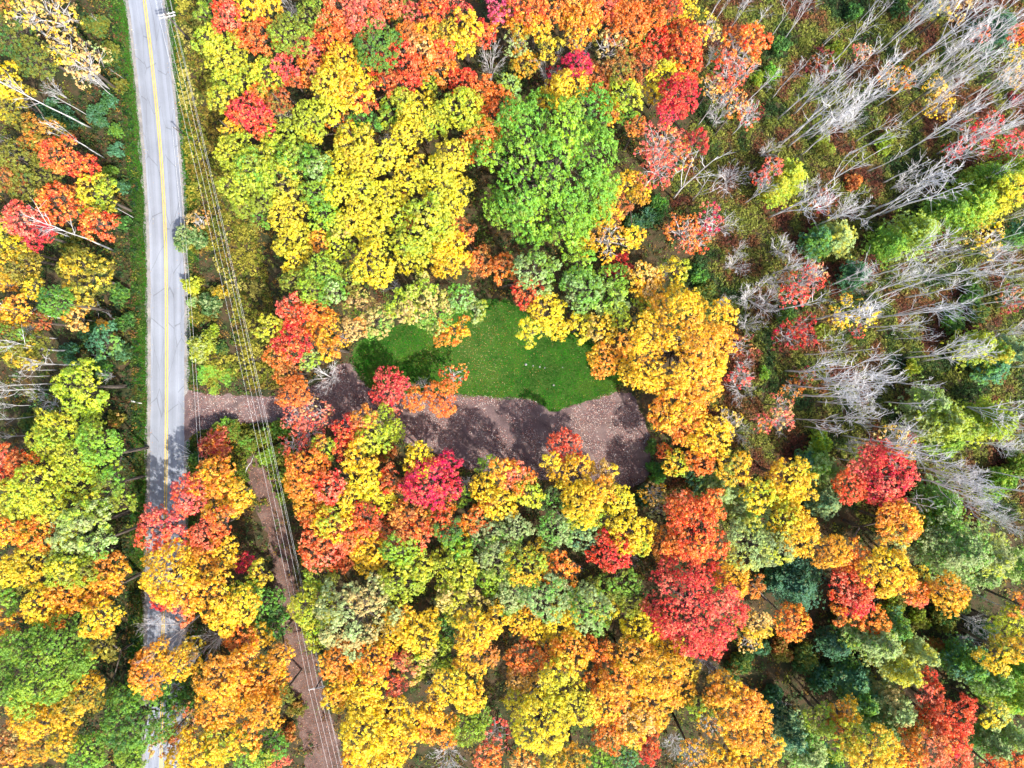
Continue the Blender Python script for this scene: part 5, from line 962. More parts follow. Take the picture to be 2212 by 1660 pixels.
def foliage_bsdf(n, out, colour, trans=0.38, spec=0.25):
    p = N(n, 'ShaderNodeBsdfPrincipled'); p.inputs['Roughness'].default_value = 0.55
    p.inputs['Specular IOR Level'].default_value = spec
    t = N(n, 'ShaderNodeBsdfTranslucent'); mx = N(n, 'ShaderNodeMixShader'); mx.inputs[0].default_value = trans
    n.links.new(colour, p.inputs['Base Color']); n.links.new(colour, t.inputs[0])
    n.links.new(p.outputs[0], mx.inputs[1]); n.links.new(t.outputs[0], mx.inputs[2])
    n.links.new(mx.outputs[0], out.inputs[0])

def math_node(n, op, a, b=None, c=None):
    m = N(n, 'ShaderNodeMath', operation=op)
    for i, v in enumerate((a, b, c)):
        if v is None: continue
        if isinstance(v, (int, float)): m.inputs[i].default_value = v
        else: n.links.new(v, m.inputs[i])
    return m.outputs[0]

def crown_material():
    m, n, out = newmat('autumn_foliage')
    A = N(n, 'ShaderNodeAttribute', attribute_type='OBJECT', attribute_name='leaf_a')
    B = N(n, 'ShaderNodeAttribute', attribute_type='OBJECT', attribute_name='leaf_b')
    T = N(n, 'ShaderNodeAttribute', attribute_type='GEOMETRY', attribute_name='tint')
    sep = N(n, 'ShaderNodeSeparateColor'); n.links.new(T.outputs['Color'], sep.inputs[0])
    oi = N(n, 'ShaderNodeObjectInfo')
    tuft, leaf, lobe = sep.outputs[0], sep.outputs[1], sep.outputs[2]
    # second colour comes in by whole boughs, then by tufts
    f = math_node(n, 'ADD', math_node(n, 'MULTIPLY', lobe, 0.9), math_node(n, 'MULTIPLY', tuft, 0.55))
    f = math_node(n, 'ADD', f, math_node(n, 'MULTIPLY', leaf, 0.25))
    mr = N(n, 'ShaderNodeMapRange', interpolation_type='SMOOTHSTEP'); n.links.new(f, mr.inputs[0])
    mr.inputs[1].default_value = 0.68; mr.inputs[2].default_value = 1.42
    mix = N(n, 'ShaderNodeMix', data_type='RGBA'); n.links.new(mr.outputs[0], mix.inputs[0])
    n.links.new(A.outputs['Color'], mix.inputs[6]); n.links.new(B.outputs['Color'], mix.inputs[7])
    fade = math_node(n, 'MULTIPLY', math_node(n, 'GREATER_THAN', math_node(n, 'FRACT', math_node(n, 'MULTIPLY', tuft, 37.0)), 0.94), 0.4)
    mix2 = N(n, 'ShaderNodeMix', data_type='RGBA'); n.links.new(fade, mix2.inputs[0]); n.links.new(mix.outputs[2], mix2.inputs[6]); mix2.inputs[7].default_value = (0.30, 0.19, 0.07, 1)
    hsv = N(n, 'ShaderNodeHueSaturation'); n.links.new(mix2.outputs[2], hsv.inputs['Color'])
    hue = math_node(n, 'ADD', 0.5 - 0.022 - 0.012 - 0.009, math_node(n, 'MULTIPLY', leaf, 0.044))
    hue = math_node(n, 'ADD', hue, math_node(n, 'MULTIPLY', tuft, 0.024))
    hue = math_node(n, 'ADD', hue, math_node(n, 'MULTIPLY', oi.outputs['Random'], 0.018))
    n.links.new(hue, hsv.inputs['Hue'])
    val = math_node(n, 'ADD', 0.74, math_node(n, 'MULTIPLY', tuft, 0.38))
    val = math_node(n, 'ADD', val, math_node(n, 'MULTIPLY', leaf, 0.34))
    n.links.new(val, hsv.inputs['Value'])
    sat = math_node(n, 'SUBTRACT', 1.08, math_node(n, 'MULTIPLY', leaf, 0.22)); n.links.new(sat, hsv.inputs['Saturation'])
    foliage_bsdf(n, out, hsv.outputs[0], 0.36)
    return m

def attr_material(name, trans=0.3, spec=0.15):
    m, n, out = newmat(name)
    T = N(n, 'ShaderNodeAttribute', attribute_type='GEOMETRY', attribute_name='col')
    foliage_bsdf(n, out, T.outputs['Color'], trans, spec)
    return m

def bark_material(name, c1, c2, scale=6.0):
    m, n, out = newmat(name)
    tc = N(n, 'ShaderNodeTexCoord'); mp = N(n, 'ShaderNodeMapping'); mp.inputs['Scale'].default_value = (scale, scale, scale * 0.3)
    n.links.new(tc.outputs['Object'], mp.inputs[0])
    ns = N(n, 'ShaderNodeTexNoise'); ns.inputs['Scale'].default_value = 1.0; ns.inputs['Detail'].default_value = 4
    n.links.new(mp.outputs[0], ns.inputs['Vector'])
    cr = N(n, 'ShaderNodeValToRGB'); cr.color_ramp.elements[0].color = (*c1, 1); cr.color_ramp.elements[1].color = (*c2, 1)
    cr.color_ramp.elements[0].position = 0.35; cr.color_ramp.elements[1].position = 0.68
    n.links.new(ns.outputs[0], cr.inputs[0])
    p = N(n, 'ShaderNodeBsdfPrincipled'); p.inputs['Roughness'].default_value = 0.85
    n.links.new(cr.outputs[0], p.inputs['Base Color']); n.links.new(p.outputs[0], out.inputs[0])
    return m

def ground_mix(name, stops, scale, rough=0.95, ruts=None, bump=0.4, fine=18.0):
    """blotchy earth: several colours by noise, fine grain on top"""
    m, n, out = newmat(name)
    tc = N(n, 'ShaderNodeTexCoord')
    n1 = N(n, 'ShaderNodeTexNoise'); n1.inputs['Scale'].default_value = scale; n1.inputs['Detail'].default_value = 8; n1.inputs['Roughness'].default_value = 0.65
    n.links.new(tc.outputs['Object'], n1.inputs['Vector'])
    cr = N(n, 'ShaderNodeValToRGB')
    while len(cr.color_ramp.elements) < len(stops): cr.color_ramp.elements.new(0.5)
    for e, (p, c) in zip(cr.color_ramp.elements, stops): e.position = p; e.color = (*c, 1)
    n.links.new(n1.outputs[0], cr.inputs[0])
    n2 = N(n, 'ShaderNodeTexNoise'); n2.inputs['Scale'].default_value = fine; n2.inputs['Detail'].default_value = 3
    n.links.new(tc.outputs['Object'], n2.inputs['Vector'])
    mr = N(n, 'ShaderNodeMapRange'); n.links.new(n2.outputs[0], mr.inputs[0])
    mr.inputs[1].default_value = 0.3; mr.inputs[2].default_value = 0.7; mr.inputs[3].default_value = 0.7; mr.inputs[4].default_value = 1.3
    hsv = N(n, 'ShaderNodeHueSaturation'); n.links.new(cr.outputs[0], hsv.inputs['Color']); n.links.new(mr.outputs[0], hsv.inputs['Value'])
    if ruts:                                        # curved tyre tracks pressed into the surface
        hs = [hsv.outputs[0]]
        for (cx, cy, sc, amp) in ruts:
            mp = N(n, 'ShaderNodeMapping', vector_type='TEXTURE'); mp.inputs['Location'].default_value = (cx, cy, 0); n.links.new(tc.outputs['Object'], mp.inputs[0])
            wv = N(n, 'ShaderNodeTexWave', wave_type='RINGS', rings_direction='Z', wave_profile='SAW'); wv.inputs['Scale'].default_value = sc; wv.inputs['Distortion'].default_value = 2.5; wv.inputs['Detail'].default_value = 3; wv.inputs['Detail Scale'].default_value = 0.4
            n.links.new(mp.outputs[0], wv.inputs['Vector'])
            pr = N(n, 'ShaderNodeMapRange'); n.links.new(wv.outputs['Fac'], pr.inputs[0]); pr.inputs[1].default_value = 0.0; pr.inputs[2].default_value = 0.3; pr.inputs[3].default_value = 1 - amp; pr.inputs[4].default_value = 1.0
            h2 = N(n, 'ShaderNodeHueSaturation'); n.links.new(hs[-1], h2.inputs['Color']); n.links.new(pr.outputs[0], h2.inputs['Value']); hs.append(h2.outputs[0])
        hsv = h2
    p = N(n, 'ShaderNodeBsdfPrincipled'); p.inputs['Roughness'].default_value = rough; p.inputs['Specular IOR Level'].default_value = 0.2
    bp = N(n, 'ShaderNodeBump'); bp.inputs['Strength'].default_value = bump; bp.inputs['Distance'].default_value = 0.08
    n.links.new(n2.outputs[0], bp.inputs['Height']); n.links.new(bp.outputs[0], p.inputs['Normal'])
    n.links.new(hsv.outputs[0], p.inputs['Base Color']); n.links.new(p.outputs[0], out.inputs[0])
    return m

def asphalt_material():
    m, n, out = newmat('worn_asphalt')
    uv = N(n, 'ShaderNodeUVMap', uv_map='UVMap'); sx = N(n, 'ShaderNodeSeparateXYZ'); n.links.new(uv.outputs[0], sx.inputs[0])
    tc = N(n, 'ShaderNodeTexCoord')
    # streaks that run with the traffic
    mp = N(n, 'ShaderNodeMapping'); mp.inputs['Scale'].default_value = (1.6, 0.035, 1); n.links.new(uv.outputs[0], mp.inputs[0])
    ns = N(n, 'ShaderNodeTexNoise'); ns.inputs['Scale'].default_value = 1.0; ns.inputs['Detail'].default_value = 5; n.links.new(mp.outputs[0], ns.inputs['Vector'])
    nb = N(n, 'ShaderNodeTexNoise'); nb.inputs['Scale'].default_value = 0.16; nb.inputs['Detail'].default_value = 6; n.links.new(tc.outputs['Object'], nb.inputs['Vector'])
    nf = N(n, 'ShaderNodeTexNoise'); nf.inputs['Scale'].default_value = 9.0; nf.inputs['Detail'].default_value = 4; n.links.new(tc.outputs['Object'], nf.inputs['Vector'])
    # wheel tracks
    w1 = math_node(n, 'SINE', math_node(n, 'MULTIPLY', sx.outputs[0], 3.9))
    v = math_node(n, 'MULTIPLY_ADD', ns.outputs[0], 0.16, 0.15)
    v = math_node(n, 'ADD', v, math_node(n, 'MULTIPLY', math_node(n, 'SUBTRACT', nb.outputs[0], 0.5), 0.16))
    v = math_node(n, 'ADD', v, math_node(n, 'MULTIPLY', math_node(n, 'SUBTRACT', nf.outputs[0], 0.5), 0.09))
    v = math_node(n, 'ADD', v, math_node(n, 'MULTIPLY', w1, 0.014))
    # cracks
    vo = N(n, 'ShaderNodeTexVoronoi', feature='DISTANCE_TO_EDGE'); mp2 = N(n, 'ShaderNodeMapping'); mp2.inputs['Scale'].default_value = (0.55, 0.12, 1)
    wob = N(n, 'ShaderNodeVectorMath', operation='MULTIPLY_ADD'); n.links.new(nb.outputs['Color'], wob.inputs[0]); wob.inputs[1].default_value = (1.2, 1.2, 0); n.links.new(uv.outputs[0], wob.inputs[2])
    n.links.new(wob.outputs[0], mp2.inputs[0]); vo.inputs['Scale'].default_value = 1.0; n.links.new(mp2.outputs[0], vo.inputs['Vector'])
    ck = N(n, 'ShaderNodeMapRange'); n.links.new(vo.outputs[0], ck.inputs[0]); ck.inputs[1].default_value = 0.0; ck.inputs[2].default_value = 0.018; ck.inputs[3].default_value = 0.62; ck.inputs[4].default_value = 1.0
    v = math_node(n, 'MULTIPLY', v, ck.outputs[0])
    cb = N(n, 'ShaderNodeCombineColor'); n.links.new(math_node(n, 'MULTIPLY', v, 1.02), cb.inputs[0]); n.links.new(math_node(n, 'MULTIPLY', v, 1.10), cb.inputs[1]); n.links.new(math_node(n, 'MULTIPLY', v, 1.28), cb.inputs[2])
    p = N(n, 'ShaderNodeBsdfPrincipled'); p.inputs['Roughness'].default_value = 0.75
    n.links.new(cb.outputs[0], p.inputs['Base Color'])
    bp = N(n, 'ShaderNodeBump'); bp.inputs['Strength'].default_value = 0.25; bp.inputs['Distance'].default_value = 0.03
    n.links.new(nf.outputs[0], bp.inputs['Height']); n.links.new(bp.outputs[0], p.inputs['Normal'])
    n.links.new(p.outputs[0], out.inputs[0])
    return m

M_CROWN = crown_material()
M_STUFF = attr_material('undergrowth_leaves', 0.3)
M_GRASS = attr_material('grass_blades', 0.35)
M_LITTER = attr_material('fallen_leaves', 0.1)
M_BARK = bark_material('dark_bark', (0.06, 0.045, 0.035), (0.19, 0.155, 0.125))
M_PALE = bark_material('pale_bark', (0.36, 0.33, 0.31), (0.72, 0.69, 0.67), 3.0)
M_WHITE = bark_material('bleached_wood', (0.5, 0.48, 0.47), (0.86, 0.84, 0.84), 2.0)
M_GROUND = ground_mix('forest_floor', [(0.30, (0.020, 0.026, 0.010)), (0.45, (0.042, 0.046, 0.018)), (0.56, (0.075, 0.050, 0.028)), (0.72, (0.045, 0.056, 0.018))], 0.35)
M_GRAVEL = ground_mix('leaf_strewn_gravel', [(0.30, (0.095, 0.062, 0.062)), (0.46, (0.135, 0.092, 0.09)), (0.60, (0.175, 0.125, 0.115)), (0.78, (0.25, 0.195, 0.165))], 0.22, ruts=[(18.0, 14.0, 0.09, 0.28), (-30.0, -34.0, 0.07, 0.22)], fine=7.0)
M_SHOULDER = ground_mix('road_shoulder_gravel', [(0.3, (0.14, 0.135, 0.13)), (0.5, (0.24, 0.23, 0.22)), (0.7, (0.34, 0.31, 0.28))], 0.5, fine=10.0)
M_TRAIL = ground_mix('leafy_trail', [(0.3, (0.055, 0.045, 0.03)), (0.48, (0.12, 0.075, 0.062)), (0.62, (0.17, 0.115, 0.095)), (0.75, (0.09, 0.085, 0.04))], 0.4, fine=6.0)
M_LAWN = ground_mix('lawn_soil', [(0.3, (0.02, 0.07, 0.01)), (0.5, (0.045, 0.10, 0.014)), (0.66, (0.06, 0.11, 0.02)), (0.8, (0.14, 0.11, 0.05))], 0.3, fine=8.0)
M_VERGE = ground_mix('verge_soil', [(0.3, (0.03, 0.05, 0.012)), (0.5, (0.06, 0.085, 0.02)), (0.7, (0.12, 0.09, 0.045))], 0.35, fine=8.0)
M_ASPHALT = asphalt_material()
M_YELLOW = ground_mix('yellow_line_paint', [(0.3, (0.50, 0.33, 0.05)), (0.6, (0.68, 0.47, 0.08))], 0.6, rough=0.7, fine=12.0, bump=0.1)
M_STONE = ground_mix('pale_stone', [(0.3, (0.2, 0.19, 0.2)), (0.6, (0.32, 0.31, 0.32))], 3.0)
def plain(name, c, rough=0.6, metal=0.0):
    m, n, out = newmat(name); p = N(n, 'ShaderNodeBsdfPrincipled')
    ns = N(n, 'ShaderNodeTexNoise'); ns.inputs['Scale'].default_value = 5.0; ns.inputs['Detail'].default_value = 3
    mr = N(n, 'ShaderNodeMapRange'); n.links.new(ns.outputs[0], mr.inputs[0]); mr.inputs[3].default_value = 0.8; mr.inputs[4].default_value = 1.2
    h = N(n, 'ShaderNodeHueSaturation'); h.inputs['Color'].default_value = (*c, 1); n.links.new(mr.outputs[0], h.inputs['Value'])
    n.links.new(h.outputs[0], p.inputs['Base Color']); p.inputs['Roughness'].default_value = rough; p.inputs['Metallic'].default_value = metal
    n.links.new(p.outputs[0], out.inputs[0]); return m
M_POLE = bark_material('weathered_pole', (0.05, 0.04, 0.035), (0.12, 0.1, 0.09), 4.0)
M_ARM = plain('grey_crossarm_wood', (0.42, 0.41, 0.4), 0.8)
M_WIRE = plain('aluminium_wire', (0.85, 0.85, 0.85), 0.5, 0.0)
M_GLASS = plain('porcelain_insulator', (0.72, 0.72, 0.74), 0.25)

# ------------------------------------------------------------------ the setting
def sheet(name, poly, z, mat, sub=None):
    P = [(x, y, z) for x, y in poly]
    me = mesh_py(name, P, [tuple(range(len(P)))])
    if me.polygons[0].normal.z < 0: me.flip_normals()
    o = obj(name, me, mat); tag(o, kind='structure'); return o

gn = 60; gs = 700.0
gx, gy = np.meshgrid(np.linspace(-gs, gs, gn), np.linspace(-gs, gs, gn))
gv = np.stack([gx.ravel(), gy.ravel(), np.zeros(gn * gn)], 1)
ii = np.arange(gn * gn).reshape(gn, gn)
gf = np.stack([ii[:-1, :-1].ravel(), ii[:-1, 1:].ravel(), ii[1:, 1:].ravel(), ii[1:, :-1].ravel()], 1)
tag(obj('ground', mesh_np('ground', gv, gf, 4), M_GROUND), kind='structure')

def smooth_poly(poly, it=2):
    P = [Vector((x, y)) for x, y in poly]
    for _ in range(it):
        Q = []
        for i in range(len(P)):
            a, b = P[i - 1], P[i]
            Q += [a.lerp(b, 0.25), a.lerp(b, 0.75)]
        P = Q
    return [(p.x, p.y) for p in P]
def ragged(poly, amp, step=0.5, seed=0):
    out = []
    for i in range(len(poly)):
        a = Vector(poly[i - 1]); b = Vector(poly[i]); n = max(1, int((b - a).length / step))
        for k in range(n):
            p = a.lerp(b, k / n)
            dx = (float(vnoise(p.x, p.y, 1.3, seed)) - 0.5) * 2 * amp + (float(vnoise(p.x, p.y, 0.45, seed + 3)) - 0.5) * amp
            dy = (float(vnoise(p.x, p.y, 1.3, seed + 1)) - 0.5) * 2 * amp + (float(vnoise(p.x, p.y, 0.45, seed + 4)) - 0.5) * amp
            out.append((p.x + dx, p.y + dy))
    return out

# road centre line, densely sampled (Catmull-Rom)
def catmull(P, n=12):
    P = [Vector(p) for p in P]; out = []
    for i in range(len(P) - 1):
        p0, p1, p2, p3 = P[max(i - 1, 0)], P[i], P[i + 1], P[min(i + 2, len(P) - 1)]
        for k in range(n):
            t = k / n
            out.append(0.5 * ((2 * p1) + (p2 - p0) * t + (2 * p0 - 5 * p1 + 4 * p2 - p3) * t * t + (3 * p1 - p0 - 3 * p2 + p3) * t ** 3))
    out.append(P[-1]); return out
RC = catmull(ROADC)
def offset_line(d, jit=0.0, seed=0):
    out = []
    for i, p in enumerate(RC):
        t = (RC[min(i + 1, len(RC) - 1)] - RC[max(i - 1, 0)]).normalized()
        nrm = Vector((-t.y, t.x))          # line runs down the picture, so +n is to the right of the picture
        j = (float(vnoise(p.x, p.y, 2.2, seed)) - 0.5) * 2 * jit if jit else 0.0
        out.append(p + nrm * (d + j))
    return out
def strip(name, d0, d1, z, mat, parent=None, jit=0.0, seed=0, uv=False, nu=1):
    cols = [offset_line(d0 + (d1 - d0) * k / nu, jit if k in (0, nu) else 0, seed + k) for k in range(nu + 1)]
    nr = len(RC); v = []; f = []
    for c in cols: v += [(p.x, p.y, z) for p in c]
    for k in range(nu):
        for i in range(nr - 1):
            f.append((k * nr + i, (k + 1) * nr + i, (k + 1) * nr + i + 1, k * nr + i + 1))
    me = mesh_py(name, v, f)
    if me.polygons[0].normal.z < 0: me.flip_normals()
    if uv:
        s = [0.0]
        for i in range(1, nr): s.append(s[-1] + (RC[i] - RC[i - 1]).length)
        L = me.uv_layers.new(name='UVMap')
        for lp in me.loops:
            k, i = divmod(lp.vertex_index, nr)
            L.data[lp.index].uv = (d0 + (d1 - d0) * k / nu, s[i])
    return obj(name, me, mat, parent)
tag(strip('verge', -5.4, 5.0, 0.006, M_VERGE, jit=0.7, seed=20), kind='structure')
tag(strip('road_shoulder', -3.75, 4.1, 0.014, M_SHOULDER, jit=0.35, seed=8), kind='structure')
road = tag(strip('road', -2.85, 3.2, 0.03, M_ASPHALT, jit=0.07, seed=3, uv=True, nu=6), kind='structure')
strip('yellow_line', -0.27, -0.10, 0.036, M_YELLOW, road)
strip('yellow_line', 0.10, 0.27, 0.036, M_YELLOW, road)
G_SM = smooth_poly(GRAVEL, 1); L_SM = smooth_poly(LAWN, 1); T_SM = smooth_poly(TRAIL, 1)
sheet('gravel_driveway', ragged(G_SM, 0.35, 0.5, 2), 0.018, M_GRAVEL)
sheet('lawn', ragged(L_SM, 0.4, 0.5, 6), 0.024, M_LAWN)
sheet('trail', ragged(T_SM, 0.5, 0.6, 9), 0.010, M_TRAIL)

def road_dist(x, y):
    """signed distance from the centre line, + to the right of the picture"""
    P = np.array([(p.x, p.y) for p in RC]); o = np.argsort(P[:, 1])
    return x - np.interp(y, P[o, 1], P[o, 0])

# ------------------------------------------------------------------ crowns (unit meshes, shared)
def crown_mesh(name, R, seed, dens=2.5, per=23, leaf=0.2, lobes=10, lr=0.42, flat=0.78, keep_in=0.08):
    rg = np.random.default_rng(seed)
    cs = []; rs = []
    for i in range(lobes):
        u = (i + 0.5) / lobes
        z = 1 - u * 1.32
        a = i * 2.39996 + rg.uniform(-0.4, 0.4)
        s = math.sqrt(max(0, 1 - z * z))
        r = R * lr * rg.uniform(0.6, 1.25)
        d = (R - r * 0.9) * rg.uniform(0.68, 1.2)
        cs.append((math.cos(a) * s * d, math.sin(a) * s * d, z * d * flat)); rs.append(r)
    cs = np.array(cs); rs = np.array(rs)
    holes = unit(rg.normal(size=(4 + int(R), 3)) + np.array([0, 0, 0.7])) * R * np.array([0.8, 0.8, 0.7])
    C = []; NN = []; A = []; Ls = []
    for i in range(lobes):
        nt_ = max(6, int(2 * math.pi * rs[i] ** 2 * 1.25 * dens))
        d = unit(rg.normal(size=(nt_, 3)) + np.array([0, 0, 0.55]) + unit(cs[i][None])[0] * 0.55)
        rad = rs[i] * rg.uniform(0.66, 1.2, nt_)
        tc = cs[i] + d * rad[:, None] * np.array([1, 1, 0.85])
        dd = np.linalg.norm((tc[:, None] - cs[None]), axis=2) / rs[None]
        dd[:, i] = 9
        ok = (dd.min(1) > 0.8) | (rg.random(nt_) < keep_in)
        hole = np.zeros(nt_)                      # thin spots where twigs show
        for hp in holes: hole = np.maximum(hole, np.exp(-((tc - hp) ** 2).sum(1) / (0.16 * R) ** 2))
        ok &= rg.random(nt_) > hole * 0.65
        tc = tc[ok]; d = d[ok]; k = len(tc)
        lob = rg.random()
        tf = rg.random(k)
        tr = 0.36 * np.clip(rg.lognormal(0, 0.35, k), 0.5, 2.2)
        cnt = per
        ld = unit(np.repeat(d, cnt, 0) * 0.7 + np.array([0, 0, 0.45]) + rg.normal(size=(k * cnt, 3)) * 0.58)
        pos = np.repeat(tc, cnt, 0) + ld * (np.repeat(tr, cnt) * rg.uniform(0.35, 1.05, k * cnt))[:, None]
        nr = unit(ld * 0.95 + np.array([0, 0, 0.35]) + rg.normal(size=(k * cnt, 3)) * 0.42)
        C.append(pos); NN.append(nr)
        A.append(np.stack([np.repeat(tf, cnt), rg.random(k * cnt), np.full(k * cnt, lob), np.ones(k * cnt)], 1))
    C = np.concatenate(C); NN = np.concatenate(NN); A = np.concatenate(A)
    ln = leaf * np.clip(rg.lognormal(0, 0.32, len(C)), 0.45, 2.0)
    V, F, at = leaves(C, NN, ln, ln * 0.62, 'tint', A, rg)
    me = mesh_np(name, V, F, 4, at); me.materials.append(M_CROWN)
    tb = Tubes(); rr = random.Random(seed)
    for i in range(lobes):
        c = Vector(cs[i]); st = Vector((0, 0, -0.62 * R * flat))
        mid = st.lerp(c, 0.5) + Vector((rr.uniform(-.1, .1), rr.uniform(-.1, .1), -0.06)) * R
        tb.tube([st, mid, c], [0.035 * R + 0.03, 0.022 * R + 0.02, 0.03], 5, False)
        for q in range(6):
            e = c + Vector(unit(rg.normal(size=(1, 3)) + np.array([0, 0, 0.4]))[0]) * rs[i] * rr.uniform(0.8, 1.12)
            s0 = mid.lerp(c, rr.uniform(0.4, 1.0))
            tb.tube([s0, s0.lerp(e, 0.5) + Vector((0, 0, -0.05)), e], [0.04, 0.028, 0.012], 4, False)
    lm = tb.mesh(name + '_limbs')
    return R, me, lm

def pine_mesh(name, R, seed, hgt):
    """soft conical evergreen: whorls of boughs carrying tufts; origin at the foot, height hgt"""
    rg = np.random.default_rng(seed); C = []; NN = []; A = []; tb = Tubes()
    nw = int(hgt * 1.0)
    for wv in range(nw):
        u = (wv + 0.5) / nw                          # 0 foot .. 1 top
        z = hgt * (0.16 + 0.84 * u)
        rw = R * min(1.0, (1.04 - u) * 1.5) * rg.uniform(0.8, 1.08)
        nb = int(rg.integers(5, 8)); a0 = rg.uniform(0, 6.28)
        for k in range(nb):
            a = a0 + 6.283 * k / nb + rg.uniform(-0.25, 0.25); L = rw * rg.uniform(0.7, 1.12)
            if L < 0.3: L = 0.3
            up = 0.22 + 0.5 * u
            d = np.array([math.cos(a), math.sin(a), up]); lob = rg.random()
            tb.tube([(0, 0, z), tuple(np.array([0, 0, z]) + d * L * 0.95)], [0.05, 0.015], 4, False)
            nt_ = max(3, int(L * 4.2))
            for j in range(nt_):
                s = (j + 0.7) / nt_; s = 0.25 + 0.75 * s
                spread = L * 0.24 * (1.15 - s * 0.5)
                for side in (0, 1, 2):
                    off = rg.normal(size=3) * spread * np.array([1, 1, 0.3])
                    tc = np.array([0, 0, z]) + d * L * s + off
                    n = 11; tf = rg.random()
                    ld = unit(d[None] * 0.7 + np.array([0, 0, 0.5]) + rg.normal(size=(n, 3)) * 0.6)
                    C.append(tc + ld * rg.uniform(0.08, 0.34, n)[:, None]); NN.append(unit(np.array([0, 0, 0.8]) + ld * 0.5 + rg.normal(size=(n, 3)) * 0.45))
                    A.append(np.stack([np.full(n, tf), rg.random(n), np.full(n, lob), np.ones(n)], 1))
    C = np.concatenate(C); NN = np.concatenate(NN); A = np.concatenate(A)
    ln = 0.30 * rg.uniform(0.7, 1.3, len(C))
    V, F, at = leaves(C, NN, ln, ln * 0.42, 'tint', A, rg)
    me = mesh_np(name, V, F, 4, at); me.materials.append(M_CROWN)
    tb.tube([(0, 0, 0), (0, 0, hgt * 0.5), (0, 0, hgt * 0.98)], [0.02 * hgt, 0.012 * hgt, 0.02], 6, False)
    lm = tb.mesh(name + '_trunk'); lm.materials.append(M_BARK)
    return R, hgt, me, lm

def shrub_mesh(name, R, seed, lobes=6, per=18):
    rg = np.random.default_rng(seed); C = []; NN = []; A = []; tb = Tubes()
    for i in range(lobes):
        a = rg.uniform(0, 6.28); d = R * 0.62 * math.sqrt(rg.random()); c = np.array([math.cos(a) * d, math.sin(a) * d, 0.5 * R * (1.05 - d / R) + 0.12 * R]); r = R * rg.uniform(0.34, 0.55)
        tb.tube([(0, 0, 0), tuple(c * np.array([0.5, 0.5, 0.6])), tuple(c)], [0.05, 0.035, 0.015], 4, False)
        k = int(2 * math.pi * r * r * 4.2) + 5
        dr = unit(rg.normal(size=(k, 3)) + np.array([0, 0, 0.6])); tc = c + dr * (r * rg.uniform(0.6, 1.1, k))[:, None] * np.array([1, 1, 0.8]); tc[:, 2] = np.maximum(tc[:, 2], 0.08)
        tf = rg.random(k)
        ld = unit(np.repeat(dr, per, 0) * 0.6 + np.array([0, 0, 0.4]) + rg.normal(size=(k * per, 3)) * 0.7)
        C.append(np.repeat(tc, per, 0) + ld * rg.uniform(0.08, 0.32, k * per)[:, None])
        NN.append(unit(ld * 0.6 + np.array([0, 0, 0.5]) + rg.normal(size=(k * per, 3)) * 0.55))
        A.append(np.stack([np.repeat(tf, per), rg.random(k * per), np.full(k * per, rg.random()), np.ones(k * per)], 1))
    C = np.concatenate(C); NN = np.concatenate(NN); A = np.concatenate(A)
    ln = 0.24 * rg.uniform(0.65, 1.35, len(C))
    V, F, at = leaves(C, NN, ln, ln * 0.6, 'tint', A, rg)
    me = mesh_np(name, V, F, 4, at); me.materials.append(M_CROWN)
    sm = tb.mesh(name + '_stems'); sm.materials.append(M_BARK)
    return R, me, sm

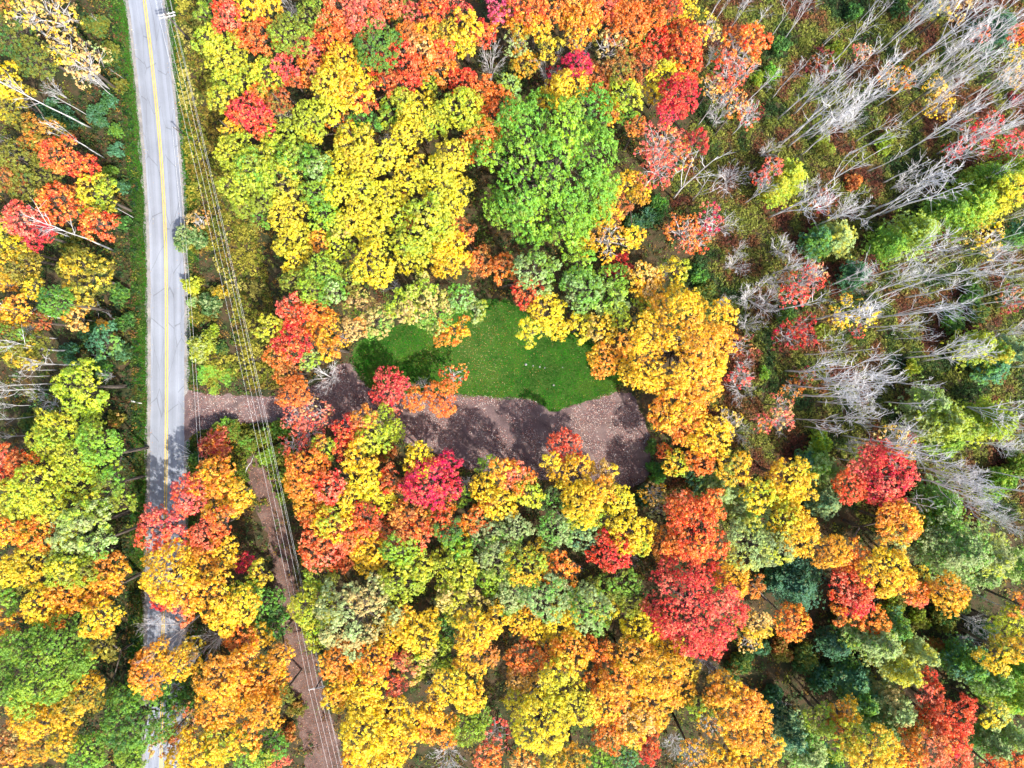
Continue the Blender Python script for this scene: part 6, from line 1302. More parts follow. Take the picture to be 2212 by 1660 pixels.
def bare_mesh(name, h, seed, nbr, twigs, lo=0.42, lean=0.03, leaders=0):
    """tall leafless tree: trunk mesh and branch mesh, foot at the origin"""
    rr = random.Random(seed)
    tr = Tubes(); pts = []; x = y = 0.0
    n = 9
    for i in range(n):
        u = i / (n - 1)
        x += rr.uniform(-lean, lean) * h / n * 2; y += rr.uniform(-lean, lean) * h / n * 2
        pts.append(Vector((x, y, h * u)))
    r0 = 0.006 * h + 0.02
    tr.tube(pts, [r0 * (1 - 0.84 * i / (n - 1)) for i in range(n)], 6)
    br = Tubes()
    def at(u):
        k = u * (n - 1); i = min(int(k), n - 2); return pts[i].lerp(pts[i + 1], k - i)
    stems = [(at, 0.0, 1.0)]
    for k in range(leaders):
        u0 = rr.uniform(0.22, 0.5); a = rr.uniform(0, 6.283); top = h * rr.uniform(0.8, 1.0); w_ = h * rr.uniform(0.05, 0.12); p0 = at(u0)
        q = [p0, p0 + Vector((math.cos(a) * w_ * .45, math.sin(a) * w_ * .45, (top - p0.z) * .35)), p0 + Vector((math.cos(a) * w_ * .8, math.sin(a) * w_ * .8, (top - p0.z) * .7)), p0 + Vector((math.cos(a) * w_, math.sin(a) * w_, top - p0.z))]
        br.tube(q, [0.045, 0.036, 0.024, 0.010], 5, False)
        stems.append((lambda u, q=q: q[min(int(u * 3), 2)].lerp(q[min(int(u * 3), 2) + 1], u * 3 - min(int(u * 3), 2)), 0, 0))
    for b in range(nbr):
        at = stems[b % len(stems)][0]
        u = lo + (0.99 - lo) * (b + rr.random()) / nbr
        a = rr.uniform(0, 6.283); L = h * rr.uniform(0.09, 0.23) * (1.15 - 0.65 * (u - lo) / (1 - lo))
        el = rr.uniform(0.85, 1.36)
        d = Vector((math.cos(a) * math.cos(el), math.sin(a) * math.cos(el), math.sin(el)))
        p0 = at(u); p1 = p0 + d * L * 0.5 + Vector((rr.uniform(-.1, .1), rr.uniform(-.1, .1), -0.04)) * L
        p2 = p0 + d * L + Vector((rr.uniform(-.15, .15), rr.uniform(-.15, .15), rr.uniform(0, .2))) * L
        rb = 0.02 + 0.012 * L / 3
        br.tube([p0, p1, p2], [rb, rb * 0.75, 0.011], 4, False)
        for q in range(twigs):
            s = rr.uniform(0.25, 1.0); o = p0.lerp(p1, s * 2) if s < 0.5 else p1.lerp(p2, s * 2 - 1)
            a2 = a + rr.uniform(-1.1, 1.1); e2 = rr.uniform(0.45, 1.3); l2 = L * rr.uniform(0.22, 0.5)
            d2 = Vector((math.cos(a2) * math.cos(e2), math.sin(a2) * math.cos(e2), math.sin(e2)))
            m2 = o + d2 * l2 * 0.5 + Vector((rr.uniform(-.1, .1), rr.uniform(-.1, .1), 0)) * l2
            br.tube([o, m2, m2 + (d2 + Vector((rr.uniform(-.3, .3), rr.uniform(-.3, .3), .1))) * l2 * 0.5], [0.013, 0.011, 0.006], 3, False)
    t = tr.mesh(name + '_trunk'); t.materials.append(M_WHITE)
    bm = br.mesh(name + '_branches'); bm.materials.append(M_WHITE)
    return h, t, bm

def vase_mesh(name, R, h, seed, stems=9, twigs=9):
    """many bare stems fanning out from one foot"""
    rr = random.Random(seed); st = Tubes(); br = Tubes()
    for k in range(stems):
        a = 6.283 * k / stems + rr.uniform(-0.4, 0.4); d = R * rr.uniform(0.35, 0.95); hh = h * rr.uniform(0.72, 1.0)
        p = [Vector((0, 0, 0)), Vector((math.cos(a) * d * 0.16, math.sin(a) * d * 0.16, hh * 0.4)), Vector((math.cos(a) * d * 0.5, math.sin(a) * d * 0.5, hh * 0.72)), Vector((math.cos(a) * d, math.sin(a) * d, hh))]
        st.tube(p, [0.06, 0.045, 0.03, 0.012], 5, False)
        for q in range(twigs):
            s = rr.uniform(0.0, 1.0); o = p[1].lerp(p[2], s * 2) if s < 0.5 else p[2].lerp(p[3], s * 2 - 1)
            a2 = a + rr.uniform(-1.5, 1.5); e2 = rr.uniform(0.25, 1.15); l2 = R * rr.uniform(0.22, 0.55)
            d2 = Vector((math.cos(a2) * math.cos(e2), math.sin(a2) * math.cos(e2), math.sin(e2)))
            m = o + d2 * l2 * 0.5; e = m + (d2 + Vector((rr.uniform(-.35, .35), rr.uniform(-.35, .35), .1))) * l2 * 0.5
            br.tube([o, m, e], [0.018, 0.014, 0.008], 3, False)
            for w_ in range(3):
                o3 = o.lerp(e, rr.uniform(0.3, 0.95)); a3 = a2 + rr.uniform(-1.2, 1.2); l3 = l2 * rr.uniform(0.25, 0.5)
                br.tube([o3, o3 + Vector((math.cos(a3), math.sin(a3), rr.uniform(0.2, 0.9))) * l3], [0.012, 0.007], 3, False)
    t = st.mesh(name + '_stems'); t.materials.append(M_WHITE); b = br.mesh(name + '_twigs'); b.materials.append(M_WHITE)
    return R, h, t, b

CROWNS = []
for i in range(4): CROWNS.append(crown_mesh('small_crown', 2.2, 100 + i, lobes=7, lr=0.50))
for i in range(6): CROWNS.append(crown_mesh('crown', 3.5, 200 + i, lobes=11, lr=0.42))
for i in range(4): CROWNS.append(crown_mesh('wide_crown', 5.4, 300 + i, lobes=18, lr=0.33))
for i in range(4): CROWNS.append(crown_mesh('great_crown', 9.0, 400 + i, lobes=34, lr=0.25, flat=0.72))
THIN = []
for i in range(3): THIN.append(crown_mesh('small_thin_crown', 2.2, 500 + i, dens=1.1, per=13, leaf=0.24, lobes=8, lr=0.46))
for i in range(4): THIN.append(crown_mesh('thin_crown', 3.5, 520 + i, dens=1.0, per=13, leaf=0.24, lobes=12, lr=0.40))
PINES = [pine_mesh('pine', 2.4, 600, 8.5), pine_mesh('pine', 2.6, 601, 8.0), pine_mesh('pine', 3.8, 602, 12.5), pine_mesh('pine', 3.7, 603, 12.5), pine_mesh('pine', 5.6, 604, 15.0)]
SHRUBS = [shrub_mesh('shrub', 1.7, 700 + i) for i in range(3)] + [shrub_mesh('wide_shrub', 2.6, 710 + i, 9) for i in range(3)]
BARES = {'m': [bare_mesh('bare', 14.0, 800 + i, 11, 5, 0.5, leaders=i % 3) for i in range(6)],
         'f': [bare_mesh('bare_twiggy', 15.0, 820 + i, 26, 9, 0.42, leaders=2 + i % 4) for i in range(6)],
         'n': [bare_mesh('snag', 8.0, 840 + i, 4, 1, 0.5) for i in range(3)]}
VASES = [vase_mesh('bare_bush', 3.0, 7.0, 900 + i) for i in range(4)]

def trunk_mesh(seed):
    tb = Tubes(); rr = random.Random(seed); n = 5
    tb.tube([(rr.uniform(-.02, .02) * (i > 0), rr.uniform(-.02, .02) * (i > 0), i / (n - 1)) for i in range(n)], [1.25, 0.95, 0.85, 0.78, 0.7], 7, False)
    return tb
# the trunks are unit long; radius is set per tree
TRUNKS = []
for i in range(3):
    tb = Tubes(); rr = random.Random(i)
    tb.tube([(0, 0, 0), (rr.uniform(-.3, .3), rr.uniform(-.3, .3), .3), (rr.uniform(-.4, .4), rr.uniform(-.4, .4), .65), (0, 0, 1)], [1.3, 0.95, 0.82, 0.7], 7, False)
    m_ = tb.mesh('trunk'); m_.materials.append(M_BARK); TRUNKS.append(m_)
LIMBMATS = {}
for lst, mt in ((CROWNS, M_BARK), (THIN, M_PALE)):
    for R0, cm, lm in lst: lm.materials.append(mt)

def pick(lst, R, idx):
    d = sorted(lst, key=lambda e: abs(math.log(R / e[0])))
    r0 = d[0][0]; same = [e for e in lst if abs(e[0] - r0) < 0.01]
    return same[idx % len(same)]

GROUPS = dict(d='autumn trees in the woods', s='thin-leaved trees and saplings', p='pines among the hardwoods', b='leafy shrubs', w='lush green weed patches', D='bare dead trees', V='bare bushy trees')
NAMES = dict(d='deciduous_tree', s='sparse_tree', p='pine_tree', b='shrub', w='weed_patch', D='dead_tree', V='bare_tree')
CATS = dict(d='tree', s='sparse tree', p='pine tree', b='shrub', w='weeds', D='dead tree', V='bare tree')

def leaf_props(o, a, b, j=0.10):
    for key, c in (('leaf_a', LEAF[a]), ('leaf_b', LEAF[b])):
        g = 1 + rnd.uniform(-j, j)
        o[key] = [min(0.9, c[0] * g * (1 + rnd.uniform(-j, j) * 0.5)), min(0.9, c[1] * g * (1 + rnd.uniform(-j, j) * 0.8)), min(0.9, c[2] * g)]

for ti, (k, a, b, x, y, h, crowns, label) in enumerate(TREES):
    root = empty(NAMES[k], (x, y, 0)); tag(root, label, CATS[k], GROUPS[k])
    if k in 'ds':
        lst = CROWNS if k == 'd' else THIN
        Rm = max(c[3] for c in crowns); n = len(crowns)
        rt = 0.028 * h * (0.75 + 0.08 * Rm) * (0.45 if k == 's' else 0.6)
        fork = 0.0
        zlow = min(c[2] - 0.55 * c[3] for c in crowns)
        top = max(1.0, zlow) if n == 1 else max(1.0, zlow * 0.72)
        tk = obj('trunk', TRUNKS[ti % 3], None, root); tk.scale = (rt, rt, top + 0.25); tk.rotation_euler.z = rnd.uniform(0, 6.28)
        for ci, (dx, dy, zc, R, cb) in enumerate(crowns):
            R0, cm, lm = pick(lst, R, rnd.randrange(99))
            s = R * 0.99 / R0; sx = s * rnd.uniform(0.92, 1.16); sy = s * rnd.uniform(0.92, 1.16); sz = s * rnd.uniform(0.9, 1.15)
            rz = rnd.uniform(0, 6.283)
            co = obj('crown', cm, None, root, (dx, dy, zc)); co.scale = (sx, sy, sz); co.rotation_euler = (rnd.uniform(-.08, .08), rnd.uniform(-.08, .08), rz)
            leaf_props(co, a, cb)
            lo = obj('limbs', lm, None, root, (dx, dy, zc)); lo.scale = co.scale; lo.rotation_euler = co.rotation_euler
            if n > 1:
                zb = zc - 0.62 * R * 0.78
                tb = Tubes(); p0 = Vector((0, 0, top)); p2 = Vector((dx, dy, zb + 0.3)); p1 = p0.lerp(p2, 0.5) + Vector((dx, dy, 0)) * 0.08
                tb.tube([p0 - Vector((0, 0, .2)), p1, p2], [rt * 0.7, rt * 0.55, rt * 0.45], 6, False)
                obj('stem', tb.mesh('stem'), M_PALE if k == 's' else M_BARK, root)
    elif k == 'p':
        dx, dy, zc, R, cb = crowns[0]
        d = sorted(PINES, key=lambda e: abs(math.log(R * 1.1 / e[0])) + 0.3 * abs(math.log(h / e[1])) + rnd.uniform(0, 0.15))[0]
        s = R * 1.08 / d[0]; sz = h / d[1]
        co = obj('crown', d[2], None, root); co.scale = (s, s, sz); co.rotation_euler.z = rnd.uniform(0, 6.28); leaf_props(co, a, cb)
        tk = obj('trunk', d[3], None, root); tk.scale = co.scale; tk.rotation_euler = co.rotation_euler
    elif k in 'bw':
        dx, dy, zc, R, cb = crowns[0]
        R0, cm, sm = pick(SHRUBS, R, rnd.randrange(99)); s = R / R0
        sz = (h / (0.95 * R0)) if k == 'b' else 0.32 * s
        co = obj('crown', cm, None, root); co.scale = (s, s, min(sz, s * 1.5)); co.rotation_euler.z = rnd.uniform(0, 6.28); leaf_props(co, a, cb)
        so = obj('stems', sm, None, root); so.scale = co.scale; so.rotation_euler = co.rotation_euler
    elif k == 'D':
        h *= 1.18
        lst = BARES[a]; h0, tm, bm = lst[rnd.randrange(len(lst))]; s = h / h0; sr = s * rnd.uniform(0.85, 1.2)
        rot = (rnd.uniform(-.05, .05), rnd.uniform(-.05, .05), rnd.uniform(0, 6.28))
        for nm, me in (('trunk', tm), ('branches', bm)):
            o = obj(nm, me, None, root); o.scale = (sr, sr, s); o.rotation_euler = rot
    else:
        dx, dy, zc, R, cb = crowns[0]
        R0, h0, tm, bm = VASES[rnd.randrange(len(VASES))]
        rot = (rnd.uniform(-.06, .06), rnd.uniform(-.06, .06), rnd.uniform(0, 6.28))
        for nm, me in (('stems', tm), ('twigs', bm)):
            o = obj(nm, me, None, root); o.scale = (R / R0, R / R0, h / h0); o.rotation_euler = rot

# ------------------------------------------------------------------ power line
def px_line(p0, p1, sag, n=28):
    return [p0.lerp(p1, i / n) - Vector((0, 0, sag * 4 * (i / n) * (1 - i / n))) for i in range(n + 1)]
PA = Vector((-57.2, 61.1, 0)); PB = Vector((-32.4, -50.2, 0)); SPAN = PB - PA
DIRN = SPAN.normalized(); PERP = Vector((-DIRN.y, DIRN.x, 0))
if PERP.x < 0: PERP = -PERP
POLE_H = 10.2
def box(tb, c, ax, ay, az, sx, sy, sz):
    b = len(tb.v)
    for i in (-1, 1):
        for j in (-1, 1):
            for k in (-1, 1): tb.v.append(c + ax * i * sx + ay * j * sy + az * k * sz)
    tb.f += [(b, b + 1, b + 3, b + 2), (b + 4, b + 6, b + 7, b + 5), (b, b + 4, b + 5, b + 1), (b + 2, b + 3, b + 7, b + 6), (b, b + 2, b + 6, b + 4), (b + 1, b + 5, b + 7, b + 3)]
ZA = Vector((0, 0, 1)); OFFS = (-1.2, -0.42, 0.42, 1.2)
def utility_pole(loc, label, double):
    r = empty('utility_pole', loc); tag(r, label, 'utility pole', 'utility poles')
    tb = Tubes(); tb.tube([(0, 0, 0), (0, 0, 5), (0, 0, POLE_H + 0.25)], [0.19, 0.16, 0.12], 10); obj('pole', tb.mesh('pole'), M_POLE, r)
    for sgn in ((-1, 1) if double else (0,)):
        tb = Tubes(); off = DIRN * (0.24 * sgn if sgn else 0.2)
        box(tb, Vector((0, 0, POLE_H - 0.35)) + off, PERP, DIRN, ZA, 1.42, 0.075, 0.085); obj('crossarm', tb.mesh('crossarm', False), M_ARM, r)
    for q in OFFS:
        for sgn in ((-1, 1) if double else (0,)):
            off = DIRN * (0.24 * sgn if sgn else 0.2)
            tb = Tubes(); c = PERP * q + off + Vector((0, 0, POLE_H - 0.26))
            tb.tube([c, c + ZA * .05, c + ZA * .1, c + ZA * .16, c + ZA * .22], [0.05, 0.09, 0.06, 0.085, 0.04], 8); obj('insulator', tb.mesh('insulator'), M_GLASS, r)
    for s_ in (-1, 1):
        tb = Tubes(); tb.tube([Vector((0, 0, POLE_H - 1.2)) + DIRN * 0.17, PERP * 0.75 * s_ + Vector((0, 0, POLE_H - 0.42)) + DIRN * 0.2], [0.03, 0.03], 4); obj('brace', tb.mesh('brace'), M_ARM, r)
utility_pole(PA, 'dark wooden utility pole with double pale crossarms beside the road at top', True)
utility_pole(PB, 'utility pole with a single pale crossarm over the trail near the bottom', False)
WL = ['leftmost', 'second from left', 'third from left', 'rightmost']
for wi, q in enumerate(OFFS):
    tb = Tubes(); off = PERP * q + Vector((0, 0, POLE_H))
    pts = px_line(PA - SPAN + off, PA + off, 1.5)[:-1] + px_line(PA + off, PB + off, 1.5)[:-1] + px_line(PB + off, PB + SPAN + off, 1.5)
    tb.tube(pts, [0.012] * len(pts), 4)
    tag(obj('power_wire', tb.mesh('power_wire'), M_WIRE), WL[wi] + ' of the four thin wires strung between the utility poles', 'wire', 'overhead wires')
tb = Tubes(); off = PERP * 0.2 + Vector((0, 0, POLE_H - 2.4))
pts = px_line(PA - SPAN + off, PA + off, 1.2)[:-1] + px_line(PA + off, PB + off, 1.2)[:-1] + px_line(PB + off, PB + SPAN + off, 1.2)
tb.tube(pts, [0.012] * len(pts), 4)
tag(obj('power_wire', tb.mesh('power_wire'), M_WIRE), 'lower cable hung on the utility poles beneath the four wires', 'wire', 'overhead wires')
# short posts with two low cables along the road
PC = Vector((-58.8, 44.6, 0)); PD = Vector((-53.6, -24.0, 0))
for p, l in ((PC, 'short dark post on the right road edge at top'), (PD, 'short dark post beneath the orange tree on the roadside')):
    r = empty('roadside_post', p); tag(r, l, 'post', 'short posts by the road')
    tb = Tubes(); tb.tube([(0, 0, 0), (0, 0, 4.4)], [0.12, 0.09], 8); obj('pole', tb.mesh('post'), M_POLE, r)
    tb = Tubes(); box(tb, Vector((0, 0, 4.2)), Vector((1, 0, 0)), Vector((0, 1, 0)), ZA, 0.32, 0.05, 0.05); obj('bracket', tb.mesh('bracket', False), M_ARM, r)
for s_, l in ((-0.28, 'left'), (0.28, 'right')):
    tb = Tubes(); o_ = Vector((s_, 0, 4.28)); pts = px_line(PC + o_, PD + o_, 0.9); tb.tube(pts, [0.013] * len(pts), 4)
    tag(obj('low_cable', tb.mesh('low_cable'), M_WIRE), l + ' one of two faint low cables over the right road shoulder', 'cable', 'low roadside cables')

# ------------------------------------------------------------------ logs, fallen branch, stones
def log(p0, p1, r, label, mat, seed, stubs=5):
    rr = random.Random(seed); a = Vector((p0[0], p0[1], r * 0.9)); b = Vector((p1[0], p1[1], r * 0.7)); root = empty('fallen_log', a); tag(root, label, 'log', 'fallen logs'); d = b - a
    n = 6; pts = [d * (i / n) + Vector((rr.uniform(-.1, .1), rr.uniform(-.1, .1), 0)) * (0 < i < n) for i in range(n + 1)]
    tb = Tubes(); tb.tube(pts, [r * (1 - 0.6 * i / n) for i in range(n + 1)], 7); obj('trunk', tb.mesh('log'), mat, root)
    for k in range(stubs):
        q = pts[rr.randrange(1, n)]; a2 = math.atan2(d.y, d.x) + rr.choice((-1, 1)) * rr.uniform(0.4, 1.1); L = rr.uniform(0.5, 1.8)
        tb = Tubes(); tb.tube([q, q + Vector((math.cos(a2), math.sin(a2), rr.uniform(0.05, 0.5))) * L], [r * 0.35, 0.02], 5); obj('branch', tb.mesh('branch'), mat, root)
log((-68.4, -3.0), (-66.6, -3.5), 0.17, 'short pale log lying on the verge left of the road', M_WHITE, 1, 0)
log((-71.2, 11.6), (-76.0, 14.9), 0.16, 'grey log with branches lying in shade left of the road', M_PALE, 2, 7)
log((-75.8, 14.2), (-72.0, 12.3), 0.11, 'thin grey log lying across the larger log left of road', M_PALE, 3, 3)
log((-2.0, 18.6), (5.0, 20.0), 0.22, 'dark log lying in shade above the lawn, upper of two', M_BARK, 4, 4)
log((-1.6, 17.6), (5.4, 18.6), 0.2, 'dark log lying in shade above the lawn, lower of two', M_BARK, 5, 4)
log((37.2, -51.5), (44.0, -55.0), 0.16, 'thin brown log lying in the dark gap at lower right', M_BARK, 6, 3)
log((84.9, 65.5), (88.5, 66.8), 0.22, 'grey log lying in the top right corner', M_PALE, 7, 3)
log((12.2, -40.0), (10.6, -36.6), 0.2, 'pale short log in the woods below the gravel clearing', M_WHITE, 8, 2)
log((-48.0, -16.0), (-46.0, -12.0), 0.09, 'thin dead branch lying on the trail beside the wires', M_PALE, 9, 3)
log((3.8, -14.7), (8.2, -15.2), 0.13, 'brown log at the lower edge of the gravel clearing', M_BARK, 10, 4)
fb = empty('fallen_branch', (-56.9, -12.9, 0.1)); tag(fb, 'bare pale forked branch reaching over the right road edge', 'branch')
rr = random.Random(77)
for k in range(5):
    a_ = 3.0 + rr.uniform(-0.55, 0.55); L_ = rr.uniform(2.4, 4.6)
    tb = Tubes(); e_ = Vector((math.cos(a_), math.sin(a_), 0.12)) * L_; m_ = e_ * 0.5 + Vector((0, rr.uniform(-.4, .4), 0.3))
    tb.tube([(0, 0, 0.1), m_, e_], [0.05, 0.035, 0.014], 5)
    for q in range(4):
        o_ = m_.lerp(e_, rr.random()); a2 = a_ + rr.uniform(-1, 1); tb.tube([o_, o_ + Vector((math.cos(a2), math.sin(a2), 0.1)) * rr.uniform(.4, 1.1)], [0.024, 0.012], 4)
    obj('limb', tb.mesh('limb'), M_WHITE, fb)
import bmesh
for i, (sx_, sy_, r_, l_) in enumerate(((2.5, 3.5, .22, 'largest of the grey stones set in the lawn'), (3.8, 3.3, .14, 'second grey stone from left on the lawn'), (5.0, 3.1, .16, 'third grey stone from left on the lawn'), (5.9, 2.9, .13, 'rightmost of the four grey stones on the lawn'), (7.5, -0.2, .17, 'pale stone near the lower edge of the lawn'), (9.1, 3.0, .1, 'tiny pale stone right of the lawn stones'))):
    bm = bmesh.new(); bmesh.ops.create_icosphere(bm, subdivisions=2, radius=r_)
    rr = random.Random(i)
    for v in bm.verts: v.co *= rr.uniform(0.82, 1.15); v.co.z *= 0.6
    me = bpy.data.meshes.new('stone'); bm.to_mesh(me); bm.free()
    tag(obj('stone', me, M_STONE, None, (sx_, sy_, r_ * 0.35)), l_, 'stone', 'stones on the lawn')

# ------------------------------------------------------------------ undergrowth, grass, fallen leaves (nobody could count these)
def pal(*cs): return np.array([lin(c) for c in cs])
P_WILD = pal((58, 84, 46), (80, 102, 50), (100, 116, 52), (126, 134, 56), (144, 146, 66), (118, 124, 56), (126, 108, 60), (138, 96, 60), (124, 80, 56), (112, 68, 54))
P_FERN = pal((150, 146, 52), (172, 164, 66), (120, 128, 46), (140, 122, 52), (100, 112, 44), (186, 176, 88))
P_DARK = pal((44, 70, 38), (56, 84, 42), (34, 58, 36), (72, 88, 42), (50, 76, 44), (88, 92, 44), (42, 72, 46))
P_HEDGE = pal((118, 130, 42), (92, 116, 38), (140, 140, 50), (70, 92, 36), (150, 132, 52))
def band(px0, py0, px1, py1):
    return ((px0 - 1106) / 12, (830 - py1) / 12, (px1 - 1106) / 12, (830 - py0) / 12)
P_WOOD = pal((66, 96, 48), (96, 118, 50), (130, 136, 52), (110, 84, 50), (84, 112, 50), (150, 118, 56), (70, 100, 58), (112, 76, 52), (104, 130, 54))
def clumps(n, cover, P, rmin, rmax, hs, per, leaf, seed, limit=None):
    """clumps of low leaves: cover(PX, PY, x, y) says where (PX, PY: twelve units to the metre from the picture's corner)"""
    x = rng.uniform(-104, 104, n); y = rng.uniform(-80, 80, n); rd = road_dist(x, y)
    bad = ((rd > -4.5) & (rd < 4.4)) | inside(G_SM, x, y) | inside(L_SM, x, y) | (inside(T_SM, x, y) & (vnoise(x, y, 2.2, 60) + rng.random(n) * 0.3 < 0.74))
    ok = ~bad & cover(x * 12 + 1106, 830 - y * 12, x, y); x, y = x[ok], y[ok]; n = len(x)
    t = np.clip((vnoise(x, y, 6.0, seed) * 0.45 + vnoise(x, y, 2.4, seed + 1) * 0.55 - 0.2) / 0.6 + rng.normal(size=n) * 0.08, 0, 0.999)
    base = P[(t * len(P)).astype(int)] * rng.uniform(0.75, 1.25, (n, 1))
    ur = rng.uniform(rmin, rmax, n); ht = ur * hs * rng.uniform(0.5, 1.5, n)
    m = n * per
    d = unit(rng.normal(size=(m, 3)) + np.array([0, 0, 0.5])); d[:, 2] = np.abs(d[:, 2]); rad = rng.uniform(0.35, 1.08, m)
    c = np.stack([np.repeat(x, per), np.repeat(y, per), np.full(m, 0.04)], 1) + d * np.stack([np.repeat(ur, per) * rad, np.repeat(ur, per) * rad, np.repeat(ht, per) * rad], 1)
    nr = unit(d * 0.5 + np.array([0, 0, 0.6]) + rng.normal(size=(m, 3)) * 0.5)
    cl = np.repeat(base, per, 0) * rng.uniform(0.65, 1.4, (m, 1)); ln = leaf * rng.uniform(0.6, 1.4, m)
    rd = road_dist(c[:, 0], c[:, 1]); ok = ((rd < -3.4) | (rd > 3.8)) & ~inside(G_SM, c[:, 0], c[:, 1])
    return c[ok], nr[ok], cl[ok], ln[ok]
def wires_x(PY): return 358 + (PY - 36) * (325 / 1449.0)
def is_wild(PX, PY, x, y): return (PX > 1470 + (vnoise(x, y, 8, 3) - 0.5) * 140) & (PY < 1120 + (vnoise(x, y, 8, 5) - 0.5) * 100)
def is_fern(PX, PY, x, y): return (PX > 380) & (PX < wires_x(PY) + 95) & (PY < 840) & ~((PY > 540) & (PX < wires_x(PY)) & (vnoise(x, y, 3, 6) < 0.55))
def is_hedge(PX, PY, x, y): return (PX > 400) & (PX < 645) & (PY > 905) & (PY < 1090)
def is_side(PX, PY, x, y): return (PX > 170) & (PX < 330)
_TC = [(t[3] + c[0], t[4] + c[1], c[3]) for t in TREES if t[0] == 'd' for c in t[6] if c[3] > 2.6]
def is_wood(PX, PY, x, y):
    deep = np.zeros(len(x), bool)               # hardly anything grows right under a dense crown
    for tx, ty, tr in _TC: deep |= (x - tx) ** 2 + (y - ty) ** 2 < (0.62 * tr) ** 2
    return ~deep & ~is_wild(PX, PY, x, y) & ~is_fern(PX, PY, x, y) & ~is_hedge(PX, PY, x, y)
parts = [clumps(190000, is_wild, P_WILD, 0.25, 0.7, 1.0, 11, 0.33, 7),
         clumps(220000, is_fern, P_FERN, 0.2, 0.5, 1.9, 11, 0.34, 9),
         clumps(170000, is_hedge, P_HEDGE, 0.25, 0.6, 2.2, 12, 0.32, 11),
         clumps(90000, is_side, P_DARK, 0.25, 0.6, 1.2, 11, 0.33, 13),
         clumps(30000, is_wood, P_WOOD, 0.4, 1.0, 1.5, 13, 0.34, 15)]
cen, nr, colr, ln = (np.concatenate([p[i] for p in parts]) for i in range(4))
V, F, at = leaves(cen, nr, ln, ln * 0.5, 'col', np.concatenate([np.clip(colr, 0, .8), np.ones((len(cen), 1))], 1), rng)
tag(obj('undergrowth', mesh_np('undergrowth', V, F, 4, at), M_STUFF), 'low olive and rust undergrowth covering the forest floor', 'undergrowth', kind='stuff')


def blades(name, x, y, hgt, wid, colr, label):
    n = len(x); a = rng.uniform(0, 6.283, n); ln_ = rng.normal(size=(n, 2)) * hgt[:, None] * 0.55
    t = np.stack([np.cos(a), np.sin(a), np.zeros(n)], 1) * (wid * 0.5)[:, None]
    b = np.stack([x, y, np.full(n, 0.02)], 1); top = b + np.concatenate([ln_, hgt[:, None]], 1)
    V = np.stack([b - t, b + t, top], 1).reshape(-1, 3); F = np.arange(n * 3).reshape(n, 3)
    A = np.repeat(np.concatenate([np.clip(colr, 0, .8), np.ones((n, 1))], 1), 3, 0)
    tag(obj(name, mesh_np(name, V, F, 3, {'col': A}), M_GRASS), label, 'grass', kind='stuff')
lx0 = min(p[0] for p in LAWN) - 1; lx1 = max(p[0] for p in LAWN) + 1; ly0 = min(p[1] for p in LAWN) - 1; ly1 = max(p[1] for p in LAWN) + 1
n = 150000; x = rng.uniform(lx0, lx1, n); y = rng.uniform(ly0, ly1, n)
jx = (vnoise(x, y, 1.2, 31) - .5) * 1.4; jy = (vnoise(x, y, 1.2, 32) - .5) * 1.4
ok = inside(L_SM, x + jx, y + jy); x, y = x[ok], y[ok]; n = len(x)
GP = pal((18, 96, 10), (26, 120, 12), (40, 142, 16), (62, 150, 22), (98, 146, 34)); t = np.clip((vnoise(x, y, 5, 12) * 0.6 + vnoise(x, y, 1.4, 13) * 0.5 - 0.2) / 0.7 + rng.normal(size=n) * 0.12, 0, .999)
# thin worn grass in the middle of the lawn, lusher to the right
worn = np.exp(-((x - (-7.0)) ** 2 / 40 + (y - 6.0) ** 2 / 60)); keep = rng.random(n) > worn * 0.55
blades('lawn_grass', x[keep], y[keep], (0.12 * rng.uniform(0.6, 1.5, n))[keep], (0.10 * rng.uniform(0.6, 1.4, n))[keep], (GP[(t * 5).astype(int)] * rng.uniform(0.75, 1.3, (n, 1)))[keep], 'short mown green grass of the lawn')
n = 110000; y = rng.uniform(-80, 80, n); s = rng.random(n) < 0.5; off = np.where(s, rng.uniform(-6.3, -3.4, n), rng.uniform(3.7, 6.0, n))
P_ = np.array([(p.x, p.y) for p in RC]); o_ = np.argsort(P_[:, 1]); x = np.interp(y, P_[o_, 1], P_[o_, 0]) + off
ok = ~inside(G_SM, x, y) & (rng.random(n) < np.where(s, 1.0, np.where(y > 28, 1.0, 0.45))); x, y, s = x[ok], y[ok], s[ok]; n = len(x)
VP = pal((52, 96, 30), (70, 122, 34), (58, 140, 36), (96, 110, 44), (120, 104, 56)); t = np.clip(vnoise(x, y, 7, 22) * 0.7 + rng.normal(size=n) * 0.17 + np.where(y < 0, 0.22, -0.02), 0, .999)
blades('verge_grass', x, y, 0.2 * rng.uniform(0.6, 1.6, n), 0.11 * rng.uniform(0.6, 1.4, n), VP[(t * 5).astype(int)] * rng.uniform(0.75, 1.3, (n, 1)), 'rough green grass along both verges of the road')

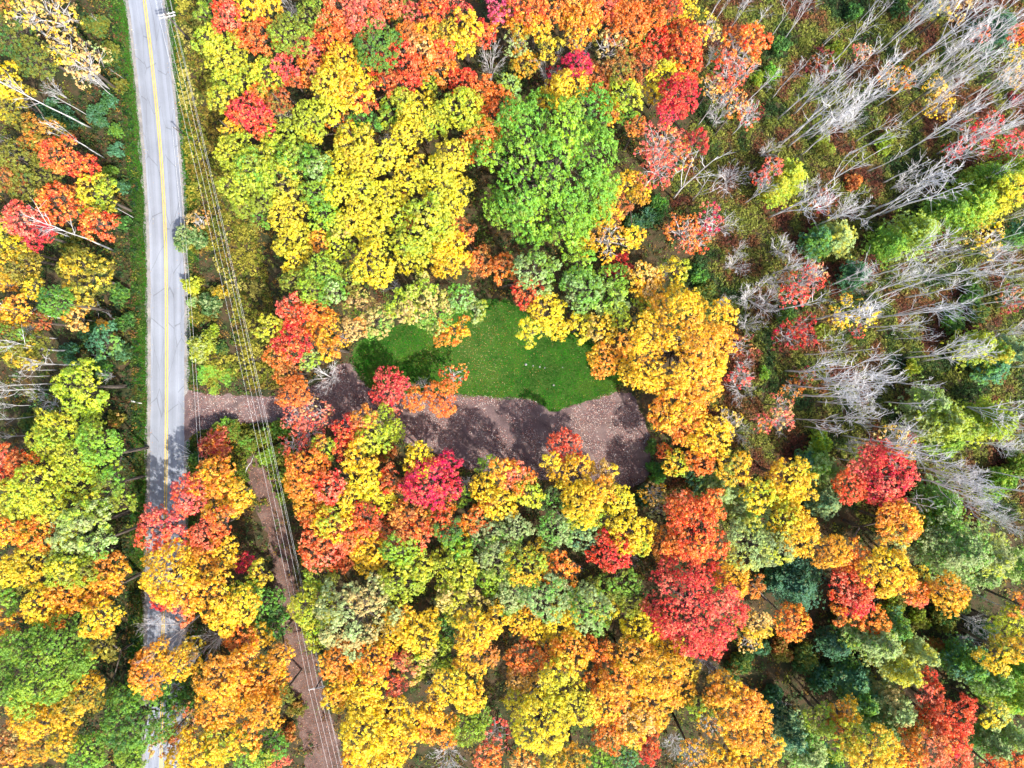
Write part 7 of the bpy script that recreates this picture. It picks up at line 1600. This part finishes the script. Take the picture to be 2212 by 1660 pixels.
def litter(name, x, y, z, P, size, label, tilt=0.35):
    n = len(x); nr = unit(np.stack([rng.normal(size=n) * tilt, rng.normal(size=n) * tilt, np.ones(n)], 1))
    c = P[rng.integers(0, len(P), n)] * rng.uniform(0.75, 1.25, (n, 1)); ln = size * rng.uniform(0.6, 1.4, n)
    V, F, at = leaves(np.stack([x, y, z], 1), nr, ln, ln * 0.7, 'col', np.concatenate([np.clip(c, 0, .85), np.ones((n, 1))], 1), rng)
    tag(obj(name, mesh_np(name, V, F, 4, at), M_LITTER), label, 'fallen leaves', kind='stuff')
gxs = [p[0] for p in GRAVEL]; gys = [p[1] for p in GRAVEL]
n = 75000; x = rng.uniform(min(gxs), max(gxs), n); y = rng.uniform(min(gys), max(gys), n)
ok = inside(G_SM, x, y) & (vnoise(x, y, 3.5, 40) * 0.7 + vnoise(x, y, 0.9, 41) * 0.5 + rng.random(n) * 0.25 > 0.62) & (road_dist(x, y) > 4.0); x, y = x[ok], y[ok]
litter('gravel_leaves', x, y, np.full(len(x), 0.05), pal((206, 188, 178), (190, 158, 144), (176, 130, 112), (176, 110, 96), (232, 222, 212), (150, 96, 84), (132, 84, 76)), 0.13, 'pale dry leaves strewn over the gravel driveway and clearing')
n = 12000; x = rng.uniform(lx0, lx1, n); y = rng.uniform(ly0, ly1, n); dn = np.exp(-((x + 7) ** 2 / 70 + (y - 6) ** 2 / 80)) * 0.85 + 0.12
ok = inside(L_SM, x, y) & (rng.random(n) < dn); x, y = x[ok], y[ok]
litter('lawn_leaves', x, y, np.full(len(x), 0.12), pal((196, 160, 90), (178, 116, 60), (206, 190, 140), (150, 90, 50)), 0.11, 'yellow and tan leaves scattered on the lawn')
n = 22000; x = rng.uniform(-50, -28, n); y = rng.uniform(-80, -11, n); ok = inside(T_SM, x, y); x, y = x[ok], y[ok]
litter('trail_leaves', x, y, np.full(len(x), 0.05), pal((150, 100, 86), (120, 76, 64), (176, 140, 122), (104, 64, 56), (160, 108, 72)), 0.16, 'brown and pink leaves covering the trail under the wires')
n = 60000; x = rng.uniform(-104, 104, n); y = rng.uniform(-80, 80, n); rd = road_dist(x, y)
ok = ((rd < -3.9) | (rd > 4.4)) & ~inside(G_SM, x, y) & ~inside(L_SM, x, y) & ~inside(T_SM, x, y); x, y = x[ok], y[ok]
litter('forest_leaves', x, y, rng.uniform(0.03, 0.12, len(x)), pal((100, 70, 44), (80, 60, 42), (120, 92, 52), (74, 66, 40), (130, 104, 60), (92, 54, 42)), 0.22, 'brown leaf litter covering the forest floor')
n = 500; y = rng.uniform(-70, 70, n); x = np.interp(y, P_[o_, 1], P_[o_, 0]) + np.where(rng.random(n) < .5, -3.1, 3.4) + rng.normal(size=n) * 0.45
litter('road_leaves', x, y, np.full(n, 0.05), pal((206, 170, 90), (188, 120, 60), (226, 210, 160)), 0.12, 'dry leaves gathered along the road edges')
